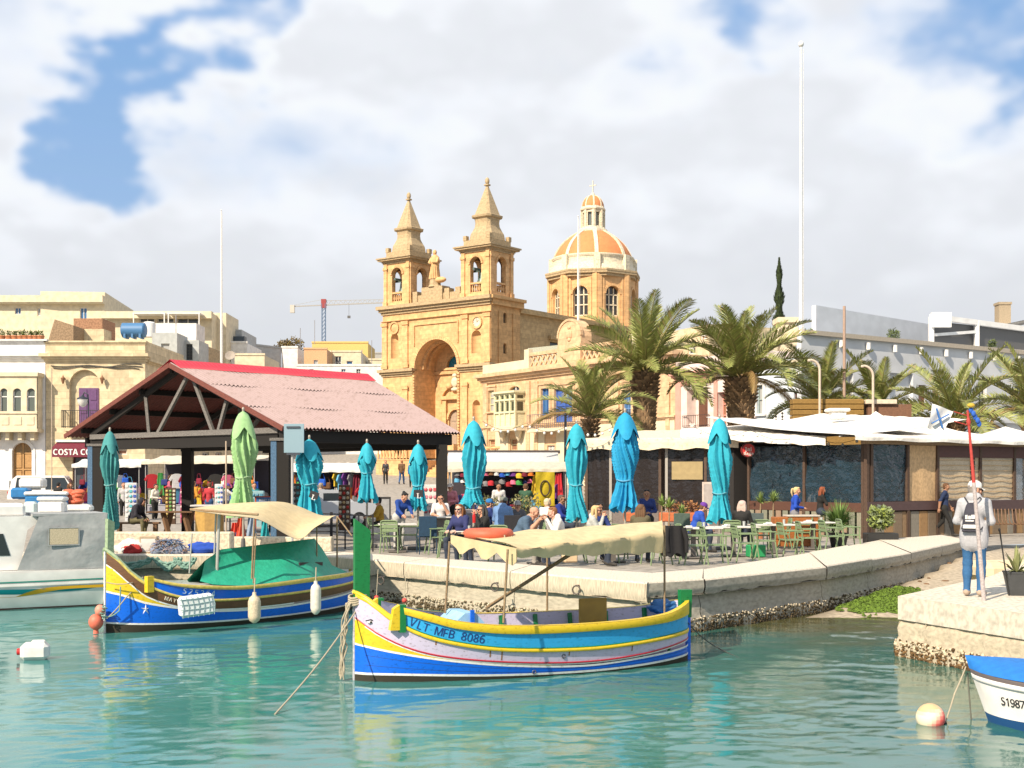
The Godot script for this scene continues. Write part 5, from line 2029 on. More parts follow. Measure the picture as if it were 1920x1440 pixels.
	for q in [[1642,771,.021,1.25,"white pointed tent roof below the right curved lamp"],[1760,782,.021,1.6,"low white tent roof left of the signal flag"],[1885,784,.021,1.7,"white tent roof at the right edge above the screens"]]:
		t=thing("tent_roof",q[4],"tent",P(q[0],q[1],q[2])-Vector3(0,.75,0),-.15)
		g=Geo.new()
		var s:float=q[3]
		for f in 4:
			g.tf=Transform3D(Basis(Vector3.UP,f*PI/2),Vector3.ZERO)
			var rows:=[]
			for j in 6:
				var e:=j/5.0
				var ln:=PackedVector3Array()
				for i in 7:
					var rr:=s*e
					ln.append(Vector3(lerpf(-rr,rr,i/6.0),(.75 if s<1.5 else .42)*(1.0-e)-.10*sin(PI*e),rr))
				rows.append(ln)
			var ln2:=PackedVector3Array()
			for i in 7:
				ln2.append(Vector3(lerpf(-s,s,i/6.0),-.22,s+.02))
			rows.append(ln2)
			g.sheet(rows,.01)
		part("canvas",g,wcan,t)
	t=thing("raised_planter","tan wooden planter box above the white restaurant roof","planter",L(1550,.0235,3.4))
	g=Geo.new()
	for i in 4:
		g.rbox(Vector3(0,1.9+i*.24,0),Vector3(3.1,.22,.7),.02)
	g.box(Vector3(0,.9,0),Vector3(3.0,1.8,.5))
	part("boards",g,mat("planter wood",Color(.34,.20,.05),.8,"grain",Vector3(.6,3,.6)),t)
	t=thing("raised_planter","brown planter box with cream rim beside right curved lamp","planter",L(1664,.0235,3.4))
	g=Geo.new()
	g.box(Vector3(0,1.3,0),Vector3(1.9,2.4,.7))
	part("boards",g,mat("planter brown",Color(.24,.12,.07),.8,"grain",Vector3(.6,3,.6)),t)
	g=Geo.new()
	g.rbox(Vector3(-.4,2.6,.05),Vector3(1.35,.2,.9),.02)
	part("rim",g,paint(Color(.68,.58,.45)),t)
	for q in [[1570,782,"white roof cowl on the restaurant's canvas roof"],[1298,801,"white floodlight box at the tip of the white awning"]]:
		t=solo("roof_unit",q[2],"roof unit",Geo.new(),wcan,P(q[0],q[1],.0195))
		g=Geo.new()
		var s:=1.0 if q[0]>1400 else .28
		g.rbox(Vector3(0,.05,0),Vector3(.55,.28,.5)*s,.04)
		g.rbox(Vector3(0,.05+.2*s,0),Vector3(.8,.12,.7)*s,.04)
		t.mesh=g.mesh()
func build_shed() -> void:
	var A:=P(318,683,.0163)
	var Bf:=P(690,709,.0184)
	var Lc:=P(122,817,.01795)
	var Rc:=P(531,802,.0149)
	var Rf:=P(864,812,.0169)
	var Lf:=Lc+(Bf-A)*.97
	var o:=thing("market_shed","open market shed with faded corrugated roof, red ridge and timber trusses","shed",Vector3(A.x,Q,A.z))
	var org:=o.position
	var roofm:=mat("faded roof sheet",Color(.33,.25,.25),.85,"wear",Vector3(.35,.35,.35),"rough")
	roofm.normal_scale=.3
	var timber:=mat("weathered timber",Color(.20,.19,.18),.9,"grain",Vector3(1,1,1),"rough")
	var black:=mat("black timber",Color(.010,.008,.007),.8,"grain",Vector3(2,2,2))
	var bluep:=mat("blue post paint",Color(.06,.14,.25),.6,"stain",Vector3(2,1,2))
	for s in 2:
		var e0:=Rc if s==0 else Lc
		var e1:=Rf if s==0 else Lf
		for course in 3:
			var g:=Geo.new()
			var rows:=[]
			var nn:=((A+Bf)*.5-(e0+e1)*.5).cross(Bf-A).normalized()
			if nn.y<0:
				nn=-nn
			for j in 4:
				var f:=(course+j/3.0*1.06)/3.0
				f=minf(f,1.0)
				var ln:=PackedVector3Array()
				for i in 52*6+1:
					var t:=i/(52.0*6)
					var p:=A.lerp(Bf,t).lerp(e0.lerp(e1,t),f)-org
					ln.append(p+nn*(.030*sin(i/6.0*TAU)+.02*(2-course)+.012*sin(t*17+course*2))+(e0.lerp(e1,t)-A.lerp(Bf,t)).normalized()*(.02*sin(floor(t*9)*2.1+course) if j==3 else .0))
				rows.append(ln)
			if s==0:
				rows.reverse()
			g.patch(rows)
			part("roof_sheet",g,roofm,o)
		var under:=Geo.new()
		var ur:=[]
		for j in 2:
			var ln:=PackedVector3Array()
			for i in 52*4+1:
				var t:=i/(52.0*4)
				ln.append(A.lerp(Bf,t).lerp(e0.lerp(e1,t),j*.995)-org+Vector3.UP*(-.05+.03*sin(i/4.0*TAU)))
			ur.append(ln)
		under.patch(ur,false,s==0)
		part("roof_underside",under,mat("shade darkened roof sheet",Color(.13,.035,.03),.8,"stain"),o)  # extra sheet under the roof, the shade there put into its dark colour
	var g:=Geo.new()
	for s in 2:
		var e0:=Rc if s==0 else Lc
		var e1:=Rf if s==0 else Lf
		var rows:=[]
		for q in [[.0,.15],[.05,.11],[.10,.075]]:
			var ln:=PackedVector3Array()
			for i in 52*6+1:
				var t:=i/(52.0*6)
				var f:float=q[0]+(.022*sin(i/6.0*TAU) if q[0]>.09 else .0)
				ln.append(A.lerp(Bf,t).lerp(e0.lerp(e1,t),f)-org+Vector3.UP*(q[1]+.03*sin(i/6.0*TAU)*q[0]*10))
			rows.append(ln)
		if s==0:
			rows.reverse()
		g.patch(rows)
	g.quad(A-org+Vector3.UP*.15,A-org+Vector3.UP*.0,Bf-org,Bf-org+Vector3.UP*.15)
	part("ridge_cap",g,mat("ridge red",Color(.52,.025,.05),.5,"mottle"),o)
	g=Geo.new()
	g.bar(A-org+Vector3(0,-.03,.05),Rc-org+Vector3(0,-.03,.05),.05,.14)
	g.bar(A-org+Vector3(0,-.03,.05),Lc-org+Vector3(0,-.03,.05),.05,.14)
	part("verge_board",g,mat("verge brown",Color(.20,.06,.045),.8,"grain"),o)
	for k in 3:
		var f:float=[.04,.5,.96][k]
		var a:=A.lerp(Bf,f)-org
		var l:=Lc.lerp(Lf,f)-org
		var r:=Rc.lerp(Rf,f)-org
		l=l.lerp(r,.1)
		r=r.lerp(l,.05)
		l.y=minf(l.y,r.y)
		r.y=l.y
		var m:=(l+r)*.5
		var tr:=Node3D.new()
		tr.name="truss"
		o.add_child(tr,true)
		var dn:=Vector3.UP
		g=Geo.new()
		g.bar(l-dn*.05,r-dn*.05,.16,.16)
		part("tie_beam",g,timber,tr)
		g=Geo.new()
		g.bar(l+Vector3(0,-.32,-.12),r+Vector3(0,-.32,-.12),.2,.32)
		part("plate",g,black,tr)
		var roof_at:=func(s:float) -> Vector3:
			var e:=l if s<0 else r
			return (a+Vector3(m.x-a.x,0,m.z-a.z)*.0).lerp(e,absf(s))-dn*.15
		for q in [[-.22,.10],[.36,.16],[.42,.50],[-.32,-.36]]:
			g=Geo.new()
			g.bar(l.lerp(r,.5+q[0]*.5),roof_at.call(q[1]),.09,.11)
			part("brace",g,timber,tr)
		for e in [l,r]:
			g=Geo.new()
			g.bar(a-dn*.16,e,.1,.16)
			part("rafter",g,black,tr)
	for s in 2:
		for f in [.02,.3,.58,.86]:
			var e0:=Rc if s==0 else Lc
			var e1:=Rf if s==0 else Lf
			g=Geo.new()
			g.bar(A.lerp(e0,f).lerp(Bf.lerp(e1,f),.015)-org-Vector3.UP*.14,A.lerp(e0,f).lerp(Bf.lerp(e1,f),.985)-org-Vector3.UP*.14,.12,.16)
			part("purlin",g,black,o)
	g=Geo.new()
	g.bar(Rc.lerp(Rf,.03)-org+Vector3(-.25,-.22,-.1),Rc.lerp(Rf,.98)-org+Vector3(-.25,-.22,-.1),.2,.34)
	part("eaves_beam",g,black,o)
	g=Geo.new()
	g.bar(Lc.lerp(Lf,.03)-org+Vector3(.5,-.22,0),Lc.lerp(Lf,.98)-org+Vector3(.5,-.22,0),.2,.34)
	part("eaves_beam",g,black,o)
	for q in [[Lc.lerp(Rc,.13).lerp(Lf.lerp(Rf,.13),.05),1],[Rc.lerp(Rf,.06)+Vector3(-.32,0,0),1],[Rc.lerp(Rf,.93)+Vector3(-.25,0,0),0],[Lf.lerp(Rf,.12),0],[Lc.lerp(Rc,.13).lerp(Lf.lerp(Rf,.13),.5),0]]:
		var p:Vector3=q[0]-org
		var top:=Rc.y-org.y-.36
		var pn:=Node3D.new()
		pn.name="post"
		o.add_child(pn,true)
		pn.position=Vector3(p.x,0,p.z)
		g=Geo.new()
		g.box2(Vector3(-.17,0,-.2),Vector3(.17,top,.2))
		part("shaft",g,black,pn)
		if q[1]:
			g=Geo.new()
			g.box2(Vector3(-.33,0,.03),Vector3(-.171,top,.21))
			part("painted_face",g,bluep,pn)
			g=Geo.new()
			g.box2(Vector3(-.36,top,-.22),Vector3(.22,top+.08,.24))
			part("cap",g,timber,pn)
class Hull:
	var node:Node3D
	var len_:float
	var beam:float
	var xb:float
	var kb:float
	var xs:float
	var ks:float
	func t_of(x:float) -> float:
		var a:=x-960.0
		var z:=node.basis.z
		var t:=.5
		for i in 6:
			var off:=z*plan(clampf(t,0,1))*.85
			t=(a*(kb-off.z/2350.0)-(xb-960.0)*kb-off.x)/((xs-960.0)*ks-(xb-960.0)*kb-a*(ks-kb))
		return t
	func plan(t:float) -> float:
		return beam*pow(maxf(.0,1.0-pow(absf(2.0*t-1.0),2.5)),.72)
	func half(t:float,y:float) -> float:
		return .03+plan(t)*pow(clampf((y+.42)/1.0,.0,1.4),.24)
	func at(t:float,y:float,out_:=.0,side:=1.0) -> Vector3:
		return Vector3(t*len_,y,(half(t,y)+out_)*side)
	func curve(px: Array) -> Array:
		var r:=[]
		for q in px:
			var t:=clampf(t_of(q[0]),.0,1.0)
			var k:=lerpf(kb,ks,t)-plan(t)*.84/2350.0
			r.append(Vector2(t,2.7-(q[1]-895.0)*k))
		return r
	static func val(c:Array,t:float) -> float:
		var n:=c.size()
		if t<=c[0].x:
			return c[0].y
		for i in n-1:
			if t<=c[i+1].x:
				var f:float=(t-c[i].x)/maxf(1e-6,c[i+1].x-c[i].x)
				var p0:float=c[maxi(i-1,0)].y
				var p3:float=c[mini(i+2,n-1)].y
				var t0:float=c[maxi(i-1,0)].x
				var t3:float=c[mini(i+2,n-1)].x
				var dx:float=c[i+1].x-c[i].x
				var m1:float=(c[i+1].y-p0)/maxf(1e-6,c[i+1].x-t0)*dx
				var m2:float=(p3-c[i].y)/maxf(1e-6,t3-c[i].x)*dx
				var f2:=f*f
				var f3:=f2*f
				return (2*f3-3*f2+1)*c[i].y+(f3-2*f2+f)*m1+(3*f2-2*f3)*c[i+1].y+(f3-f2)*m2
		return c[n-1].y
	func band(lo:Array,hi:Array,t0:float,t1:float,out_:=.0,lo_add:=.0,hi_add:=.0) -> Geo:
		var g:=Geo.new()
		for side in [1.0,-1.0]:
			var rows:=[]
			var prof:=[[.0,out_],[.5,out_],[1.0,out_]] if out_<.008 else [[.0,.0],[.02,out_],[.98,out_],[1.0,-.01]]
			for q in prof:
				var ln:=PackedVector3Array()
				for i in 49:
					var t:=lerpf(t0,t1,i/48.0)
					var a:=Hull.val(lo,t)+lo_add
					var b:=maxf(a+.001,Hull.val(hi,t)+hi_add)
					ln.append(at(t,lerpf(a,b,q[0]),q[1],side))
				rows.append(ln)
			g.patch(rows,false,side<0)
		return g
	func inside(hi:Array,floor_:float,t0:float,t1:float) -> Geo:
		var g:=Geo.new()
		for side in [1.0,-1.0]:
			var rows:=[]
			for f in [.0,.5,1.0]:
				var ln:=PackedVector3Array()
				for i in 33:
					var t:=lerpf(t0,t1,i/32.0)
					ln.append(at(t,lerpf(floor_,Hull.val(hi,t),f),-.07,side))
				rows.append(ln)
			g.patch(rows,false,side>0)
		return g
	func deck(y:Array,t0:float,t1:float,inset:=.05,crown:=.04) -> Geo:
		var g:=Geo.new()
		var rows:=[]
		for i in 17:
			var t:=lerpf(t0,t1,i/16.0)
			var yy:=Hull.val(y,t)
			var h:=maxf(.01,half(t,yy)-inset)
			var ln:=PackedVector3Array()
			for j in 7:
				var f:=lerpf(-1,1,j/6.0)
				ln.append(Vector3(t*len_,yy+crown*(1-f*f),f*h))
			rows.append(ln)
		g.patch(rows)
		return g
func rope(pts: Array,r: float,sag := 0.0,n := 14) -> Geo:
	var out_:=[]
	for i in pts.size()-1:
		for j in n:
			var f:=float(j)/n
			out_.append(pts[i].lerp(pts[i+1],f)-Vector3.UP*sag*sin(PI*f))
	out_.append(pts[pts.size()-1])
	var g:=Geo.new()
	g.tube(out_,r,6)
	return g
func hull_words(h:Hull,text:String,t0:float,t1:float,mid:Array,off:float,size:float,m:Material,font:="Droid Sans",raked:=false,out_:=.004) -> void:
	for i in text.length():
		if text[i]==" ":
			continue
		var t:=lerpf(t0,t1,(i+.5)/text.length())
		var y:=Hull.val(mid,t)+off
		var p:=h.at(t,y,out_)
		var p2:=h.at(t+.02,Hull.val(mid,t+.02)+off,.006)
		var pu:=h.at(t,y+.1,.006)
		var x:=(p2-p).normalized()
		var z:=x.cross((pu-p).normalized()).normalized()
		words(text[i],size,.012,m,h.node,Transform3D(Basis(x,z.cross(x),z),p-(Vector3((p.y*.34-.17)*clampf(1.0-p.x/.9,.0,1.0),0,0) if raked else Vector3.ZERO)),font)
func make_hull(called:String,label:String,xb:float,kb:float,xs:float,ks:float,beam:float) -> Hull:
	var h:=Hull.new()
	var a:=L(xb,kb,0)
	var b:=L(xs,ks,0)
	h.node=facade(called,label,"boat",a,b)
	h.len_=(b-a).length()
	h.beam=beam
	h.xb=xb; h.kb=kb; h.xs=xs; h.ks=ks
	return h
func build_boats() -> void:
	var yel:=mat("boat yellow",Color(.66,.47,.02),.4,"wear",Vector3(.9,1.5,.9))
	var turq:=mat("boat sky blue",Color(.03,.34,.70),.4,"wear",Vector3(.9,1.5,.9))
	var blue:=mat("boat blue",Color(.003,.12,.68),.35,"wear",Vector3(.9,1.5,.9))
	var lav:=mat("boat lavender",Color(.50,.46,.62),.45,"wear",Vector3(.9,1.5,.9))
	var red:=mat("boat red",Color(.36,.012,.03),.4)
	var wht:=mat("boat white",Color(.72,.72,.72),.45,"wear",Vector3(.9,1.5,.9))
	var green:=mat("boat green",Color(.005,.17,.045),.45,"wear",Vector3(.9,1.5,.9))
	var foul:=mat("weedy waterline",Color(.035,.03,.02),.9,"stain",Vector3.ONE*3,"rough")
	var brown:=mat("varnished strake",Color(.17,.075,.03),.5,"grain",Vector3(.5,4,.5))
	var canvas:=mat("boat canvas",Color(.60,.49,.29),.9,"mottle",Vector3.ONE*.8,"crumple")
	canvas.normal_scale=.2
	var pole:=mat("wooden pole",Color(.33,.23,.13),.7,"grain",Vector3(3,1,3))
	var ropem:=mat("old rope",Color(.50,.44,.33),.95,"grain",Vector3.ONE*9,"rough")
	var h:=make_hull("fishing_boat","near fishing boat striped blue, lavender and yellow with cream canopy",664,.0071,1288,.00794,.80)
	var o:=h.node
	var keel:=[Vector2(0,-.3),Vector2(1,-.3)]
	var c_foul:=h.curve([[664,1263],[760,1267],[960,1268],[1100,1261],[1200,1249],[1288,1227]])
	var c_blue:=h.curve([[664,1206],[729,1221],[830,1237],[960,1248],[1094,1248],[1200,1233],[1288,1209]])
	var c_red:=h.curve([[664,1159],[700,1186],[760,1215],[830,1232],[960,1243],[1094,1242],[1200,1227],[1288,1197]])
	var c_rub:=h.curve([[664,1118],[687,1131],[729,1164],[784,1192],[853,1210],[948,1221],[1094,1219],[1200,1206],[1288,1184]])
	var c_gl:=h.curve([[740,1147],[802,1165],[853,1178],[948,1187],[1094,1182],[1240,1166],[1288,1150]])
	var c_gh:=h.curve([[740,1135],[802,1150],[853,1163],[948,1171],[1094,1167],[1240,1150],[1288,1126]])
	part("waterline_fouling",h.band(keel,c_foul,0,1),foul,o)
	part("blue_planking",h.band(c_foul,c_blue,0,1,.0,.03,-.015),blue,o)
	part("white_line",h.band(c_blue,c_blue,0,1,.004,-.015,.012),wht,o)
	part("white_line",h.band(c_foul,c_foul,0,1,.003,.0,.03),wht,o)
	part("bow_panel",h.band(c_blue,c_red,0,.5,.001,.012,.0),yel,o)
	part("white_line",h.band(c_red,c_red,0,1,.005,-.016,.0),wht,o)
	part("red_line",h.band(c_red,c_red,0,1,.012,.0,.022),red,o)
	part("lavender_planking",h.band(c_red,c_rub,0,1,.0,.022,.0),lav,o)
	part("rubbing_strake",h.band(c_rub,c_rub,0,1,.03,.0,.048),yel,o)
	part("green_line",h.band(c_rub,c_rub,.1,1,.014,.048,.062),green,o)
	var t0:float=h.t_of(747)
	part("washboard",h.band(c_rub,c_gl,t0,1,.004,.06,.0),turq,o)
	var seam:=mat("dark seam",Color(.02,.05,.16),.8)
	for f in [.34,.68]:
		var mid_:=[]
		for i in 13:
			mid_.append(Vector2(i/12.0,lerpf(Hull.val(c_foul,i/12.0),Hull.val(c_blue,i/12.0),f)))
		part("plank_seam",h.band(mid_,mid_,.02,.98,.0015,.0,.005),seam,o)
	part("gunwale",h.band(c_gl,c_gh,t0,1,.035),yel,o)
	var g:=Geo.new()
	for side in [1.0,-1.0]:
		var rows:=[]
		for q in [.034,-.08]:
			var ln:=PackedVector3Array()
			for i in 41:
				var t:=lerpf(t0,1,i/40.0)
				ln.append(h.at(t,Hull.val(c_gh,t),q,side)+Vector3(0,.002,0))
			rows.append(ln)
		g.patch(rows,false,side<0)
	part("gunwale_cap",g,yel,o)
	part("inner_planking",h.inside(c_gh,.12,t0,.99),lav,o)
	part("floor",h.deck([Vector2(0,.16),Vector2(1,.16)],.03,.97,.08,.0),mat("boat floor",Color(.10,.30,.45),.6,"grain",Vector3(1,1,5)),o)
	part("foredeck",h.deck(c_rub,.0,t0,.02,.05),mat("foredeck green",Color(.05,.22,.10),.5,"mottle"),o)
	part("stern_deck",h.deck([Vector2(0,.5),Vector2(1,.6)],.88,.99,.07,.02),turq,o)
	g = Geo.new()
	for side in [1.0,-1.0]:
		var pts:=[]
		for i in 9:
			var t:=lerpf(.0,t0,i/8.0)
			pts.append(h.at(t,Hull.val(c_rub,t)+.06,-.02,side))
		g.tube(pts,.03,6)
	part("bow_capping",g,yel,o)
	for side in [1.0,-1.0]:
		g=Geo.new()
		var p:=h.at(t0,Hull.val(c_gh,t0),.0,side)
		g.box2(p+Vector3(-.03,-.33,-.07),p+Vector3(.05,.03,.045))
		part("green_end_board",g,green,o)
	for side in [1.0,-1.0]:
		g=Geo.new()
		var p:=h.at(t0,Hull.val(c_gh,t0),.0,side)
		g.prism(PackedVector2Array([Vector2(p.x-.16,p.y-.3),Vector2(p.x-.031,p.y-.3),Vector2(p.x-.031,p.y+.03),Vector2(p.x-.11,p.y-.02)]),p.z-.07,p.z+.03)
		part("yellow_end_board",g,yel,o)
	for i in 7:
		var t:=lerpf(.26,.90,i/6.0)
		for side in [1.0,-1.0]:
			g=Geo.new()
			g.bar(h.at(t,.16,-.09,side),h.at(t,Hull.val(c_gh,t)-.03,-.09,side),.06,.05,Vector3.RIGHT)
			part("rib",g,green,o)
	for t in [.34,.62,.82]:
		g=Geo.new()
		var hw:=h.half(t,.45)-.08
		g.rbox(Vector3(t*h.len_,.45,0),Vector3(.22,.04,hw*2),.01)
		part("thwart",g,mats["boat floor"],o)
	g=Geo.new()
	var sb:=Hull.val(c_rub,.0)-.04
	g.prism(PackedVector2Array([Vector2(.0,sb),Vector2(.20,sb),Vector2(.215,1.98),Vector2(.19,2.01),Vector2(.0,2.15)]),-.045,.045)
	part("stem_post",g,green,o)
	g=Geo.new()
	g.prism(PackedVector2Array([Vector2(-.014,-.3),Vector2(.03,-.3),Vector2(.03,sb+.02),Vector2(-.014,sb+.02)]),-.022,.022)
	part("stem",g,mat("stem white",Color(.6,.6,.66),.5,"stain"),o)
	g=Geo.new()
	g.prism(PackedVector2Array([Vector2(h.len_-.12,.62),Vector2(h.len_+.05,.62),Vector2(h.len_+.06,1.03),Vector2(h.len_-.13,1.03)]),-.05,.05)
	part("stern_post",g,green,o)
	g=Geo.new()
	g.prism(PackedVector2Array([Vector2(h.len_-.03,-.3),Vector2(h.len_+.04,-.3),Vector2(h.len_+.04,.7),Vector2(h.len_-.03,.7)]),-.04,.04)
	part("stern_stem",g,blue,o)
	g = Geo.new()
	var ep:=h.at(h.t_of(692),.79,.004)
	g.ball(ep,Vector3(.05,.022,.02),5,10)
	part("bow_eye",g,wht,o)
	g=Geo.new()
	g.ball(ep+Vector3(0,0,.012),Vector3(.02,.016,.016),5,8)
	g.tube([ep+Vector3(-.07,.02,.0),ep+Vector3(0,.035,.012),ep+Vector3(.07,.0,.02)],.008,5)
	part("eye_pupil",g,mat("ink",Color(.015,.015,.02),.5),o)
	hull_words(h,"VLT MFB 8086",h.t_of(762),h.t_of(902),c_rub,.14,.11,mat("navy letters",Color(.01,.03,.16),.5))
	for q in [[914,0.09],[936,0.12],[1062,0.06],[1180,0.08],[812,0.05]]:
		var t:float=h.t_of(q[0])
		var y1:float=Hull.val(c_rub,t)
		part("rust_streak",h.band([Vector2(0,y1-q[1])],[Vector2(0,y1)],t-.0018,t+.0018,.003),mat("rust",Color(.26,.13,.06),.9,"stain",Vector3.ONE*4),o)
	g=Geo.new()
	for q in [[1052,1227],[1000,1257]]:
		var t:float=h.t_of(q[0])
		var p:=h.at(t,.27 if q[1]==1227 else .07,.005)
		var pts:=[]
		for i in 9:
			pts.append(p+Vector3(cos(TAU*i/8),sin(TAU*i/8),0)*.025)
		g.tube(pts,.008,5,false)
	part("drain_ring",g,steel(Color(.1,.1,.12)),o)
	g=Geo.new()
	var ex:=h.t_of(1155)*h.len_
	g.rbox(Vector3(ex,.62,-.1),Vector3(.44,.66,.05),.01)
	g.box(Vector3(ex+.02,.5,-.02),Vector3(.05,.25,.1))
	part("engine_board",g,mat("ochre board",Color(.33,.20,.03),.6,"mottle"),o)
	g=Geo.new()
	var lx:=h.t_of(902)*h.len_
	g.tf=Transform3D(Basis(),Vector3(lx,0,0))
	g.prism(PackedVector2Array([Vector2(-.28,.3),Vector2(.28,.3),Vector2(.27,.62),Vector2(.05,.86),Vector2(-.1,.86),Vector2(-.27,.72)]),-.35,.3)
	part("blue_locker",g,mat("baby blue",Color(.30,.55,.78),.6,"mottle"),o)
	g=Geo.new()
	g.box2(Vector3(lx-.03,.4,.301),Vector3(lx+.02,.9,.34))
	part("locker_post",g,blue,o)
	var cl:=h.node.transform.affine_inverse()
	var fr:Array=[]
	for q in [[845,1003,.00735],[1240,982,.0086],[1243,998,.0078],[968,1028,.0069]]:
		fr.append(cl*P(q[0],q[1],q[2]))
	var rows:=[]
	for j in 13:
		var f:=j/12.0
		var ln:=PackedVector3Array()
		for i in 29:
			var t:=i/28.0
			var p:Vector3=fr[0].lerp(fr[1],t).lerp(fr[3].lerp(fr[2],t),f)
			p.y+=.10*sin(PI*f)*(.4+.6*t)-.018*absf(sin(t*PI*3.0))+.015*sin(f*9+t*21)
			ln.append(p)
		rows.append(ln)
	for e in [.06,.15,.24]:
		var ln:=PackedVector3Array()
		for i in 29:
			var t:=i/28.0
			var p:Vector3=fr[3].lerp(fr[2],t)
			p.y-=e*(.45+.75*t+.07*sin(t*40))+.018*absf(sin(t*PI*3.0))
			p.z+=.02*sin(t*33)-e*.2
			ln.append(p)
		rows.append(ln)
	g=Geo.new()
	g.sheet(rows,.008)
	var cp:=part("canopy",g,canvas,o)
	for e in 2:
		g=Geo.new()
		var a0:Vector3=fr[3] if e==0 else fr[2]
		var a1:Vector3=fr[0] if e==0 else fr[1]
		rows=[]
		for f in [.0,.06,.14,.22]:
			var ln:=PackedVector3Array()
			for i in 15:
				var t:=i/14.0
				ln.append(a0.lerp(a1,t)+Vector3(.02*sin(t*22)*f*4,-f*(1.0 if e==0 else 1.5)*(.8+.3*sin(t*17+e)),0))
			rows.append(ln)
		g.sheet(rows,.008)
		part("canopy_end",g,canvas,o)
	for q in [[843,1015,.0074,1150,"rear"],[952,1030,.0069,1168,""],[1026,1025,.0081,1160,""],[1246,985,.0079,1150,""]]:
		var a:Vector3=cl*P(q[0],q[1],q[2])
		var b:Vector3=cl*P(q[0]-8 if q[0]<960 else q[0],q[3],q[2])
		g=Geo.new()
		g.tube([b,a],.016,6)
		part("canopy_pole",g,pole,o)
	g=Geo.new()
	g.tube([cl*P(918,1135,.0073),cl*P(1066,1040,.0077)],.018,6)
	g.tube([cl*P(912,1140,.0073),cl*P(1076,1036,.0078)],.022,6)
	part("boom",g,pole,o)
	var rg:=thing("life_ring","faded orange life ring lying flat on the cream canopy","life ring",P(916,1004,.0073),h.node.rotation.y)
	g=Geo.new()
	var pts:=[]
	for i in 33:
		pts.append(Vector3(cos(TAU*i/32)*.27,.02,sin(TAU*i/32)*.27))
	g.tube(pts,.075,12,false)
	part("ring",g,mat("life ring orange",Color(.62,.12,.06),.6,"mottle",Vector3.ONE*2),rg)
	part("cord",rope([Vector3(.1,.02,.33),Vector3(.13,-.22,.35),Vector3(.19,-.24,.34),Vector3(.22,.0,.3)],.012,.02,6),ropem,rg)
	g=Geo.new()
	g.lump(cl*P(1246,1138,.0080),Vector3(.26,.09,.16),5,.7)
	solo("tarpaulin","blue tarpaulin bundled in the near boat's stern","tarpaulin",g,mat("tarp blue",Color(.04,.16,.42),.6,"mottle"),o.position).transform=o.transform
	g=Geo.new()
	for i in 7:
		var a:=i*.7
		var top_:=Vector3(.02-.16+.03*sin(a*3),1.0-.03*i,.05*cos(a*2))
		var rp:=[Vector3(.08,1.06,.0),Vector3(-.08,1.02,.06*cos(a)),top_+Vector3(0,-.2,0),Vector3(-.14-.03*sin(a),.45,.04*sin(a*2)),Vector3(-.17+.02*cos(a),.02+.04*(i%3),.03*cos(a))]
		var dense:=[]
		for j in rp.size()-1:
			for k in 6:
				dense.append(rp[j].lerp(rp[j+1],k/6.0)+Vector3(.012*sin(k+a*5),0,.012*cos(k*1.3+a)))
		dense.append(rp[4])
		g.tube(dense,.0115,6)
	for i in 4:
		var ring:=[]
		for k in 13:
			ring.append(Vector3(.05+cos(TAU*k/12)*.12,1.02+i*.03+.02*sin(k),sin(TAU*k/12)*.08))
		g.tube(ring,.017,6,false)
	var lines:=solo("mooring_lines","bundle of pale mooring lines hanging down the near boat's bow","rope",g,ropem)
	lines.transform=o.transform
	solo("mooring_rope","thin rope slanting into the water left of the near boat","rope",rope([P(668,1145,.0071),P(515,1340,.00607)],.011,.06),ropem)
	solo("stern_line","dark thin line trailing to the water from the near boat's stern","rope",rope([P(1290,1168,.0079),P(1330,1205,.0085),P(1398,1238,.0079)],.009,.02),steel(Color(.06,.06,.05)))
	h=make_hull("fishing_boat","fishing boat with green tarpaulin cover and brown strake, star on bow",197,.00928,662,.0111,.95)
	o=h.node
	cl=o.transform.affine_inverse()
	c_foul=h.curve([[197,1169],[265,1173],[392,1170],[513,1160],[658,1133]])
	c_blue=h.curve([[197,1109],[232,1119],[265,1131],[338,1143],[404,1148],[513,1141],[600,1126],[661,1108]])
	var c_brl:=h.curve([[197,1058],[215,1074],[232,1090],[271,1120],[338,1140],[404,1144],[513,1136],[600,1121],[661,1103]])
	var c_brh:=h.curve([[197,1036],[220,1058],[241,1081],[277,1105],[331,1123],[404,1129],[513,1119],[600,1106],[661,1091]])
	c_gl=h.curve([[272,1089],[320,1100],[362,1105],[452,1106],[573,1092],[661,1077]])
	c_gh=h.curve([[272,1083],[320,1094],[362,1098],[452,1099],[573,1084],[661,1070]])
	part("waterline_fouling",h.band(keel,c_foul,0,1),foul,o)
	part("blue_planking",h.band(c_foul,c_blue,0,1,.0,.03,-.015),blue,o)
	part("white_line",h.band(c_foul,c_foul,0,1,.003,.0,.03),wht,o)
	part("white_line",h.band(c_blue,c_blue,0,1,.006,-.015,.02),wht,o)
	part("bow_panel",h.band(c_blue,c_brl,0,.5,.001,.02,.0),yel,o)
	part("white_line",h.band(c_brl,c_brl,0,.6,.006,-.02,.006),wht,o)
	part("brown_strake",h.band(c_brl,c_brh,0,1,.012,.006,.0),brown,o)
	part("rubbing_strake",h.band(c_brh,c_brh,0,1,.03,.0,.045),mat("boat cream yellow",Color(.62,.50,.12),.5,"stain"),o)
	t0=h.t_of(275)
	part("washboard",h.band(c_brh,c_gl,t0,1,.004,.045,.0),blue,o)
	part("gunwale",h.band(c_gl,c_gh,t0,1,.03),mats["boat cream yellow"],o)
	part("inner_planking",h.inside(c_gh,.2,t0,.99),wht,o)
	part("deck",h.deck(c_gl,t0,.5,.06,.06),mat("deck grey",Color(.42,.42,.40),.7,"stain",Vector3.ONE*2),o)
	part("foredeck",h.deck(c_brh,0,t0,.02,.05),mat("pale green",Color(.30,.40,.25),.6,"stain"),o)
	g=Geo.new()
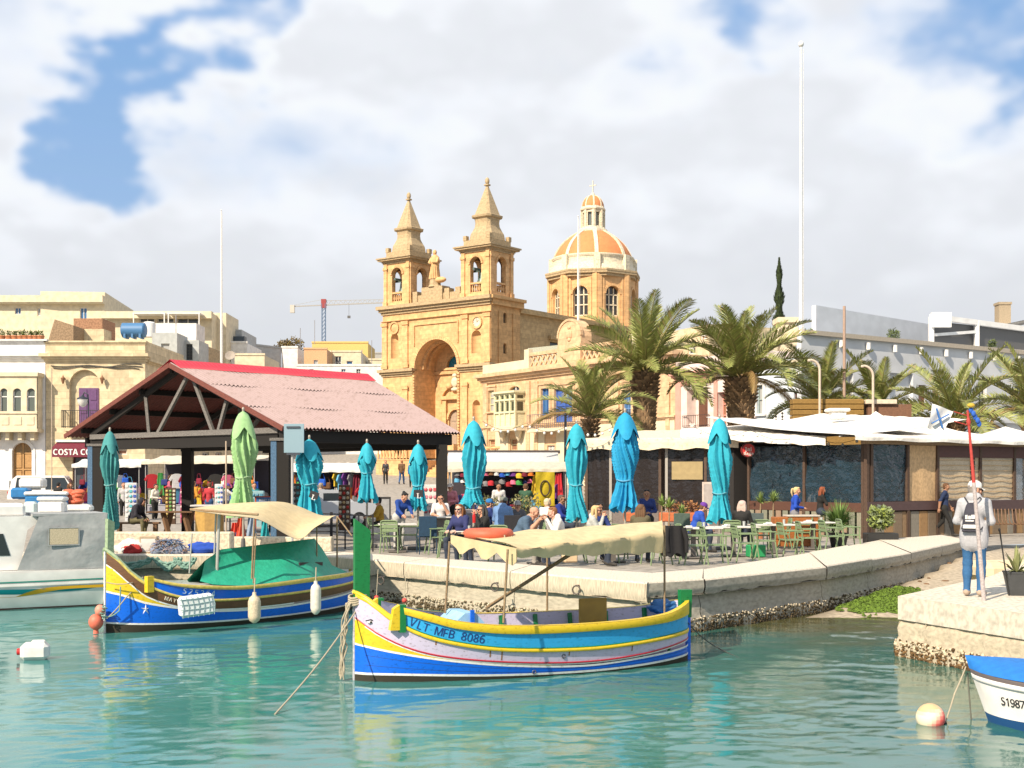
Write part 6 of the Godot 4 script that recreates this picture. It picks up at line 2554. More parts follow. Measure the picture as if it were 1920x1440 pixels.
	for side in [1.0,-1.0]:
		pts=[]
		for i in 9:
			var t:=lerpf(.0,t0,i/8.0)
			pts.append(h.at(t,Hull.val(c_brh,t)+.06,-.02,side))
		g.tube(pts,.035,6)
	part("bow_capping",g,mats["pale green"],o)
	for side in [1.0,-1.0]:
		g=Geo.new()
		var p:=h.at(t0,Hull.val(c_gh,t0),.0,side)
		g.box2(p+Vector3(-.1,-.25,-.06),p+Vector3(.03,.03,.04))
		part("end_board",g,yel,o)
	g=Geo.new()
	sb=Hull.val(c_brh,.0)
	g.prism(PackedVector2Array([Vector2(.02,sb-.1),Vector2(.14,sb-.1),Vector2(.16,1.92),Vector2(.03,1.98)]),-.045,.045)
	part("stem_post",g,mats["pale green"],o)
	g=Geo.new()
	g.prism(PackedVector2Array([Vector2(-.014,-.3),Vector2(.03,-.3),Vector2(.03,sb+.02),Vector2(-.014,sb+.02)]),-.022,.022)
	part("stem",g,wht,o)
	g=Geo.new()
	var sp:=h.at(h.t_of(267),.40,.006)
	for i in 5:
		var a:=TAU*i/5+.3
		g.tri(sp+Vector3(cos(a),sin(a),.0)*.1+Vector3(0,0,.02),sp+Vector3(cos(a+.5),sin(a+.5),0)*.03+Vector3(0,0,.012),sp+Vector3(0,0,.03))
		g.tri(sp+Vector3(cos(a),sin(a),.0)*.1+Vector3(0,0,.02),sp+Vector3(0,0,.03),sp+Vector3(cos(a-.5),sin(a-.5),0)*.03+Vector3(0,0,.012))
	part("star",g,wht,o)
	hull_words(h,"S25264",h.t_of(331),h.t_of(394),c_brh,.14,.10,mat("pale letters",Color(.45,.6,.72),.5))
	hull_words(h,"MAYFLOWER",h.t_of(300),h.t_of(366),c_brl,.085,.065,mat("cream letters",Color(.66,.62,.5),.5),"Droid Sans",false,.016)
	rows=[]
	var ridge:=[P(384,1052,.0099),P(416,1030,.0102),P(470,1024,.0104),P(540,1016,.0106),P(590,1010,.0108),P(604,1030,.0109),P(622,1060,.0110),P(655,1074,.0111)]
	var foot:=[P(374,1090,.0098),P(400,1096,.0098),P(460,1099,.0099),P(530,1094,.0100),P(580,1087,.0103),P(610,1080,.0106),P(632,1077,.0108),P(656,1078,.0110)]
	for j in 9:
		var f:=j/8.0
		var ln:=PackedVector3Array()
		for i in 8:
			for s in 4:
				if i==7 and s>0:
					break
				var u:=s/4.0
				var a:Vector3=ridge[i].lerp(ridge[mini(i+1,7)],u)
				var b:Vector3=foot[i].lerp(foot[mini(i+1,7)],u)
				var p:=a.lerp(b,f)
				p+=Vector3(0,-.04*sin(PI*f),-.02*sin(PI*f))+Vector3(0,0,.03*sin(i*2.1+u*2.1+f*5))
				ln.append(cl*p)
		rows.append(ln)
	g=Geo.new()
	g.sheet(rows,.006)
	var back:=[]
	for j in 5:
		var f:=j/4.0
		var ln:=PackedVector3Array()
		for i in 8:
			var p:Vector3=cl*ridge[i]
			var q:Vector3=cl*foot[i]
			q.z=-absf(q.z)
			ln.append(p.lerp(q,f))
		back.append(ln)
	back.reverse()
	g.sheet(back,.006)
	var tarp:=mat("green tarpaulin",Color(.02,.33,.22),.55,"mottle",Vector3.ONE*.9,"crumple")
	tarp.normal_scale=.5
	part("cover",g,tarp,o)
	g=Geo.new()
	g.tf=cl
	g.bar(P(561,1058,.0104),P(604,1057,.0107),.03,.07)
	part("cover_strap",g,mat("ink",Color(.015,.015,.02),.5),o)
	rows=[]
	var ctl:=[[[357,954],[430,945],[520,941],[560,950],[600,966],[630,967]],[[359,955],[425,948],[500,943],[555,962],[598,972],[627,968]],[[358,956],[425,963],[484,969],[545,1000],[575,990],[622,970]],[[356,957],[425,967],[486,975],[556,1011],[590,990],[620,972]]]
	for j in 16:
		var v:=j/15.0*3.0
		var a:=mini(int(v),2)
		var ln:=PackedVector3Array()
		for i in 26:
			var u:=i/25.0*5.0
			var b:=mini(int(u),4)
			var q:=[]
			for e in [a,a+1]:
				q.append(Vector2(ctl[e][b][0],ctl[e][b][1]).cubic_interpolate(Vector2(ctl[e][b+1][0],ctl[e][b+1][1]),Vector2(ctl[e][maxi(b-1,0)][0],ctl[e][maxi(b-1,0)][1]),Vector2(ctl[e][mini(b+2,5)][0],ctl[e][mini(b+2,5)][1]),u-b))
			var p:Vector2=q[0].lerp(q[1],v-a)
			ln.append(cl*P(p.x,p.y,lerpf(.0113,.0098,v/3.0)+.0007*u/5))
		rows.append(ln)
	g=Geo.new()
	g.sheet(rows,.006)
	part("awning",g,canvas,o)
	for q in [[411,963,.0100,1090,.03],[405,963,.0101,1085,.018],[477,973,.0099,1085,.018],[594,988,.0107,1080,.014],[632,968,.0111,1075,.018],[480,1000,.0099,1094,.012],[360,1000,.0100,1075,.014]]:
		g=Geo.new()
		g.tube([cl*P(q[0]-5 if q[0]<500 else q[0],q[3],q[2]),cl*P(q[0],q[1],q[2])],q[4],6)
		part("awning_pole",g,steel(Color(.42,.42,.40)) if q[0]<420 else pole,o)
	g=Geo.new()
	g.tube([cl*P(357,955,.0101),cl*P(484,965,.0099)],.025,6)
	g.tube([cl*P(632,968,.0111),cl*P(660,1005,.0110)],.016,6)
	part("awning_boom",g,pole,o)
	var fend:=mat("fender cream",Color(.62,.52,.38),.6,"stain",Vector3.ONE*2)
	var fw:=mat("fender white",Color(.70,.67,.58),.5,"mottle",Vector3.ONE*2)
	for q in [[477,1142,"cream cylindrical fender hanging amidships on the blue hull",.115,.5],[592,1123,"white pointed fender hanging near the stern of the green covered boat",.10,.58]]:
		var p:=P(q[0],q[1],.0095 if q[0]<500 else .0100)
		var e:=thing("boat_fender",q[2],"fender",p,0,"fenders on the green covered boat")
		g=Geo.new()
		var r:float=q[3]
		var hh:float=q[4]*.5
		g.lathe([Vector2(.03,-hh),Vector2(r*.8,-hh+.05),Vector2(r,-hh+.12),Vector2(r,hh-.12),Vector2(r*.8,hh-.05),Vector2(.035,hh),Vector2(.035,hh+.05)],16)
		part("body",g,fend if q[0]<500 else fw,e)
		part("lanyard",rope([Vector3(0,hh+.04,0),Vector3(.0,hh+.3,-.05)],.012),ropem,e)
	var e:=thing("foam_fender","white foam block wrapped in cord netting on the blue hull","fender",P(368,1135,.00925),.45)
	e.rotation.z=.10
	g=Geo.new()
	g.rbox(Vector3.ZERO,Vector3(.60,.36,.24),.05)
	part("foam",g,mat("foam",Color(.72,.76,.78),.9,"mottle",Vector3.ONE*3,"rough"),e)
	g=Geo.new()
	for i in 7:
		g.tube([Vector3(-.27+i*.09,.18,.125),Vector3(-.24+i*.09,.0,.128),Vector3(-.27+i*.09,-.18,.125)],.008,5)
	for i in 4:
		g.tube([Vector3(-.3,-.13+i*.09,.126),Vector3(0,-.14+i*.09,.13),Vector3(.3,-.13+i*.09,.126)],.008,5)
	part("netting",g,mat("cord",Color(.25,.36,.38),.9),e)
	e=thing("mooring_buoy","pair of faded orange pink buoys roped at the star boat's bow","buoy",P(180,1166,.0092))
	g=Geo.new()
	g.ball(Vector3(0,0,0),Vector3(.125,.14,.125),10,16)
	g.lathe([Vector2(.05,-.2),Vector2(.04,-.12)],8)
	part("lower_buoy",g,mat("buoy coral",Color(.70,.16,.10),.55,"mottle",Vector3.ONE*2),e)
	g=Geo.new()
	g.ball(Vector3(.07,.2,.0),Vector3(.09,.1,.09),8,12)
	part("upper_buoy",g,mat("buoy pink",Color(.72,.28,.2),.55,"mottle",Vector3.ONE*2),e)
	g=Geo.new()
	var coil:=[]
	for k in 41:
		coil.append(Vector3(.14+.035*cos(TAU*k/8)+.03*sin(k*.25),.05+k*.006,.04+.04*sin(TAU*k/8)))
	g.tube(coil,.012,5)
	part("rope_coil",g,mat("green rope",Color(.25,.42,.36),.9,"grain",Vector3.ONE*8),e)
	solo("bow_line","pale line looped from star boat's deck down to its buoys","rope",rope([P(268,1082,.0094),P(235,1122,.0092),P(200,1160,.0092)],.011,.02),ropem)
	solo("bow_line","green cord drooping across the blue bow below the yellow panel","rope",rope([P(226,1100,.0092),P(224,1145,.0092),P(192,1155,.0092)],.012,.05),mats["green rope"])
	solo("bow_line","pale rope stretched across the star boat's yellow bow panel","rope",rope([P(200,1092,.0092),P(240,1094,.0092),P(268,1083,.0094)],.010,.02),ropem)
	o=facade("motor_boat","white motor boat with grey cover and striped hull at the left edge","boat",L(-420,.0104,0),L(188,.0116,0))
	cl=o.transform.affine_inverse()
	var ML:float=(L(188,.0116,0)-L(-420,.0104,0)).length()
	var hb:=func(x:float,y:float) -> float:
		return (1.05*pow(clampf(x/2.6,.0,1.0),.6))*(.72+.28*clampf((y+.2)/.6,0,1))+.02
	var strip:=func(y0:Array,y1:Array,out_:float) -> Geo:
		var gg:=Geo.new()
		for side in [1.0,-1.0]:
			var rw:=[]
			for f in [.0,.5,1.0]:
				var ln:=PackedVector3Array()
				for i in 31:
					var t:=i/30.0
					var x:=t*ML
					var a:=Hull.val(y0,t)
					var b:=maxf(a+.001,Hull.val(y1,t))
					var y:=lerpf(a,b,f)
					ln.append(Vector3(x-(.10*(1.0-y) if i==30 else .0),y,(hb.call(x,y)+out_)*side))
				rw.append(ln)
			gg.patch(rw,false,side<0)
		return gg
	var top_:=[Vector2(0,1.05),Vector2(.5,.78),Vector2(1,.76)]
	var w0:=mat("gelcoat",Color(.78,.78,.76),.25,"mottle",Vector3.ONE*.4)
	part("antifouling",strip.call([Vector2(0,-.3),Vector2(1,-.3)],[Vector2(0,.03),Vector2(1,.03)],.0),mat("antifoul",Color(.10,.03,.03),.7),o)
	part("hull",strip.call([Vector2(0,.03),Vector2(1,.03)],top_,.0),w0,o)
	part("green_line",strip.call([Vector2(0,.78),Vector2(.5,.57),Vector2(1,.57)],[Vector2(0,.81),Vector2(.5,.595),Vector2(1,.595)],.008),mat("stripe green",Color(.01,.22,.17),.4),o)
	part("rubbing_strip",strip.call([Vector2(0,.70),Vector2(.5,.5),Vector2(1,.5)],[Vector2(0,.76),Vector2(.5,.55),Vector2(1,.55)],.03),w0,o)
	part("teal_stripe",strip.call([Vector2(0,.42),Vector2(.62,.33),Vector2(.74,.31),Vector2(.8,.34),Vector2(.9,.35),Vector2(.98,.42)],[Vector2(0,.52),Vector2(.62,.43),Vector2(.9,.41),Vector2(.98,.423)],.005),mat("stripe teal",Color(.0,.22,.25),.4),o)
	part("ochre_stripe",strip.call([Vector2(.7,.26),Vector2(.76,.3),Vector2(.85,.39),Vector2(.97,.40)],[Vector2(.7,.265),Vector2(.76,.40),Vector2(.85,.455),Vector2(.97,.46)],.009),mat("stripe ochre",Color(.52,.31,.01),.4),o)
	g=Geo.new()
	g.quad(Vector3(ML-.1,-.3,1.0),Vector3(ML-.1,-.3,-1.0),Vector3(ML-.02,.76,-1.06),Vector3(ML-.02,.76,1.06))
	g.box2(Vector3(2.5,.74,-1.05),Vector3(ML,.79,1.05))
	part("transom",g,w0,o)
	var gc:=mat("grey cover",Color(.34,.36,.37),.7,"mottle",Vector3.ONE*.6,"crumple")
	gc.normal_scale=.22
	g=Geo.new()
	var x0:float=(cl*P(18,1060,.0114)).x
	var x1:float=ML-.05
	var zt:=.98
	rows=[]
	for j in 9:
		var f:=j/8.0
		var ln:=PackedVector3Array()
		for i in 21:
			var t:=i/20.0
			var xt:=lerpf(x0+.42,x1+.03,t)
			var xb_:=lerpf(x0-.0,x1-.03,t)
			ln.append(Vector3(lerpf(xt,xb_,f),lerpf(1.94-.05*(1-t),.80,f),zt+.04*f+.02*sin(t*7+f*4)*sin(PI*f)))
		rows.append(ln)
	g.sheet(rows,.008)
	rows=[]
	for j in 5:
		var ln:=PackedVector3Array()
		for i in 9:
			var zz:=lerpf(zt,-zt,i/8.0)
			ln.append(Vector3(x1+.03-.06*j/4.0,lerpf(1.94,.80,j/4.0),zz))
		rows.append(ln)
	g.sheet(rows,.008)
	g.box2(Vector3(x0+.3,1.90,-zt),Vector3(x1+.04,1.95,zt))
	part("cockpit_cover",g,gc,o)
	g=Geo.new()
	var wp:Vector3=cl*P(114,1004,.0112)
	g.rbox(Vector3(wp.x,wp.y,zt+.045),Vector3(.58,.34,.02),.008)
	part("cover_window",g,mat("yellowed clear plastic",Color(.55,.47,.33),.2,"stain",Vector3.ONE*3),o)
	g=Geo.new()
	for q in [[-.31,-.19,-.29,.19],[.29,-.19,.31,.19],[-.29,.17,.29,.19],[-.29,-.19,.29,-.17]]:
		g.box2(Vector3(wp.x+q[0],wp.y+q[1],zt+.05),Vector3(wp.x+q[2],wp.y+q[3],zt+.062))
	part("window_seam",g,gc,o)
	g=Geo.new()
	var hx:float=(cl*P(40,1000,.0112)).x
	g.prism(PackedVector2Array([Vector2(hx-3.0,.8),Vector2(hx-.1,.8),Vector2(hx+.05,1.62),Vector2(hx+.42,1.9),Vector2(hx-2.2,1.9),Vector2(hx-2.5,1.45)]),-.85,.85)
	part("wheelhouse",g,w0,o)
	g=Geo.new()
	g.prism(PackedVector2Array([Vector2(hx-1.6,1.1),Vector2(hx-.28,1.1),Vector2(hx-.42,1.55),Vector2(hx-1.6,1.55)]),.852,.86)
	part("wheelhouse_window",g,glass(Color(.02,.03,.03)),o)
	g=Geo.new()
	g.rbox(Vector3(hx-.35,2.02,.3),Vector3(.75,.28,.9),.06)
	part("roof_locker",g,w0,o)
	var wf:=mat("box white",Color(.74,.74,.72),.6,"mottle",Vector3.ONE*2)
	var bx:=mat("cooler blue",Color(.02,.17,.42),.45,"mottle",Vector3.ONE)
	var boxes:=[["cool_box","large blue cool box with white lid on the motor boat",92,945,.0122,Vector3(.95,.40,.5),bx,wf],["outboard_cowl","white rounded outboard cowl on top of the motor boat",62,906,.0125,Vector3(.55,.24,.4),wf,null],
		["foam_box","white foam box in front of the blue cool box",99,951,.0115,Vector3(.55,.28,.35),wf,wf],["crate","low white crate with round label behind cockpit cover",149,953,.0118,Vector3(.58,.16,.3),wf,null],["jerry_can","pale translucent water can left of foam box",58,955,.0116,Vector3(.28,.34,.2),mat("can plastic",Color(.45,.55,.56),.4),null],
		["tub","dark blue plastic tub at the motor boat's roof edge",40,925,.0123,Vector3(.4,.26,.35),bx,null]]
	for q in boxes:
		var p:=P(q[2],q[3],q[4])
		e=thing(q[0],q[1],"container",p-Vector3(0,q[5].y*.5,0),.06)
		g=Geo.new()
		g.rbox(Vector3(0,q[5].y*.5,0),q[5],.05)
		part("body",g,q[6],e)
		if q[7]:
			g=Geo.new()
			g.rbox(Vector3(0,q[5].y+.04,0),Vector3(q[5].x+.03,.09,q[5].z+.03),.03)
			part("lid",g,q[7],e)
	g=Geo.new()
	for i in 16:
		var a:=i*.9
		g.ball(P(135+18*cos(a)*(.3+.7*fmod(i*.37,1.0)),932+9*sin(a*1.7),.0122),Vector3(.16,.08,.12),5,8)
	solo("orange_floats","heap of orange plastic floats behind the blue cool box","float",g,mat("float orange",Color(.62,.13,.06),.6,"mottle",Vector3.ONE*2))
	g=Geo.new()
	for i in 14:
		g.tube([P(2+i*2.0,985-(i%4)*7,.0114),P(14+i*2,968-(i%3)*6,.0116),P(36+i*.5,955,.0117)],.03,5)
	solo("net_bundle","bundle of pale ropes and nets on the motor boat's bow roof","net",g,ropem)
	h=make_hull("rowing_boat","small white boat with blue cloth cover and painted number, right edge",1822,.00597,2240,.0056,.75)
	o=h.node
	cl=o.transform.affine_inverse()
	var wl:=[Vector2(0,.10),Vector2(1,.10)]
	var wt:=[Vector2(0,.47),Vector2(.5,.42),Vector2(1,.44)]
	var shear := func(gg: Geo) -> Geo:
		for i in gg.v.size():
			gg.v[i].x-=(gg.v[i].y-.0)*.34*clampf(1.0-gg.v[i].x/.9,.0,1.0)-.17*clampf(1.0-gg.v[i].x/.9,.0,1.0)
		return gg
	part("blue_bottom",shear.call(h.band([Vector2(0,-.2),Vector2(1,-.2)],wl,0,1)),mat("dark blue paint",Color(.01,.06,.18),.5),o)
	part("white_side",shear.call(h.band(wl,wt,0,1)),w0,o)
	part("rub_rail",shear.call(h.band(wt,wt,0,1,.03,.0,.05)),wht,o)
	part("blue_rail",shear.call(h.band(wt,wt,0,1,.012,.05,.10)),mat("brown rail",Color(.12,.10,.10),.6),o)
	g=h.deck([Vector2(0,.57),Vector2(.5,.53),Vector2(1,.53)],0,1,-.02,.14)
	part("cloth_cover",shear.call(g),mat("blue cloth cover",Color(.01,.17,.56),.7,"mottle",Vector3.ONE*1.5,"crumple"),o)
	hull_words(h,"S19877",h.t_of(1868),h.t_of(1926),[Vector2(0,.30),Vector2(1,.28)],.0,.085,mat("ink",Color(.015,.015,.02),.5),"Droid Sans",true)
	solo("mooring_rope","pale rope from small white boat's bow down to the buoy","rope",rope([P(1811,1250,.00598),P(1790,1300,.0059),P(1772,1356,.00586)],.009,.01),ropem)
	solo("mooring_rope","dark rope hanging straight from the small white boat's bow","rope",rope([P(1814,1262,.006),P(1821,1350,.00594)],.008),steel(Color(.1,.1,.08)))
	e=thing("mooring_buoy","round cream buoy with pink side floating at the lower right","buoy",Vector3(4.58,.07,-13.72),.4)
	g=Geo.new()
	rows=[]
	for i in 13:
		var th:=PI*i/12
		var ln:=PackedVector3Array()
		for s in 20:
			var a:=-TAU*s/20
			ln.append(Vector3(cos(a)*sin(th),-cos(th),sin(a)*sin(th))*.155)
		rows.append(ln)
	for i in 12:
		for s in 20:
			var c:Vector3=(rows[i][s]+rows[i+1][(s+1)%20])*.5
			var pinkish:=smoothstep(-.04,.07,c.x*.7-c.y*.6+c.z*.25)
			var tan_:=smoothstep(.07,.13,c.y-c.x*.3)
			g.col=Color(.75,.66,.50).lerp(Color(.75,.12,.12),pinkish).lerp(Color(.55,.33,.14),tan_*.8)
			var q:=[rows[i][s],rows[i][(s+1)%20],rows[i+1][(s+1)%20],rows[i+1][s]]
			g.smooth(q[0],q[1],q[2],q[0],q[1],q[2])
			g.smooth(q[0],q[2],q[3],q[0],q[2],q[3])
	part("float",g,mat("buoy skin",Color.WHITE,.5),e)
	g=Geo.new()
	g.ball(Vector3(.15,-.06,.05),Vector3(.03,.02,.03),5,8)
	part("eye",g,steel(Color(.05,.05,.05)),e)
	e=thing("plastic_can","white plastic jerrycan float with red cap on the left water","float",G(66,1236,.0),.2)
	g=Geo.new()
	g.rbox(Vector3(0,.12,0),Vector3(.40,.26,.28),.06)
	g.rbox(Vector3(.05,.26,0),Vector3(.2,.05,.08),.02)
	part("body",g,mat("can white",Color(.74,.74,.72),.4,"mottle"),e)
	g=Geo.new()
	g.tf=Transform3D(Basis(Vector3.BACK,PI/2),Vector3(-.2,.12,.02))
	g.lathe([Vector2(.05,0),Vector2(.05,.05)],10)
	part("cap",g,mat("cap red",Color(.5,.02,.02),.5),e)
func nets(bones:Array,h:float,ks:float,g:Geo) -> void:
	var lo:=Vector3(1e9,1e9,1e9)
	var hi:=-lo
	for b in bones:
		var r:=Vector3.ONE*(maxf(b[2],b[3])+2.0*h)
		lo=lo.min(b[0]-r).min(b[1]-r)
		hi=hi.max(b[0]+r).max(b[1]+r)
	var nx:=int((hi.x-lo.x)/h)+2
	var ny:=int((hi.y-lo.y)/h)+2
	var nz:=int((hi.z-lo.z)/h)+2
	var d:=PackedFloat32Array()
	d.resize(nx*ny*nz)
	d.fill(9.0)
	var raw:=d.duplicate()
	var who:=PackedInt32Array()
	who.resize(nx*ny*nz)
	for bi in bones.size():
		var b:Array=bones[bi]
		var a:Vector3=b[0]
		var ab:Vector3=b[1]-a
		var l2:=maxf(ab.length_squared(),1e-9)
		var ra:float=b[2]
		var rb:float=b[3]
		var m:=Vector3.ONE*(maxf(ra,rb)+ks+2.0*h)
		var b0:=((a.min(b[1])-m-lo)/h).floor()
		var b1:=((a.max(b[1])+m-lo)/h).ceil()
		for z in range(maxi(0,int(b0.z)),mini(nz,int(b1.z)+1)):
			for y in range(maxi(0,int(b0.y)),mini(ny,int(b1.y)+1)):
				var row:=(z*ny+y)*nx
				for x in range(maxi(0,int(b0.x)),mini(nx,int(b1.x)+1)):
					var p:=lo+Vector3(x,y,z)*h-a
					var t:=clampf(p.dot(ab)/l2,.0,1.0)
					var e:=(p-ab*t).length()-lerpf(ra,rb,t)
					var i:=row+x
					if e<raw[i]:
						raw[i]=e
						who[i]=bi
					var o:=d[i]
					if o>5.0:
						d[i]=e
					else:
						var k:=maxf(ks-absf(o-e),.0)/ks
						d[i]=minf(o,e)-k*k*ks*.25
	var sx:=1
	var sy:=nx
	var sz:=nx*ny
	var off:=[0,sx,sy,sx+sy,sz,sx+sz,sy+sz,sx+sy+sz]
	var edges:=[[0,1],[2,3],[4,5],[6,7],[0,2],[1,3],[4,6],[5,7],[0,4],[1,5],[2,6],[3,7]]
	var corner:=[Vector3(0,0,0),Vector3(1,0,0),Vector3(0,1,0),Vector3(1,1,0),Vector3(0,0,1),Vector3(1,0,1),Vector3(0,1,1),Vector3(1,1,1)]
	var at:={}
	var nr:={}
	for z in range(1,nz-2):
		for y in range(1,ny-2):
			for x in range(1,nx-2):
				var i:=z*sz+y*sy+x
				if absf(d[i])>2.0*h:
					continue
				var inside:=0
				for k in 8:
					if d[i+off[k]]<.0:
						inside+=1
				if inside==0 or inside==8:
					continue
				var s:=Vector3.ZERO
				var n:=0
				for q in edges:
					var u:=d[i+off[q[0]]]
					var v:=d[i+off[q[1]]]
					if (u<.0)!=(v<.0):
						s+=corner[q[0]].lerp(corner[q[1]],u/(u-v))
						n+=1
				at[i]=lo+(Vector3(x,y,z)+s/n)*h
				nr[i]=Vector3(d[i+sx]+d[i+sx+sy+sz]-d[i]-d[i+sy+sz],d[i+sy]+d[i+sx+sy+sz]-d[i]-d[i+sx+sz],d[i+sz]+d[i+sx+sy+sz]-d[i]-d[i+sx+sy]).normalized()
	var axes:=[[sx,sy,sz],[sy,sz,sx],[sz,sx,sy]]
	for i in at:
		for q in axes:
			var u:float=d[i]
			var v:float=d[i+q[0]]
			if (u<.0)==(v<.0):
				continue
			var c0:int=i
			var c1:int=i-q[1]
			var c2:int=i-q[1]-q[2]
			var c3:int=i-q[2]
			if not (at.has(c1) and at.has(c2) and at.has(c3)):
				continue
			g.col=bones[who[i]][4]
			if u<.0:
				g.smooth(at[c0],at[c1],at[c2],nr[c0],nr[c1],nr[c2])
				g.smooth(at[c0],at[c2],at[c3],nr[c0],nr[c2],nr[c3])
			else:
				g.smooth(at[c0],at[c2],at[c1],nr[c0],nr[c2],nr[c1])
				g.smooth(at[c0],at[c3],at[c2],nr[c0],nr[c3],nr[c2])
	g.col=Color.WHITE
var heads:={}
func head_geo(skin: Color) -> Geo:
	var key:=skin.to_html(false)
	if heads.has(key):
		return heads[key]
	var lip:=Color(skin.r*.75,skin.g*.42,skin.b*.42)
	var dark:=Color(.03,.02,.02)
	var g:=Geo.new()
	nets([
		[Vector3(0,.035,-.018),Vector3(0,.04,.012),.082,.078,skin],[Vector3(0,-.03,.03),Vector3(0,-.075,.045),.062,.036,skin],
		[Vector3(-.035,-.055,.005),Vector3(.035,-.055,.005),.04,.04,skin],[Vector3(0,.012,.088),Vector3(0,-.025,.108),.011,.017,skin],
		[Vector3(-.04,.025,.074),Vector3(.04,.025,.074),.018,.018,skin],[Vector3(-.02,-.053,.083),Vector3(.02,-.053,.083),.010,.010,lip],
		[Vector3(-.032,.005,.083),Vector3(-.028,.005,.083),.0125,.0125,dark],[Vector3(.028,.005,.083),Vector3(.032,.005,.083),.0125,.0125,dark],
		[Vector3(-.083,.015,-.01),Vector3(-.086,-.025,-.004),.018,.013,skin],[Vector3(.083,.015,-.01),Vector3(.086,-.025,-.004),.018,.013,skin],
		[Vector3(-.045,-.02,.055),Vector3(-.04,-.025,.055),.03,.03,skin],[Vector3(.045,-.02,.055),Vector3(.04,-.025,.055),.03,.03,skin],
		[Vector3(0,-.06,-.02),Vector3(0,-.13,-.03),.055,.055,skin]],.0085,.014,g)
	heads[key]=g
	return g
func add_geo(g:Geo,o:Geo,tf:Transform3D) -> void:
	var nb:=tf.basis.orthonormalized()
	for i in o.v.size():
		g.v.append(tf*o.v[i])
		g.n.append(nb*o.n[i])
		g.c.append(o.c[i])
func hand(g:Geo,wrist:Vector3,along:Vector3,palm:Vector3,skin:Color,side:float,curl:=.5) -> void:
	var y:=along.normalized()
	var z:=(palm-y*palm.dot(y)).normalized()
	var x:=y.cross(z)*side
	g.col=skin
	var old:=g.tf
	var b:=Basis(y.cross(z),y,z)
	g.tf=Transform3D(b,wrist)
	g.rbox(Vector3(0,.045,0),Vector3(.078,.09,.03),.012)
	g.tf=old
	for i in 4:
		var l:float=[.062,.074,.069,.054][i]
		var o:=wrist+y*.088+x*(.029-.0195*i)
		var d1:=(y+z*.35*curl).normalized()
		var d2:=(y+z*1.3*curl).normalized()
		var d3:=(y+z*2.6*curl).normalized()
		g.tube([o-y*.012,o+d1*l*.45,o+d1*l*.45+d2*l*.32,o+d1*l*.45+d2*l*.32+d3*l*.23],[.0095,.009,.008,.006],5)
	var to:=wrist+y*.025+x*.034
	g.tube([to,to+(x*.8+y*.7+z*.3).normalized()*.04,to+(x*.8+y*.7+z*.3).normalized()*.04+(y+z*.5).normalized()*.03],[.012,.010,.007],5)
	g.col=Color.WHITE
const SKIN:=Color(.55,.30,.20)
const TANNED:=Color(.36,.19,.115)
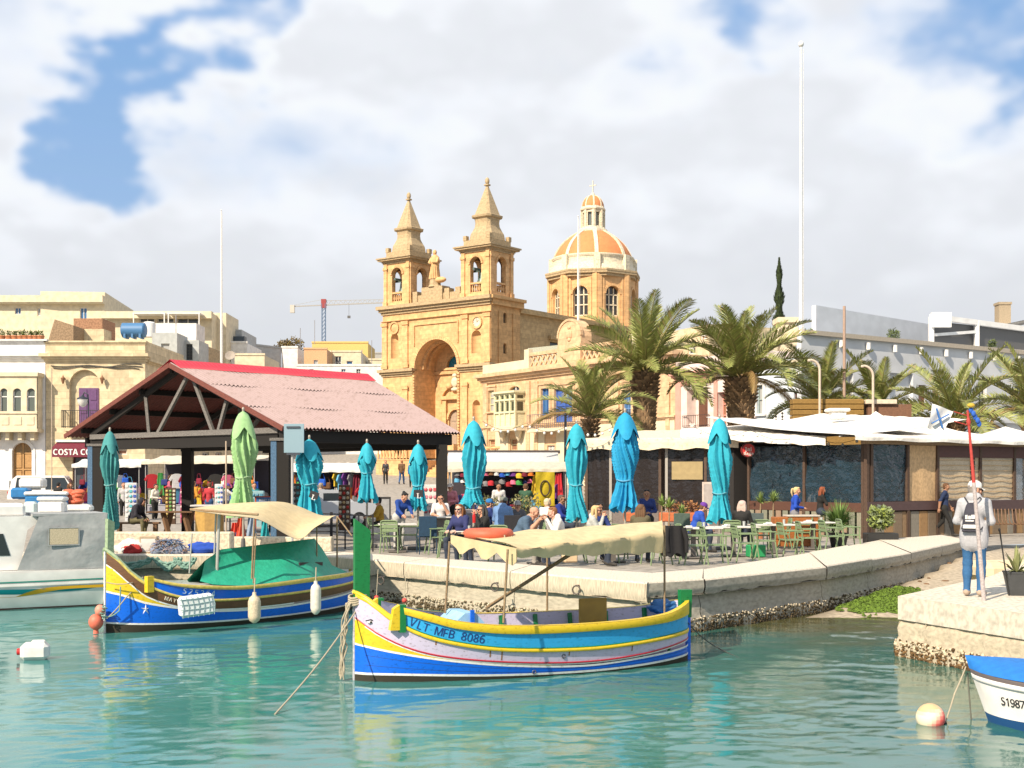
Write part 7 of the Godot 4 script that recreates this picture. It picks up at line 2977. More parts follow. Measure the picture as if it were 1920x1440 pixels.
func person(label:String,at:Vector3,yaw:float,o:Dictionary) -> Node3D:
	var t:=thing("person",label,"person",at,yaw,o.get("group",""))
	var top:Color=o.get("top",Color(.3,.3,.3))
	var legs:Color=o.get("legs",Color(.03,.04,.07))
	var skin:Color=o.get("skin",SKIN)
	var shoe:Color=o.get("shoe",Color(.05,.045,.04))
	var sleeve:Color=o.get("sleeve",top)
	var fore:Color=o.get("fore",sleeve)
	var shin:Color=o.get("shin",legs)
	var hairc:Color=o.get("hair",Color(.05,.03,.02))
	var pose:String=o.get("pose","stand")
	var arms:String=o.get("arms","down")
	var lean:float=o.get("lean",.05)
	var s:float=o.get("h",1.72)/1.72
	var f:float=o.get("fem",.0)
	var hip:=Vector3(0,.93,0)
	var kn:=[Vector3(-.10,.50,.03),Vector3(.10,.50,.03)]
	var an:=[Vector3(-.10,.09,-.02),Vector3(.10,.09,-.02)]
	var toe:=[Vector3(-.12,.045,.15),Vector3(.12,.045,.15)]
	if pose=="walk":
		kn=[Vector3(-.10,.50,.20),Vector3(.10,.49,-.06)]
		an=[Vector3(-.10,.10,.28),Vector3(.10,.16,-.36)]
		toe=[Vector3(-.11,.06,.45),Vector3(.11,.05,-.22)]
	elif pose=="sit":
		hip=Vector3(0,.54,-.05)
		kn=[Vector3(-.13,.55,.38),Vector3(.13,.55,.38)]
		an=[Vector3(-.12,.10,.36),Vector3(.12,.10,.32)]
		toe=[Vector3(-.13,.045,.53),Vector3(.13,.045,.49)]
	var up:=Vector3(0,cos(lean),sin(lean))
	var fw:=Vector3(0,-sin(lean),cos(lean))
	var ch:=hip+up*.40
	var shc:=hip+up*.50
	var sw:=.185-.02*f
	var neck:=hip+up*.58+fw*.01
	var hd:=hip+up*.70+fw*(.035+.03*lean)
	var sh:=[shc+Vector3(-sw,0,0),shc+Vector3(sw,0,0)]
	var el:=[]
	var wr:=[]
	for k in 2:
		var sd:=-1.0 if k==0 else 1.0
		var a:=arms
		if arms=="one_up":
			a="face" if k==1 else "table"
		elif arms=="hold_front":
			a="hold"
		elif arms=="swing":
			a="back" if k==0 else "fwd"
		match a:
			"table":
				el.append(sh[k]-up*.24+fw*.14+Vector3(sd*.06,0,0))
				wr.append(sh[k]-up*.26+fw*.38-Vector3(sd*.05,0,0))
			"face":
				el.append(sh[k]-up*.24+fw*.17+Vector3(sd*.04,0,0))
				wr.append(hd-up*.10+fw*.17+Vector3(sd*.05,0,0))
			"hold":
				el.append(sh[k]-up*.28-fw*.01+Vector3(sd*.07,0,0))
				wr.append(sh[k]-up*.30+fw*.24-Vector3(sd*.08,0,0))
			"reach":
				el.append(sh[k]-up*.12+fw*.22+Vector3(sd*.03,0,0))
				wr.append(sh[k]-up*.12+fw*.46-Vector3(sd*.02,0,0))
			"back":
				el.append(sh[k]-up*.26-fw*.12+Vector3(sd*.04,0,0))
				wr.append(sh[k]-up*.50-fw*.14+Vector3(sd*.05,0,0))
			"fwd":
				el.append(sh[k]-up*.27+fw*.06+Vector3(sd*.04,0,0))
				wr.append(sh[k]-up*.46+fw*.20+Vector3(sd*.02,0,0))
			_:
				el.append(sh[k]-Vector3.UP*.28+Vector3(sd*.05,0,-.02))
				wr.append(sh[k]-Vector3.UP*.52+Vector3(sd*.05,0,.05))
	var bulk:float=o.get("bulk",.0)
	var bones:=[
		[hip+Vector3(-.07,0,0),hip+Vector3(.07,0,0),.118+.01*f,.118+.01*f,legs],
		[hip+up*.12,hip+up*.2,.118+bulk-.008*f,.118+bulk-.01*f,top],
		[hip+up*.02,hip+up*.14,.127+bulk,.122+bulk,top],
		[ch+Vector3(-.06,0,.0),ch+Vector3(.06,0,.0),.125+bulk,.125+bulk,top],
		[hip+up*.22,ch,.115+bulk,.12+bulk,top],
		[sh[0]+Vector3(.03,.0,0),sh[1]-Vector3(.03,.0,0),.074,.074,top],
		[neck-up*.08,neck+fw*.01,.062,.055,o.get("collar",skin)],
		[neck,hd-up*.05,.054,.054,skin]]
	if f>0:
		bones.append([ch+fw*.08+Vector3(-.07,.0,0),ch+fw*.08+Vector3(.07,0,0),.075,.075,top])
	for k in 2:
		var hj:Vector3=hip+Vector3(-.09 if k==0 else .09,-.02,0)
		bones.append([hj,kn[k],.098,.066,legs])
		bones.append([kn[k],kn[k].lerp(an[k],.4),.064,.06,shin])
		bones.append([kn[k].lerp(an[k],.3),an[k],.064,.05,shin])
		bones.append([an[k]-Vector3(0,.03,.02),toe[k],.045,.038,shoe])
		bones.append([sh[k],el[k],.064+bulk*.3,.051+bulk*.2,sleeve])
		bones.append([el[k],wr[k],.050+bulk*.2,.036,fore])
	if o.has("hem"):
		for q in [.0,.5,1.0]:
			bones.append([hip+up*.1-Vector3(.06,(o.hem+.1)*q,0),hip+up*.1-Vector3(-.06,(o.hem+.1)*q,0),.14,.14,top])
	if o.has("hood"):
		bones.append([neck-fw*.05+Vector3(-.05,.01,0),neck-fw*.05+Vector3(.05,.01,0),.065,.065,o.hood])
	var g:=Geo.new()
	nets(bones,o.get("cell",.022),.05,g)
	var pitch:float=o.get("pitch",.0)
	var hb:=Basis(Vector3.UP,o.get("turn",.0))*Basis(Vector3.RIGHT,pitch)
	var ht:=Transform3D(hb,hd)
	add_geo(g,head_geo(skin),ht)
	for k in 2:
		var along:Vector3=(wr[k]-el[k]).normalized()
		var sd:=1.0 if k==0 else -1.0
		var palm:=Vector3(sd,0,.1) if arms in ["down","swing"] else Vector3(sd*.4,-.9,.1)
		hand(g,wr[k]+along*.01,along,palm,o.get("glove",skin),sd if arms in ["down","swing"] else -sd,.6)
	var body:=part("body",g,person_mat(),t)
	body.scale=Vector3.ONE*s
	var bn:=Node3D.new()
	var hs:String=o.get("style","short")
	var hm:=cloth(hairc)
	g=Geo.new()
	g.tf=ht
	if hs!="bald":
		g.ball(Vector3(0,.040,-.028),Vector3(.092,.094,.092),9,14)
		g.ball(Vector3(0,.0,-.05),Vector3(.083,.085,.06),7,12)
		g.ball(Vector3(-.03,.095,.035),Vector3(.05,.032,.045),6,8)
		g.ball(Vector3(.035,.095,.03),Vector3(.05,.032,.045),6,8)
	if hs=="long":
		for k in 5:
			var xx:=-.075+.0375*k
			g.tube([Vector3(xx,.06,-.06),Vector3(xx*1.15,-.04,-.085),Vector3(xx*1.15,-.16,-.09),Vector3(xx,-.30,-.10)],[.03,.04,.036,.012],7)
		for k in [-1.0,1.0]:
			g.tube([Vector3(k*.07,.08,.0),Vector3(k*.092,.0,-.005),Vector3(k*.09,-.12,.0),Vector3(k*.08,-.22,.01)],[.025,.03,.026,.01],7)
	elif hs=="tail":
		g.tube([Vector3(0,.08,-.11),Vector3(0,.06,-.15),Vector3(0,-.04,-.165),Vector3(0,-.16,-.14)],[.025,.034,.03,.01],8)
	elif hs=="bun":
		g.ball(Vector3(0,.09,-.11),Vector3(.045,.045,.045),7,10)
	var hair:MeshInstance3D
	if g.v.size():
		hair=part("hair",g,hm,body)
	if o.has("cap"):
		g=Geo.new()
		g.tf=ht
		g.lathe([Vector2(.104,.035),Vector2(.106,.07),Vector2(.09,.115),Vector2(.05,.143),Vector2(.005,.15)],16,false,0,Vector3(0,0,-.012))
		var rows:=[]
		for j in 4:
			var ln:=PackedVector3Array()
			for i in 9:
				var a:=lerpf(-1.0,1.0,i/8.0)
				var r:=.10+j*.027
				ln.append(Vector3(sin(a)*lerpf(.1,.085,j/3.0),.045-.008*j-.012*a*a,cos(a*.9)*r-.012))
			rows.append(ln)
		g.sheet(rows,.006)
		part("cap",g,cloth(o.cap),body)
	if o.has("hoodup"):
		g=Geo.new()
		g.tf=ht
		g.ball(Vector3(0,.015,-.035),Vector3(.118,.135,.112),9,14)
		g.ball(Vector3(0,-.1,-.045),Vector3(.11,.08,.09),7,12)
		part("hood",g,cloth(o.hoodup),body)
	if o.has("glasses"):
		g=Geo.new()
		g.tf=ht
		for k in [-1.0,1.0]:
			g.rbox(Vector3(k*.034,.008,.098),Vector3(.052,.036,.01),.004)
			g.bar(Vector3(k*.06,.015,.095),Vector3(k*.086,.015,.0),.005,.008)
		g.box(Vector3(0,.015,.1),Vector3(.02,.006,.006))
		part("sunglasses",g,steel(Color(.015,.015,.02)),body)
	bn.free()
	return t
func person_mat() -> Material:
	var m:=mat("person",Color.WHITE,.85,"mottle",Vector3.ONE*3.0,"crumple")
	m.normal_scale=.45
	return m
func build_people() -> void:
	var navy:=Color(.015,.035,.16)
	var black:=Color(.012,.012,.014)
	var jeans:=Color(.03,.09,.22)
	var white:=Color(.70,.69,.67)
	var blond:=Color(.50,.34,.15)
	var brown:=Color(.12,.06,.03)
	var ground:=func(x:float,k:float,h:=Q) -> Vector3:return L(x,k,h)
	var man:=person("person in white hooded jacket, white cap and jeans on the jetty",G(1826,1118,.9),2.55,{"top":Color(.42,.43,.47),"legs":Color(.03,.12,.28),"shoe":Color(.42,.33,.26),"cap":Color(.75,.75,.73),"hair":Color(.25,.22,.2),"glasses":true,"arms":"hold","hem":.10,"bulk":.012,"h":1.70,"turn":-.75,"pitch":.15,"cell":.016,"hood":Color(.42,.43,.47),"glove":TANNED})
	var mp:=man.position
	var back:=Basis(Vector3.UP,2.55)
	var g:=Geo.new()
	var rows:=[]
	for j in 9:
		var f:=j/8.0
		var ln:=PackedVector3Array()
		var w:=lerpf(.05,.135,pow(f,.6))
		for i in 11:
			var a:=lerpf(-1.0,1.0,i/10.0)
			ln.append(Vector3(a*w,lerpf(1.42,.98,f),-.175-.05*sqrt(maxf(.0,1-a*a))-.03*sin(f*PI)))
		rows.append(ln)
	rows.reverse()
	g.patch(rows,false,true)
	g.rbox(Vector3(0,1.0,-.2),Vector3(.25,.05,.07),.02)
	var bag:=thing("drawstring_bag","dark grey drawstring bag with white print on the jetty person's back","bag",mp,2.55)
	part("sack",g,cloth(Color(.05,.05,.07)),bag)
	g=Geo.new()
	g.rbox(Vector3(0,1.06,-.243),Vector3(.2,.06,.03),.01)
	part("white_panel",g,cloth(Color(.7,.7,.7)),bag)
	g=Geo.new()
	for s in [-1.0,1.0]:
		g.tube([Vector3(s*.04,1.42,-.18),Vector3(s*.11,1.50,-.10),Vector3(s*.14,1.42,.09),Vector3(s*.17,1.15,.1),Vector3(s*.14,1.02,-.16)],.009,5)
	part("strap",g,cloth(Color(.04,.04,.05)),bag)
	g=Geo.new()
	for q in [[-.05,1.21,.05,.06],[.0,1.2,.035,.05],[.045,1.205,.035,.06],[.0,1.15,.12,.022]]:
		g.box(Vector3(q[0],q[1],-.25),Vector3(q[2],q[3],.02))
	part("print",g,cloth(Color(.7,.7,.7)),bag)
	g=Geo.new()
	g.tube([Vector3(0,0,0),Vector3(-.14,.98,.0)],.011,6)
	g.ball(Vector3(-.145,1.0,0),Vector3(.02,.03,.02),5,8)
	solo("walking_stick","thin dark walking stick standing beside the jetty person","walking stick",g,steel(Color(.03,.03,.03)),G(1892,1117,.9))
	person("person walking in navy jacket and black trousers along the wooden front",ground.call(1770,.0178),1.2,{"pose":"walk","arms":"swing","top":Color(.015,.03,.09),"legs":black,"hair":brown,"skin":TANNED,"h":1.75,"fore":TANNED})
	person("person with blond ponytail in blue jacket beside orange bench",ground.call(1490,.0158),1.45,{"top":Color(.01,.06,.42),"legs":Color(.2,.2,.22),"hair":Color(.62,.45,.22),"style":"tail","fem":1.0,"arms":"hold","h":1.66})
	person("person in purple cap and royal blue sweater seated at table",ground.call(1303,.0140),1.75,{"pose":"sit","top":Color(.015,.07,.40),"cap":Color(.12,.03,.28),"hair":brown,"arms":"table","lean":.35,"pitch":.35})
	person("person in black top with pale knitted hat seated, back turned",ground.call(1390,.0140),2.7,{"pose":"sit","top":black,"hair":Color(.5,.38,.33),"cap":Color(.55,.42,.38),"arms":"table","lean":.15,"style":"long"})
	person("person with dark ponytail standing in navy uniform, serving",ground.call(1213,.0142),-.15,{"top":navy,"legs":black,"hair":black,"style":"bun","skin":TANNED,"fem":1.0,"arms":"hold","h":1.62})
	person("person with long brown hair seen from behind at the table",ground.call(1201,.0122),2.9,{"pose":"sit","top":Color(.10,.09,.05),"hair":Color(.13,.07,.035),"style":"long","fem":1.0,"arms":"table"})
	person("person with pale blond hair and sunglasses in grey hoodie, eating",ground.call(1110,.0119),1.5,{"pose":"sit","top":Color(.42,.44,.42),"hood":Color(.68,.66,.62),"hair":Color(.56,.40,.20),"style":"long","fem":1.0,"glasses":true,"arms":"face","lean":.15})
	person("person with dark quiff hidden behind the blond diner",ground.call(1122,.0128),.5,{"pose":"sit","top":navy,"hair":black,"glasses":true,"arms":"table","skin":TANNED})
	person("person in white hoodie with short auburn hair eating from hands",ground.call(1052,.0118),-1.35,{"pose":"sit","top":white,"hair":Color(.24,.10,.04),"hood":white,"arms":"face","lean":.3,"pitch":.1,"skin":Color(.62,.36,.27)})
	person("person with shaved head in slate blue tee leaning over table",ground.call(973,.0119),1.35,{"pose":"sit","top":Color(.07,.12,.19),"fore":SKIN,"style":"bald","bulk":.03,"arms":"face","lean":.5,"pitch":.1,"legs":Color(.3,.28,.25),"h":1.82})
	person("person with fair hair wearing white jacket, back towards the sea",ground.call(1026,.0150),2.4,{"pose":"sit","top":white,"hair":Color(.6,.5,.36),"bulk":.03,"arms":"table","h":1.75})
	person("person with grey beard in navy tracksuit facing right",ground.call(1052,.0156),1.2,{"pose":"sit","top":Color(.01,.03,.22),"hair":Color(.10,.08,.07),"glasses":true,"arms":"table","skin":TANNED,"h":1.85})
	person("person in pale blue hoodie and grey cap hunched at table",ground.call(940,.0148),2.8,{"pose":"sit","top":Color(.13,.24,.46),"hood":Color(.15,.27,.5),"cap":Color(.16,.18,.16),"bulk":.04,"arms":"table","lean":.3,"h":1.85})
	person("person in blue cap and navy shirt left of the pale blue hoodie",ground.call(917,.0150),1.9,{"pose":"sit","top":navy,"cap":Color(.02,.16,.42),"arms":"table","hair":brown})
	person("person in light grey flat cap beside the bald diner",ground.call(970,.0150),.3,{"pose":"sit","top":Color(.1,.1,.11),"cap":Color(.38,.37,.35),"arms":"table","h":1.66})
	person("person in black leather jacket raising a red drink",ground.call(905,.0121),-1.2,{"pose":"sit","top":black,"hair":Color(.05,.05,.05),"arms":"one_up","style":"long","glasses":true})
	person("person with auburn hair, round sunglasses and navy jacket",ground.call(862,.0123),-.5,{"pose":"sit","top":Color(.02,.03,.12),"hair":Color(.20,.08,.03),"style":"long","fem":1.0,"glasses":true,"arms":"table","skin":Color(.64,.42,.34)})
	person("person in white tee shirt resting chin on hand at high table",ground.call(826,.0155,Q+.12),.1,{"pose":"sit","top":Color(.72,.70,.70),"fore":SKIN,"sleeve":Color(.7,.68,.68),"hair":black,"glasses":true,"arms":"one_up"})
	person("person in royal blue sweatshirt bending to clear a table",ground.call(748,.0146),.5,{"top":Color(.01,.05,.26),"legs":Color(.5,.5,.48),"hair":black,"style":"bun","arms":"reach","lean":.55,"pitch":.45,"fem":1.0,"h":1.66})
	person("person in mustard shirt seated with dark hair by the railing",ground.call(710,.0165),-1.3,{"pose":"sit","top":Color(.38,.23,.02),"hair":black,"arms":"table","legs":black})
	person("person in black hooded jacket hunched at the picnic table",ground.call(252,.0180),1.35,{"pose":"sit","top":Color(.02,.02,.035),"legs":Color(.13,.12,.06),"hoodup":Color(.02,.02,.035),"bulk":.05,"arms":"table","lean":.45,"pitch":.4})
	person("person in cream jumper with black bag looking at stall goods",ground.call(290,.0232),1.2,{"top":Color(.7,.66,.57),"legs":black,"hair":Color(.06,.03,.03),"arms":"hold","fem":1.0,"h":1.66})
	person("person in orange jacket and shorts before the souvenir stall",ground.call(361,.0228),2.6,{"top":Color(.55,.25,.03),"legs":Color(.03,.04,.1),"shin":SKIN,"hair":brown,"arms":"hold","bulk":.02,"h":1.78,"hood":Color(.55,.25,.03)})
	person("person in white top and purple cap browsing behind the green umbrella",ground.call(424,.0225),2.0,{"top":white,"cap":Color(.10,.06,.3),"legs":Color(.1,.1,.14),"arms":"reach","h":1.68})
	person("person with dark hair in black near the parked white van",ground.call(108,.0262),2.8,{"top":black,"legs":black,"hair":black,"h":1.7})
	person("person with auburn hair photographing beside the shed's blue post",ground.call(130,.0256),1.1,{"top":Color(.04,.025,.02),"legs":black,"hair":Color(.18,.08,.03),"style":"long","fem":1.0,"arms":"reach","h":1.68})
	person("person in grey shirt behind the rack left in the market",ground.call(232,.0240),.3,{"top":Color(.45,.45,.46),"legs":black,"hair":brown})
	var far:=func(x:float,y:float,k:float) -> Vector3:
		var p:=P(x,y,k)
		p.y=land(p.x,-p.z)
		return p
	person("person in black patterned top walking down from the church",far.call(723,905,.0385),.1,{"pose":"walk","arms":"swing","top":Color(.05,.05,.055),"legs":black,"hair":Color(.12,.05,.03),"fem":1.0,"cell":.03})
	person("person in brown coat and jeans strolling beside black patterned top",far.call(753,905,.0385),3.0,{"pose":"walk","arms":"swing","top":Color(.13,.07,.03),"legs":jeans,"hair":Color(.3,.12,.05),"bulk":.03,"cell":.03})
	person("person in olive jacket higher up on the church steps",far.call(747,870,.0440)+Vector3(0,.9,0),3.1,{"top":Color(.10,.10,.05),"legs":Color(.06,.06,.07),"cell":.03,"bulk":.03})
	person("person in bright blue jacket half hidden by the fourth blue umbrella",far.call(772,905,.0360),.2,{"top":Color(.02,.12,.35),"legs":black,"cell":.03})
	person("person in black with pushchair far up the street",far.call(611,848,.074),3.0,{"top":black,"legs":black,"cell":.04})
	person("person in pale shirt walking far up the street",far.call(618,848,.074),3.0,{"top":Color(.5,.5,.52),"legs":jeans,"cell":.04})
	person("person in red jumper looking at clothes behind the picnic table",ground.call(392,.0234),2.9,{"top":Color(.4,.03,.04),"legs":jeans,"hair":brown,"arms":"hold","cell":.026})
	person("person in teal rain jacket between lime umbrella and middle post",ground.call(476,.0226),.4,{"top":Color(.02,.25,.28),"legs":black,"hair":black,"fem":1.0,"cell":.026})
	person("person in grey coat browsing the stall right of middle post",ground.call(600,.0218),2.7,{"top":Color(.2,.2,.22),"legs":jeans,"hair":Color(.3,.25,.2),"arms":"hold","cell":.026})
	person("person in beige dress near the stall's far end by the street",ground.call(668,.0228),2.2,{"top":Color(.5,.4,.28),"legs":Color(.5,.4,.28),"shin":SKIN,"hair":blond,"style":"long","fem":1.0,"cell":.026})
	person("person in pink top with pale cap behind the high grey table",ground.call(846,.0188),-.4,{"top":Color(.55,.2,.25),"cap":Color(.6,.55,.5),"legs":black,"fem":1.0,"arms":"hold","cell":.026})
	person("person in dark green coat choosing hats at the hats stall",ground.call(985,.0192),2.9,{"top":Color(.03,.09,.05),"legs":black,"hair":brown,"arms":"reach","cell":.026})
	person("person in white polo shirt selling inside the hats stall",ground.call(935,.0202),.1,{"top":Color(.6,.6,.6),"legs":black,"hair":black,"skin":TANNED,"cell":.026})
	person("person in white shirt dining behind the clear plastic screen",ground.call(1548,.0174),1.5,{"pose":"sit","top":Color(.6,.62,.65),"hair":black,"arms":"table","lean":.3}).position+=Vector3(0,.3,-2.2)
	person("person with red brown hair behind the screen above the fan palm",ground.call(1583,.0166),1.6,{"pose":"sit","top":black,"hair":Color(.25,.07,.03),"style":"long","fem":1.0,"arms":"table"}).position+=Vector3(0,.3,-2.8)
func umbrella(label:String,at:Vector3,hh:float,r:float,col:Color,seed_:int,low:=.42,tie:=.36,lean:=.0) -> void:
	var t:=thing("closed_umbrella",label,"umbrella",at,0,"closed umbrellas")
	var rr:=RandomNumberGenerator.new()
	rr.seed=seed_
	var m:=mat("umbrella cloth %s"%col.to_html(false),col,.8,"mottle",Vector3.ONE*1.1,"crumple")
	m.normal_scale=.2
	var y0:=hh*low
	var g:=Geo.new()
	var folds:=9+seed_%4
	var ph:=rr.randf()*TAU
	var rows:=[]
	var n:=40
	for j in n+1:
		var f := float(j) / n
		var rad:=r*(.86+.1*sin(f*3.0))
		if f<tie:
			rad=r*lerpf(1.02,.50,pow(f/tie,.9))
		else:
			var u:=(f-tie)/(1.0-tie)
			rad=r*(.50+.48*pow(sin(clampf(u*2.4,0,PI/2)),.9))
			rad*=lerpf(1.0,.30,pow(clampf((u-.45)/.55,0,1),1.2))
		if j==n:
			rad=.05
		var ln:=PackedVector3Array()
		for i in 96:
			var a:=TAU*i/96.0
			var tw:=ph+f*.7+.25*sin(f*6+seed_)
			var fold:=pow(absf(sin((a+tw)*folds*.5)),.9)
			var amp:=.42 if f>tie-.04 else .5
			if absf(f-tie)<.03:
				amp=.2
			var q:=rad*(1.0-amp*fold+.10*sin(a*3+ph+f*5))
			var y:=lerpf(y0,hh-.08,f)
			if j<=1:
				y+=.10*sin(a*folds*.5+tw)*(1.0-j)
			ln.append(Vector3(cos(-a)*q+.03*sin(f*5.0+seed_*1.7)*(1.0-f),y,sin(-a)*q))
		rows.append(ln)
	g.patch(rows,true)
	part("canopy",g,m,t)
	g = Geo.new()
	rows=[]
	for j in 7:
		var f:=j/6.0
		var ln:=PackedVector3Array()
		for i in 40:
			var a:=TAU*i/40.0
			var pt:=pow(absf(cos(a*2+ph)),1.5)
			var q:=lerpf(.03,r*.86*(.75+.32*pt),pow(f,.55))
			ln.append(Vector3(cos(-a)*q,hh+.02-f*hh*(.10+.085*pt)-f*f*.05,sin(-a)*q))
		rows.append(ln)
	rows.reverse()
	g.patch(rows,true)
	part("top_flap",g,m,t)
	g=Geo.new()
	var ring:=[]
	var yt:=lerpf(y0,hh,tie)
	for i in 17:
		ring.append(Vector3(cos(TAU*i/16)*r*.50,yt+.02*sin(i),sin(TAU*i/16)*r*.50))
	g.tube(ring,.02,6,false)
	part("tie",g,cloth(col*.8+Color(.1,.1,.1)),t)
	g=Geo.new()
	g.tube([Vector3(0,0,0),Vector3(0,hh+.06,0)],.03,8)
	g.ball(Vector3(0,hh+.08,0),Vector3(.035,.06,.035),6,8)
	part("pole",g,steel(Color(.36,.33,.28)),t)
	g=Geo.new()
	g.rbox(Vector3(0,.05,0),Vector3(.55,.1,.55),.02)
	g.lathe([Vector2(.07,.1),Vector2(.05,.4)],10)
	part("base",g,steel(Color(.12,.12,.12)),t)
	if lean!=.0:
		t.rotation.z=lean
func make_chair(label:String,at:Vector3,turn:float,m:Material,group:String) -> Node3D:
	var t:=thing("terrace_chair",label,"chair",at,turn,group)
	var g:=Geo.new()
	for i in 5:
		g.rbox(Vector3(0,.445,-.17+i*.085),Vector3(.42,.018,.065),.006)
	part("seat",g,m,t)
	for i in 3:
		g=Geo.new()
		var y:=.60+i*.10
		g.rbox(Vector3(0,y,-.235-i*.02),Vector3(.42,.088,.02),.006)
		part("back_slat",g,m,t)
	g=Geo.new()
	for s in [-1.0,1.0]:
		g.tube([Vector3(s*.22,.44,-.22),Vector3(s*.22,.66,-.26),Vector3(s*.215,.83,-.295)],.018,6)
	g.tube([Vector3(-.215,.83,-.295),Vector3(-.15,.855,-.30),Vector3(.15,.855,-.30),Vector3(.215,.83,-.295)],.018,6)
	part("back_frame",g,m,t)
	for s in [-1.0,1.0]:
		g=Geo.new()
		g.tube([Vector3(s*.22,.44,.2),Vector3(s*.25,.0,.26)],.019,6)
		part("leg",g,m,t)
		g=Geo.new()
		g.tube([Vector3(s*.22,.46,-.2),Vector3(s*.24,.0,-.30)],.019,6)
		part("leg",g,m,t)
		g=Geo.new()
		g.tube([Vector3(s*.23,.44,.2),Vector3(s*.25,.65,.2)],.017,6)
		g.rbox(Vector3(s*.25,.66,.0),Vector3(.055,.026,.46),.006)
		part("armrest",g,m,t)
	g=Geo.new()
	g.box2(Vector3(-.22,.425,.185),Vector3(.22,.45,.205))
	g.box2(Vector3(-.22,.425,-.215),Vector3(.22,.45,-.195))
	for s in [-1.0,1.0]:
		g.box2(Vector3(s*.215-.008,.424,-.2),Vector3(s*.215+.008,.449,.19))
	part("seat_frame",g,m,t)
	return t
func fan_plant(r: float,n: int,col: Color,seed_: int,wide := 0.05) -> Geo:
	var g:=Geo.new()
	var rr:=RandomNumberGenerator.new()
	rr.seed=seed_
	for i in n:
		var a:=rr.randf()*TAU
		var e:=rr.randf_range(.15,1.5)
		var d:=Vector3(cos(a)*cos(e),sin(e),sin(a)*cos(e))
		var s:=Vector3(-sin(a),0,cos(a))
		var l:=r*rr.randf_range(.7,1.1)
		var v:=rr.randf_range(.5,1.5)
		g.col=Color(col.r*v,col.g*v,col.b*v)
		var p0:=Vector3.ZERO
		var p1:=d*l*.5
		var p2:=d*l-Vector3(0,l*.25*cos(e),0)
		g.quad(p0-s*wide*.3,p0+s*wide*.3,p1+s*wide*.5,p1-s*wide*.5)
		g.tri(p1-s*wide*.5,p1+s*wide*.5,p2)
	return g
func build_terrace() -> void:
	var teal:=Color(.02,.37,.50)
	umbrella("tallest deep blue closed umbrella in front of the smoked screens",L(1172,.0137),H-Q+120*.0137,.42,Color(.01,.30,.56),3,.32,.30)
	umbrella("closed turquoise umbrella right of the tallest deep blue one",L(1349,.0146),H-Q+109*.0146,.38,teal,4,.22,.27)
	umbrella("closed turquoise umbrella between hats stall and cafe pavilion",L(1081,.0147),H-Q+99*.0147,.35,teal,5,.24,.36)
	umbrella("closed turquoise umbrella in front of the grey market awning",L(888,.0142),H-Q+105*.0142,.38,teal,6,.36,.20)
	umbrella("closed turquoise umbrella beside the shed's far right post",L(784,.0146),H-Q+61*.0146,.30,teal,7,.40,.35)
	umbrella("smallest closed turquoise umbrella before the street, high hem",L(688,.0150),H-Q+63*.0150,.30,teal,8,.46,.48)
	umbrella("closed turquoise umbrella beside the back of the road sign",L(580,.0142),H-Q+70*.0142,.42,teal,9,.28,.45)
	umbrella("bright lime green closed umbrella before the shed",L(456,.0138),H-Q+122*.0138,.40,Color(.30,.52,.24),10,.28,.36)
	umbrella("faded dark teal closed umbrella by the shed's blue post",L(206,.0150),H-Q+85*.0150,.29,Color(.05,.27,.28),11,.18,.44)
	var plate:=Geo.new()
	for q in [[592,928,.0142,-.35],[786,925,.0141,.0]]:
		plate=Geo.new()
		plate.rbox(Vector3.ZERO,Vector3(.24,.19,.02),.005)
		var t:=thing("number_tag","dark tag with white L pinned on umbrella by road sign" if q[0]<700 else "dark tag with white L pinned on umbrella near shed's right post","tag",P(q[0],q[1],q[2])+Vector3(0,0,.30),0)
		t.rotation.z=q[3]
		part("plate",plate,paint(Color(.02,.02,.025)),t)
		words("L",.13,.006,paint(Color(.7,.7,.7)),t,Transform3D(Basis(),Vector3(.01,-.06,.012)),"Droid Serif",700)
	var sage:=mat("sage metal",Color(.19,.27,.14),.5,"mottle",Vector3.ONE*2)
	var spots:=[
		[1302,.0121,1.7,"nearest the black draped jacket"],[1340,.0122,1.65,"second along the front row, under the turquoise umbrella"],[1398,.0125,1.7,"third along the front row from the draped jacket"],
		[1434,.0130,1.6,"fourth along the front row, before green crate"],[1483,.0132,1.7,"fifth along the front row, left of the fan palm"],[1517,.0136,1.6,"sixth along the front row, before the orange bench"],
		[1560,.0140,1.7,"seventh along the front row beside fan palm"],[1592,.0143,1.65,"last of the front row next to leafy shrub"],
		[1250,.0128,-1.4,"behind the black draped jacket"],[1290,.0133,-1.5,"facing the purple capped diner"],[1372,.0140,3.0,"back turned left of the pale knitted hat"],[1425,.0142,3.1,"behind the third table"],[1462,.0146,-1.6,"half hidden at orange bench's left end"],[1500,.0150,-1.5,"far side of the last table before orange bench"],[1545,.0152,-1.5,"far side beside the fan palm"],
		[733,.0140,3.05,"with its back to the green stem post"],[766,.0143,-1.5,"under the stooping server"],[712,.0147,1.5,"left of the stooping server"],[818,.0138,-1.3,"below the grey high table"],[841,.0131,-1.6,"left of the auburn haired diner"],
		[940,.0126,2.9,"behind the orange life ring"],[1000,.0133,-1.5,"between the bald diner and white hoodie"],[1075,.0124,-1.5,"under the white hoodie diner"],[1140,.0124,1.5,"right of the blond diner"],[1175,.0128,2.2,"near the waitress in navy"],[1230,.0121,-1.2,"left of the draped jacket under the canopy end"]]
	var first:Node3D
	for q in spots:
		var lb:String="sage green metal armchair "+q[3]
		if first==null:
			first=make_chair(lb,L(q[0],q[1]),q[2],sage,"sage terrace chairs")
		else:
			dup(first,lb,L(q[0],q[1]),q[2],"sage terrace chairs")
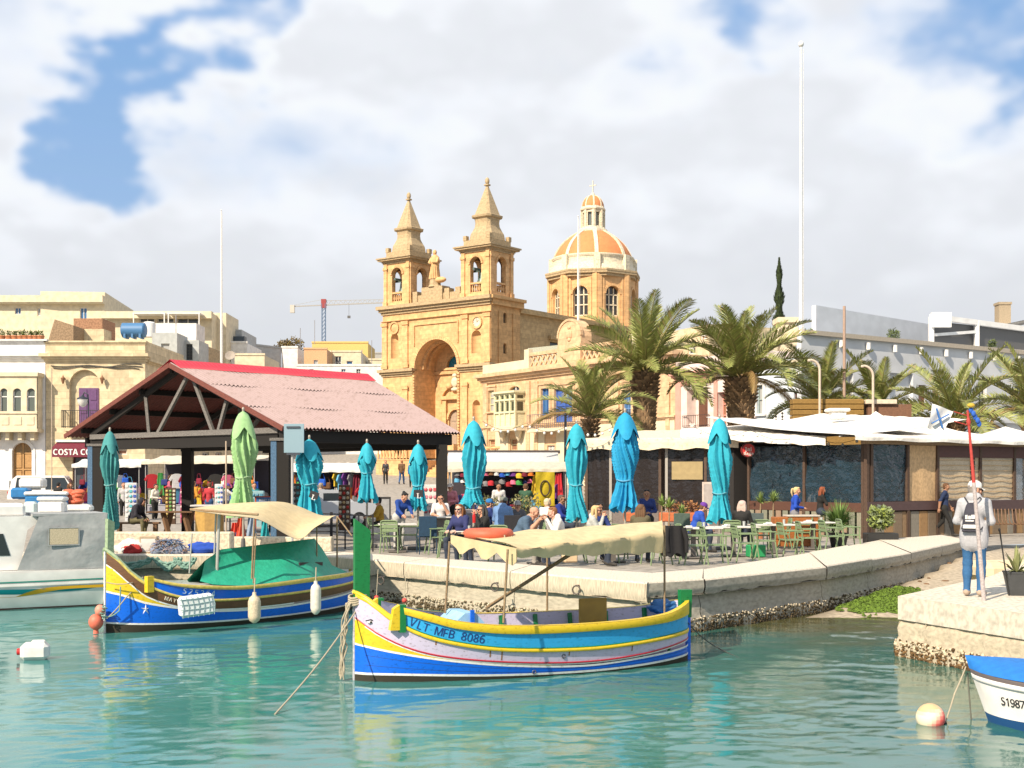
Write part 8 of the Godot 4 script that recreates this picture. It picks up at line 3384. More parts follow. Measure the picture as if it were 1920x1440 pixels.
	for q in [[800,.0138,.2,"navy blue folding chair beside the high grey table",Color(.015,.05,.10)],[960,.0142,.1,"black mesh chair behind the bald diner",Color(.02,.02,.025)],[1023,.0141,.2,"black mesh chair left of the white hoodie",Color(.02,.022,.025)],[1275,.0150,.1,"grey green mesh chair under the purple capped diner",Color(.08,.12,.10)],[1412,.0150,.1,"grey mesh chair beside the pale knitted hat",Color(.09,.12,.12)]]:
		var t:=thing("mesh_chair",q[3],"chair",L(q[0],q[1]),q[2]+PI,"mesh chairs")
		var m:=steel(q[4])
		var g:=Geo.new()
		g.rbox(Vector3(0,.72,-.24),Vector3(.46,.52,.02),.008)
		part("back",g,cloth(q[4]),t)
		g=Geo.new()
		g.rbox(Vector3(0,.45,0),Vector3(.46,.025,.44),.008)
		part("seat",g,cloth(q[4]),t)
		for s in [[-1,-1],[1,-1],[-1,1],[1,1]]:
			g=Geo.new()
			g.tube([Vector3(s[0]*.22,.68 if s[1]>0 else .98,s[1]*.23),Vector3(s[0]*.22,.0,s[1]*.25)],.013,6)
			part("leg",g,m,t)
		for s in [-1,1]:
			g=Geo.new()
			g.rbox(Vector3(s*.23,.67,.0),Vector3(.05,.02,.48),.008)
			part("armrest",g,m,t)
	var tt:=mat("table top",Color(.62,.60,.56),.5,"mottle")
	var ti:=0
	for q in [[1300,.0130,1.3,"white topped table beside the draped jacket"],[1375,.0133,1.2,"white topped table under the turquoise umbrella"],[1450,.0139,1.2,"white topped table left of orange bench"],[1525,.0146,1.2,"white topped table nearest the fan palm"],
			[745,.0141,1.0,"white topped table being cleared by the server"],[884,.0123,1.0,"pale table before the auburn haired diner"],[1010,.0121,1.1,"pale table between bald diner and white hoodie"],[1150,.0124,1.0,"pale table in front of the blond diner"],[985,.0150,1.0,"pale table of the pale blue hoodie group"],[828,.0150,.9,"grey high table with solid base under the chin resting diner"]]:
		var t:=thing("terrace_table",q[3],"table",L(q[0],q[1]),.15,"terrace tables")
		var hh:=.86 if ti==9 else .74
		var g:=Geo.new()
		g.rbox(Vector3(0,hh,0),Vector3(q[2],.035,.7),.01)
		part("top",g,tt,t)
		g=Geo.new()
		if ti==9:
			g.prism(PackedVector2Array([Vector2(-.2,0),Vector2(.2,0),Vector2(.34,hh-.02),Vector2(-.34,hh-.02)]),-.2,.2)
		else:
			g.box2(Vector3(-.05,0,-.05),Vector3(.05,hh,.05))
			g.rbox(Vector3(0,.03,0),Vector3(.5,.04,.5),.015)
		part("base",g,mat("table base",Color(.28,.31,.26) if ti==9 else Color(.12,.11,.1),.6),t)
		ti+=1
	rng.seed=70
	ti=0
	for q in [[1290,.0128],[1320,.0131],[1362,.0132],[1395,.0134],[1440,.0138],[1470,.0140],[1515,.0145],[1540,.0147],[735,.0140],[1005,.0120],[1145,.0123],[880,.0122]]:
		var p:=L(q[0],q[1],Q+.7575)
		var t:=thing("glass_tumbler" if ti%2 else "napkin_holder",("clear glass tumbler on the terrace table " if ti%2 else "white folded napkin stack on the terrace table ")+["beside the draped jacket","in front of the purple capped diner","left of the turquoise umbrella pole","right of the turquoise umbrella pole","by the green crate","left of the orange bench","beside the fan palm","at the end by the shrub","being cleared","between two eating diners","before the blond diner","before the auburn haired diner"][ti],"tumbler" if ti%2 else "napkin",p,rng.randf())
		var g:=Geo.new()
		if ti%2:
			g.lathe([Vector2(.03,0),Vector2(.037,.12),Vector2(.034,.12),Vector2(.028,.01)],12)
		else:
			g.rbox(Vector3(0,.02,0),Vector3(.2,.035,.15),.01)
			g.rbox(Vector3(.02,.05,.01),Vector3(.14,.03,.1),.01)
		part("body",g,glass(Color(.35,.38,.38)) if ti%2 else cloth(Color(.7,.7,.7)),t)
		ti+=1
	var t:=thing("red_drink","red ketchup bottle raised beside the auburn haired diner","bottle",P(889,972,.0119))
	var g:=Geo.new()
	g.lathe([Vector2(.035,-.1),Vector2(.04,.06),Vector2(.015,.11),Vector2(.012,.15)],12)
	part("bottle",g,mat("ketchup red",Color(.42,.01,.01),.3),t)
	t=thing("draped_jacket","black jacket draped over a terrace chair near the canopy end","jacket",L(1264,.0119),.3)
	g=Geo.new()
	for s in 2:
		var rows:=[]
		for j in 8:
			var f:=j/7.0
			var ln:=PackedVector3Array()
			for i in 11:
				var u:=i/10.0
				ln.append(Vector3(lerpf(-.21,.21,u)*(1.0+.15*f),.90-f*(.65+.05*sin(u*9)),(.05+.10*f+.03*sin(u*11+s))*(1 if s==0 else -1)))
			rows.append(ln)
		if s==1:
			rows.reverse()
		rows.reverse()
		g.sheet(rows,.02)
	g.tube([Vector3(-.2,.85,.06),Vector3(-.24,.6,.12),Vector3(-.2,.32,.14)],[.06,.055,.045],8)
	g.tube([Vector3(.2,.85,.06),Vector3(.25,.6,.12),Vector3(.24,.30,.14)],[.06,.055,.045],8)
	part("cloth",g,cloth(Color(.01,.01,.012)),t)
	t=thing("orange_bench","orange brown wooden bench box behind the front row of chairs","bench",L(1490,.0150),.1)
	g=Geo.new()
	for i in 4:
		g.rbox(Vector3(0,.14+i*.21,0),Vector3(1.25,.20,.4),.015)
	part("boards",g,mat("orange wood",Color(.42,.14,.03),.6,"grain",Vector3(.7,4,.7)),t)
	g=Geo.new()
	g.rbox(Vector3(.2,.90,0),Vector3(.95,.05,.45),.01)
	part("top",g,paint(Color(.5,.46,.4)),t)
	t=thing("green_crate","bright green plastic crate under the terrace tables","crate",L(1417,.0132),.2)
	g=Geo.new()
	g.rbox(Vector3(0,.16,0),Vector3(.42,.3,.3),.02)
	part("body",g,mat("crate green",Color(.02,.28,.10),.5),t)
	t=thing("fan_palm","bushy green fan palm at the end of the chair row","potted plant",L(1572,.0150))
	g=Geo.new()
	g.lathe([Vector2(.2,0),Vector2(.28,.4),Vector2(.3,.42)],14)
	part("pot",g,steel(Color(.05,.05,.05)),t)
	part("foliage",fan_plant(.85,420,Color(.12,.20,.05),3,.04),mat("leaf",Color.WHITE,.7),t).position=Vector3(0,.55,0)
	t=thing("leafy_shrub","rounded light green shrub in black planter by the plank wall","potted plant",L(1651,.0152))
	g=Geo.new()
	g.rbox(Vector3(0,.2,0),Vector3(.9,.4,.5),.03)
	part("planter",g,steel(Color(.035,.035,.035)),t)
	part("foliage",bush(.5,900,.13,Color(.20,.25,.09),4),mat("leaf",Color.WHITE,.7),t).position=Vector3(0,.82,0)
	var k:=0
	for q in [[1240,.0175,1.05,"slender potted dracaena at the left of the pair before smoked screens"],[1254,.0172,1.0,"slender potted dracaena at the right of the pair before smoked screens"],[1277,.0173,.75,"short dracaena between orange planters"],[1425,.0172,1.15,"thin stemmed dracaena left before the clear screen"],[1449,.0170,1.2,"thin stemmed dracaena right before the clear screen"],[1130,.0155,.5,"spiky round green plant behind the blond diner"]]:
		t=thing("dracaena",q[3],"potted plant",L(q[0],q[1]),0,"spiky plants on the terrace")
		g=Geo.new()
		g.lathe([Vector2(.12,0),Vector2(.17,.3),Vector2(.18,.32)],12)
		part("pot",g,mat("terracotta",Color(.42,.16,.07),.85,"mottle"),t)
		g=Geo.new()
		g.tube([Vector3(0,.3,0),Vector3(.02,q[2],0)],[.03,.022],6)
		part("stem",g,pole_mat(),t)
		part("leaves",fan_plant(.42 if k<5 else .5,60 if k<5 else 160,Color(.17,.24,.06),20+k,.045),mat("leaf",Color.WHITE,.7),t).position=Vector3(.02,q[2],0)
		k+=1
	for q in [[1195,"orange trough with red flowers left of the dracaena pair"],[1262,"orange trough with red flowers behind the dracaena pair"],[1295,"orange trough with dry red plants near entrance"]]:
		t=thing("flower_trough",q[1],"planter",L(q[0],.0184,Q+.45),0,"orange flower troughs")
		g=Geo.new()
		g.rbox(Vector3(0,.16,0),Vector3(.95,.32,.3),.03)
		part("trough",g,mat("orange plastic",Color(.5,.14,.05),.6,"mottle"),t)
		part("plants",bush(.42,260,.09,Color(.22,.10,.05),int(q[0]),Vector3(1.1,.7,.5)),mat("leaf",Color.WHITE,.7),t).position=Vector3(0,.5,0)
	for q in [[925,"left"],[985,"right"]]:
		t=thing("olive_shrub","thin grey green potted shrub at the %s before the hats stall"%q[1],"potted plant",L(q[0],.0168),0,"grey green shrubs")
		g=Geo.new()
		g.lathe([Vector2(.2,0),Vector2(.26,.4)],12)
		part("pot",g,steel(Color(.06,.05,.05)),t)
		part("foliage",bush(.75,520,.09,Color(.17,.17,.07),int(q[0]),Vector3(1,.8,1)),mat("leaf",Color.WHITE,.7),t).position=Vector3(0,1.0,0)
	t=thing("menu_stand","white framed menu board beside the turquoise umbrella","menu board",L(1328,.0176))
	g=Geo.new()
	g.rbox(Vector3(0,1.35,0),Vector3(.4,.95,.04),.01)
	g.box2(Vector3(-.03,0,-.02),Vector3(.03,.9,.02))
	part("frame",g,paint(Color(.6,.5,.44)),t)
	g=Geo.new()
	g.box(Vector3(0,1.35,.025),Vector3(.3,.82,.012))
	part("sheet",g,paint(Color(.4,.36,.34)),t)
	t=thing("slatted_bench","curved slatted wooden bench at the right behind the jetty person","bench",L(1900,.0178),.0)
	for i in 17:
		g=Geo.new()
		var x:=-.95+i*.12
		g.tube([Vector3(x,.42,.25),Vector3(x,.43,.05),Vector3(x+.01,.55,-.08),Vector3(x+.03,.92,-.2)],.024,6)
		part("slat",g,mat("bench wood",Color(.20,.11,.06),.6,"grain"),t)
	g=Geo.new()
	for x in [-.9,.9]:
		g.box2(Vector3(x-.03,0,-.15),Vector3(x+.03,.4,.22))
	part("leg",g,steel(Color(.05,.04,.04)),t)
	t=thing("black_plant_pot","dark square plant pot with sparse aloe on the jetty","plant pot",G(1906,1116,.9))
	g=Geo.new()
	g.lathe([Vector2(.15,0),Vector2(.235,.34),Vector2(.245,.34),Vector2(.245,.365),Vector2(.2,.365),Vector2(.19,.33)],4,true,.4)
	part("pot",g,mat("pot grey",Color(.055,.06,.065),.5,"mottle"),t)
	part("leaves",fan_plant(.42,26,Color(.2,.22,.09),77,.06),mat("leaf",Color.WHITE,.7),t).position=Vector3(0,.34,0)
	g=Geo.new()
	g.rbox(Vector3(0,.2,0),Vector3(2.4,.4,1.0),.12)
	solo("stone_block","worn yellow limestone block lying behind the black plant pot","stone block",g,mats["cream limestone"],L(1925,.0112,.55),.2)
	t=thing("signal_flag","pole with red wrapping and white flag with blue cross","flag",G(1845,1126,.9))
	var b:=Vector3(-.24,2.78,.0)
	g=Geo.new()
	g.tube([Vector3.ZERO,b*.62],[.034,.028],8)
	part("pole",g,mat("pole grey",Color(.45,.40,.40),.5,"stain",Vector3.ONE*2),t)
	g=Geo.new()
	g.tube([b*.62,b*.8,b],[.028,.021,.017],8)
	g.tube([b*.92,b*.94,b*.96],[.02,.036,.02],8)
	part("red_wrapping",g,mat("wrap red",Color(.46,.05,.04),.6,"mottle",Vector3.ONE*3),t)
	g=Geo.new()
	var rows:=[]
	for j in 7:
		var ln:=PackedVector3Array()
		for i in 7:
			ln.append(Vector3(lerpf(-.17,.17,i/6.0)*(1.0-.06*j),lerpf(.18,-.18,j/6.0),.03*sin(i*.9+j*.5)))
		rows.append(ln)
	rows.reverse()
	g.tf=Transform3D(Basis(Vector3.BACK,-.35),Vector3.ZERO)
	g.sheet(rows,.006)
	var fl:=part("flag_cloth",g,cloth(Color(.74,.73,.72)),t)
	fl.position=b+Vector3(-.42,-.13,0)
	g=Geo.new()
	g.tf=Transform3D(Basis(Vector3.BACK,-.35),Vector3(0,0,.0))
	g.bar(Vector3(-.10,.13,.04),Vector3(.08,-.11,.04),.014,.05,Vector3.BACK)
	g.bar(Vector3(-.09,-.10,.045),Vector3(.10,.11,.045),.014,.05,Vector3.BACK)
	part("blue_cross",g,cloth(Color(.05,.18,.5)),fl)
	g=Geo.new()
	g.tube([b*.97,b+Vector3(-.2,-.02,0)],.008,5)
	g.tube([b*.92,b+Vector3(-.2,-.16,0)],.008,5)
	part("cord",g,mats["wrap red"],t)
	g=Geo.new()
	for i in 5:
		g.ball(b+Vector3(.05+.03*i,.0-.05*i,.02*(i%2)),Vector3(.035,.045,.02),5,8)
	part("blue_ribbon",g,cloth(Color(.03,.12,.5)),t)
	g=Geo.new()
	g.ball(b+Vector3(.04,.07,.03),Vector3(.06,.035,.03),5,8)
	part("yellow_ribbon",g,cloth(Color(.55,.38,.05)),t)
func pole_mat() -> Material:
	return mat("wooden pole",Color(.33,.23,.13),.7,"grain",Vector3(3,1,3))
func market_stall(called:String,label:String,a:Vector3,b:Vector3,hh:float,deep:float,m:Material,flat:=true) -> Node3D:
	var o:=facade(called,label,"market stall",a,b)
	var w:=Vector2(b.x-a.x,b.z-a.z).length()
	var g:=Geo.new()
	awning(g,Vector3(-.1,hh,.1),Vector3(w+.1,hh,.1),Vector3(0,.25 if flat else .75,-deep),.16,.06,20)
	part("awning",g,m,o)
	for x in [.03,w-.03]:
		for z in [.0,-deep]:
			g=Geo.new()
			g.tube([Vector3(x,0,z),Vector3(x,hh,z)],.022,6)
			part("post",g,steel(Color(.4,.4,.4)),o)
	g=Geo.new()
	g.rbox(Vector3(w*.5,.72,-.45),Vector3(w-.2,.05,.9),.01)
	g.box2(Vector3(.1,0,-.05),Vector3(w-.1,.7,-.03))
	part("counter",g,cloth(Color(.28,.28,.32)),o)
	g=Geo.new()
	g.box2(Vector3(.05,0,-deep-.02),Vector3(w-.05,hh,-deep))
	part("back_cloth",g,cloth(Color(.05,.045,.06)),o)
	return o
var hue:=[["red",Color(.42,.02,.03)],["navy",Color(.02,.03,.15)],["white",Color(.6,.6,.6)],["purple",Color(.16,.04,.26)],["orange",Color(.6,.17,.02)],["black",Color(.02,.02,.02)],["pink",Color(.6,.14,.24)],
	["royal blue",Color(.01,.08,.45)],["yellow",Color(.6,.4,.03)],["grey",Color(.2,.2,.21)],["green",Color(.05,.28,.07)],["brown",Color(.15,.07,.03)],["sky blue",Color(.1,.35,.55)],["maroon",Color(.18,.01,.03)]]
func garment_mesh(v:int) -> ArrayMesh:
	var g:=Geo.new()
	if v == 0:
		g.prism(PackedVector2Array([Vector2(-.2,-.62),Vector2(.2,-.62),Vector2(.19,-.2),Vector2(.27,-.32),Vector2(.34,-.25),Vector2(.22,-.05),Vector2(.07,0),Vector2(-.07,0),Vector2(-.22,-.05),Vector2(-.34,-.25),Vector2(-.27,-.32),Vector2(-.19,-.2)]),-.03,.03)
	elif v == 1:
		var rows:=[]
		for j in 6:
			var ln:=PackedVector3Array()
			for i in 13:
				var u:=i/12.0
				ln.append(Vector3(lerpf(-.15,.15,u)*(.7+.12*j),-.18*j,.035*sin(u*14+j*.3)))
			rows.append(ln)
		rows.reverse()
		g.sheet(rows,.03)
	elif v == 2:
		g.rbox(Vector3(0,-.42,0),Vector3(.34,.3,.12),.05)
		g.tube([Vector3(-.13,-.28,0),Vector3(-.06,-.05,0),Vector3(.06,-.05,0),Vector3(.13,-.28,0)],.012,5)
	elif v == 3:
		g.lathe([Vector2(.12,-.2),Vector2(.125,-.12),Vector2(.10,-.05),Vector2(.04,-.02),Vector2(.01,-.015)],12)
		g.rbox(Vector3(0,-.2,.15),Vector3(.2,.02,.17),.008)
	elif v == 4:
		g.rbox(Vector3(0,.05,0),Vector3(.3,.1,.28),.03)
		g.rbox(Vector3(.02,.14,.01),Vector3(.28,.08,.26),.03)
	return g.mesh()
func rack_of(called: String,label: String,at: Vector3,hh: float,w: float,cols: int,rows: int,pal: Array,frame: Color) -> void:
	var t:=thing(called,label,"display rack",at,rng.randf_range(-.3,.3))
	var g:=Geo.new()
	g.rbox(Vector3(0,hh*.5,0),Vector3(w,hh,.12),.02)
	part("board",g,paint(frame),t)
	for j in rows:
		for i in cols:
			g=Geo.new()
			var p:=Vector3(lerpf(-w*.5,w*.5,(i+.5)/cols),lerpf(.25,hh-.05,(j+.5)/rows),.075)
			var s:=minf(w/cols,(hh-.3)/rows)*.42
			if (i+j)%3==0:
				g.rbox(p,Vector3(s*1.8,s*1.7,.03),.01)
			else:
				g.ball(p,Vector3(s,s,.035),4,8)
			part("souvenir",g,paint(pal[(i*3+j*5)%pal.size()],.4),t)
func build_market() -> void:
	var cream:=mat("stall cream",Color(.56,.51,.42),.9,"mottle",Vector3.ONE*.6)
	var wht:=mat("stall white",Color(.68,.68,.66),.9,"mottle",Vector3.ONE*.6)
	var gm:=[garment_mesh(0),garment_mesh(1),garment_mesh(2),garment_mesh(3),garment_mesh(4)]
	var ps:=StandardMaterial3D.new()
	var stalls:=[
		["long clothes stall under cream awning behind the picnic table",L(272,.0245),L(478,.0238),2.75,1.6,cream,"stall behind picnic table"],
		["souvenir stall with striped goods right of the shed's middle post",L(534,.0225),L(690,.0225),2.35,1.4,wht,"stall right of middle post"],
		["hats stall under grey white awning left of the cafe pavilion",L(842,.0205),L(1062,.0205),2.35,1.8,cream,"hats stall"],
		["small stall under white cloth left of the shed's blue post",L(140,.0250),L(262,.0250),2.6,1.4,wht,"stall at blue post"]]
	rng.seed=15
	var si:=0
	for s in stalls:
		var o:=market_stall("market_stall",s[0],s[1],s[2],s[3],s[4],s[5],true)
		var w:float=Vector2(s[2].x-s[1].x,s[2].z-s[1].z).length()
		var levels:=[[2.12,.0 if si==2 else -.12,"front rail"],[1.80,-.05 if si==2 else -.6,"back rail"],[1.25,-s[4]+.2,"back cloth"]]
		if si!=2:
			levels.append([1.5,-.22,"middle rail"])
		var counts:={}
		for li in levels.size():
			var lv:Array=levels[li]
			var n:=int(w/.23)
			for i in n:
				var c:Array=hue[(i*5+li*3+si*4+int(rng.randf()*2))%hue.size()]
				var v:=3 if si==2 and li<2 and i<n*.7 else (int(rng.randf()*3))
				if li==0 and si!=2 and rng.randf()<.2:
					continue
				var kind:String=["hanging_shirt","hanging_scarf","hanging_bag","hanging_hat","folded_clothes"][v]
				var third:="left end" if i<n*.34 else ("middle" if i<n*.67 else "right end")
				var lp:=Vector3(lerpf(.2,w-.2,(i+.5)/n),lv[0]+rng.randf_range(-.08,.08)+(.12 if v==3 else .0),lv[1]+rng.randf_range(-.06,.06))
				var lb:=""
				for tries in hue.size():
					lb="%s %s on %s, %s of %s"%[c[0],kind.replace("_"," "),lv[2],third,s[6]]
					if not counts.has(lb):
						break
					c=hue[(hue.find(c)+1)%hue.size()]
				counts[lb]=1
				var q:=solo(kind,lb,kind.split("_")[1],gm[v],cloth(c[1]*rng.randf_range(.8,1.2)),o.transform*lp,o.rotation.y+(rng.randf_range(-.3,.3) if v!=0 else rng.randf_range(.6,1.2)),"goods on the "+s[6])
				q.scale=Vector3.ONE*rng.randf_range(.85,1.15)
		var n2:=int(w/.42)
		for i in n2:
			var c:Array=hue[(i*3+si*5+2)%hue.size()]
			solo("folded_clothes","%s folded clothes on the counter, %s of the %s"%[c[0],["left end","left part","middle","right part","right end"][int(5.0*i/n2)],s[6]],"clothes",gm[4],cloth(c[1]),o.transform*Vector3(lerpf(.3,w-.3,(i+.5)/n2),.747,-.4),o.rotation.y+rng.randf_range(-.2,.2),"folded clothes on the "+s[6])
		si+=1
	var o:=facade("retractable_awning","sloping grey white awning on a beam above the hats stall","awning",L(838,.0235),L(1048,.0235))
	var w:float=(L(1048,.0235)-L(838,.0235)).length()
	var g:=Geo.new()
	var rows:=[]
	for j in 6:
		var f:=j/5.0
		var ln:=PackedVector3Array()
		for i in 17:
			ln.append(Vector3(w*i/16.0,lerpf(3.10,2.42,f),lerpf(-1.2,1.2,f)+.02*sin(i*2.0)))
		rows.append(ln)
	rows.reverse()
	g.sheet(rows,.01)
	part("cloth",g,mat("grey white awning",Color(.55,.56,.58),.85,"mottle"),o)
	g=Geo.new()
	g.box2(Vector3(-.1,3.05,-1.35),Vector3(w+.1,3.2,-1.21))
	g.box2(Vector3(0,0,-1.35),Vector3(.1,3.05,-1.25))
	g.box2(Vector3(w-.1,0,-1.35),Vector3(w,3.05,-1.25))
	part("beam",g,steel(Color(.08,.07,.07)),o)
	g=Geo.new()
	rows=[]
	for j in 8:
		var ln:=PackedVector3Array()
		for i in 9:
			ln.append(Vector3(lerpf(-.35,.35,i/8.0),-1.25*j/7.0,.03*sin(i*1.1+j)))
		rows.append(ln)
	rows.reverse()
	g.sheet(rows,.01)
	var sar:=thing("yellow_sarong","yellow sarong with dark ring print hanging in the hats stall","sarong",P(1022,885,.0197))
	part("cloth",g,cloth(Color(.42,.32,.01)),sar)
	g=Geo.new()
	var ring:=[]
	for i in 17:
		ring.append(Vector3(cos(TAU*i/16)*.17,-.6+sin(TAU*i/16)*.28,.055))
	g.tube(ring,.03,5,false)
	part("print",g,cloth(Color(.06,.04,.02)),sar)
	var warm:=[Color(.5,.35,.1),Color(.55,.5,.4),Color(.5,.08,.03),Color(.12,.3,.08),Color(.6,.3,.05)]
	var mixed:=[Color(.6,.6,.58),Color(.05,.1,.4),Color(.5,.05,.05),Color(.1,.4,.45),Color(.5,.35,.15)]
	rack_of("magnet_rack","brown rack of round red and gold souvenirs by the cream jumper",L(320,.0218),1.55,.42,3,8,warm,Color(.08,.04,.02))
	rack_of("magnet_rack","pink rack of dolls left of the orange jacket",L(345,.0222),1.5,.3,2,6,[Color(.6,.12,.25),Color(.6,.4,.4),Color(.3,.03,.1)],Color(.3,.05,.1))
	rack_of("magnet_rack","brown rack with rows of white discs beside the parked white car",L(646,.0200),1.7,.44,3,8,[Color(.6,.58,.5),Color(.5,.03,.02),Color(.6,.55,.45),Color(.55,.4,.2)],Color(.10,.05,.03))
	rack_of("postcard_rack","white postcard rack standing by the grey market person",L(246,.0226),1.75,.5,3,7,mixed,Color(.5,.52,.55))
	rack_of("postcard_rack","tall white rack of leaflets beside purple capped browser",L(411,.0224),1.7,.36,3,7,mixed,Color(.55,.55,.58))
	rack_of("postcard_rack","rack of small pale hats and cards at the shed's middle post",L(563,.0200),1.75,.6,4,7,mixed,Color(.12,.10,.10))
	rack_of("postcard_rack","turquoise display shelves right of the green umbrella",L(484,.0210),1.45,.5,3,5,[Color(.1,.4,.5),Color(.5,.55,.55),Color(.05,.2,.3)],Color(.2,.35,.4))
	rack_of("postcard_rack","pink and white toy display behind the fourth turquoise umbrella",L(808,.0205),1.7,.55,3,5,[Color(.65,.2,.25),Color(.7,.68,.66),Color(.5,.08,.1)],Color(.6,.58,.57))
	var t:=thing("road_sign","grey blue back of a rectangular road sign on a pole","road sign",L(548,.0140),-.1)
	g=Geo.new()
	g.tube([Vector3.ZERO,Vector3(0,H-Q+96*.0140,0)],.035,8)
	part("pole",g,steel(Color(.45,.45,.45)),t)
	g=Geo.new()
	g.rbox(Vector3(.06,H-Q+73*.0140,.05),Vector3(.54,.76,.02),.005)
	part("plate",g,steel(Color(.22,.33,.40)),t)
	g=Geo.new()
	for y in [98,48]:
		g.box(Vector3(.05,H-Q+y*.0140-.06,.075),Vector3(.36,.05,.03))
	part("bracket",g,steel(Color(.05,.06,.08)),t)
	t=thing("information_board","low blue information board in a red frame by the green umbrella","sign board",L(505,.0182),.0)
	g=Geo.new()
	g.box(Vector3(0,1.0,0),Vector3(.9,.62,.03))
	part("panel",g,paint(Color(.03,.14,.38)),t)
	g=Geo.new()
	for y in [.68,1.32]:
		g.bar(Vector3(-.48,y,0),Vector3(.48,y,0),.05,.04)
	for x in [-.47,.47]:
		g.bar(Vector3(x,0,0),Vector3(x,1.34,0),.05,.05)
	part("frame",g,paint(Color(.4,.06,.03)),t)
	words("BOAT TRIPS TO",.075,.006,paint(Color(.5,.55,.62)),t,Transform3D(Basis(),Vector3(.02,1.2,.018)),"Droid Sans",700)
	words("ST PETERS POOL",.07,.006,paint(Color(.5,.55,.62)),t,Transform3D(Basis(),Vector3(.02,1.06,.018)),"Droid Sans",700)
	t=thing("menu_stand","black framed pavement board standing in the street","menu board",L(721,.0215),.1)
	g=Geo.new()
	g.rbox(Vector3(0,.62,0),Vector3(.5,1.15,.05),.01)
	part("frame",g,paint(Color(.03,.03,.03)),t)
	g=Geo.new()
	g.box(Vector3(0,.68,.03),Vector3(.38,.85,.01))
	part("sheet",g,paint(Color(.35,.36,.37)),t)
	car("white van parked before the white house",L(100,.0300,.95),.15,Color(.72,.72,.71),true)
	car("silver white hatchback parked behind the souvenir rack",L(608,.0212),.5,Color(.55,.58,.63),false)
	t=thing("picnic_table","heavy brown wooden picnic table beside the black hooded person","table",L(322,.0182),.05)
	var pw:=mat("picnic wood",Color(.20,.11,.055),.8,"grain",Vector3(.7,4,4))
	for i in 4:
		g=Geo.new()
		g.rbox(Vector3(0,.80,-.30+i*.2),Vector3(1.55,.05,.18),.01)
		part("top_plank",g,pw,t)
	for x in [-.15,.55]:
		for z in [-1,1]:
			g=Geo.new()
			g.bar(Vector3(x-.12*z,.78,z*.1),Vector3(x+.14*z,.0,z*.35),.14,.12)
			part("leg",g,pw,t)
	t=thing("wooden_bench","low wooden bench under the black hooded person","bench",L(258,.0181),.05)
	g=Geo.new()
	g.rbox(Vector3(0,.43,0),Vector3(1.5,.06,.3),.01)
	part("seat",g,pw,t)
	for x in [-.6,.6]:
		g=Geo.new()
		g.box2(Vector3(x-.06,0,-.12),Vector3(x+.06,.4,.12))
		part("leg",g,pw,t)
	t=thing("market_cabinet","tan cabinet with pale counter top beside the railing","cabinet",L(393,.0160),.0)
	g=Geo.new()
	g.rbox(Vector3(0,.55,0),Vector3(.75,1.1,.5),.02)
	part("body",g,mat("cabinet tan",Color(.50,.31,.08),.6,"mottle"),t)
	g=Geo.new()
	g.rbox(Vector3(.12,.62,.26),Vector3(.42,.8,.03),.01)
	g.box(Vector3(.12,.95,.28),Vector3(.1,.03,.02))
	part("door",g,mat("cabinet door",Color(.36,.22,.06),.6,"mottle"),t)
	g=Geo.new()
	g.rbox(Vector3(0,1.13,0),Vector3(1.0,.06,.7),.015)
	part("top",g,paint(Color(.5,.5,.5)),t)
	t=thing("iron_railing","black iron railing along the quay between cabinet and tables","railing",Vector3(0,Q,0))
	for seg in [[430,.0152,622,.0150],[622,.0150,700,.0142]]:
		var a:=L(seg[0],seg[1],0)
		var b:=L(seg[2],seg[3],0)
		g=Geo.new()
		for y in [.45,.95]:
			g.bar(a+Vector3.UP*y,b+Vector3.UP*y,.035,.035)
		part("rail",g,steel(Color(.02,.02,.025)),t)
		for i in 4:
			g=Geo.new()
			var p:=a.lerp(b,(i+.02)/3.05)
			g.box2(p+Vector3(-.02,0,-.02),p+Vector3(.02,1.0,.02))
			part("post",g,steel(Color(.02,.02,.025)),t)
	var i0:=0
	for q in [[440,1010,Color(.6,.05,.03),"red cloth tied on the railing right of the cabinet"],[452,1000,Color(.65,.10,.05),"bright red strap hanging beside the red cloth"],[472,995,Color(.25,.33,.45),"pale blue cloth hung on the railing"],[497,1005,Color(.02,.33,.38),"turquoise cloth hung on the railing under the awning"],[440,1028,Color(.05,.2,.45),"blue bottle standing behind the green tarpaulin"]]:
		g=Geo.new()
		rows=[]
		for j in 7:
			var ln:=PackedVector3Array()
			for i in 9:
				ln.append(Vector3(lerpf(-.12,.12,i/8.0)*(.6+.1*j),-.10*j,.03*sin(i*1.7+j*.6+i0)))
			rows.append(ln)
		rows.reverse()
		g.sheet(rows,.02)
		solo("hanging_cloth",q[3],"cloth",g,cloth(q[2]),P(q[0],q[1]-30,.0149),.2*i0)
		i0+=1
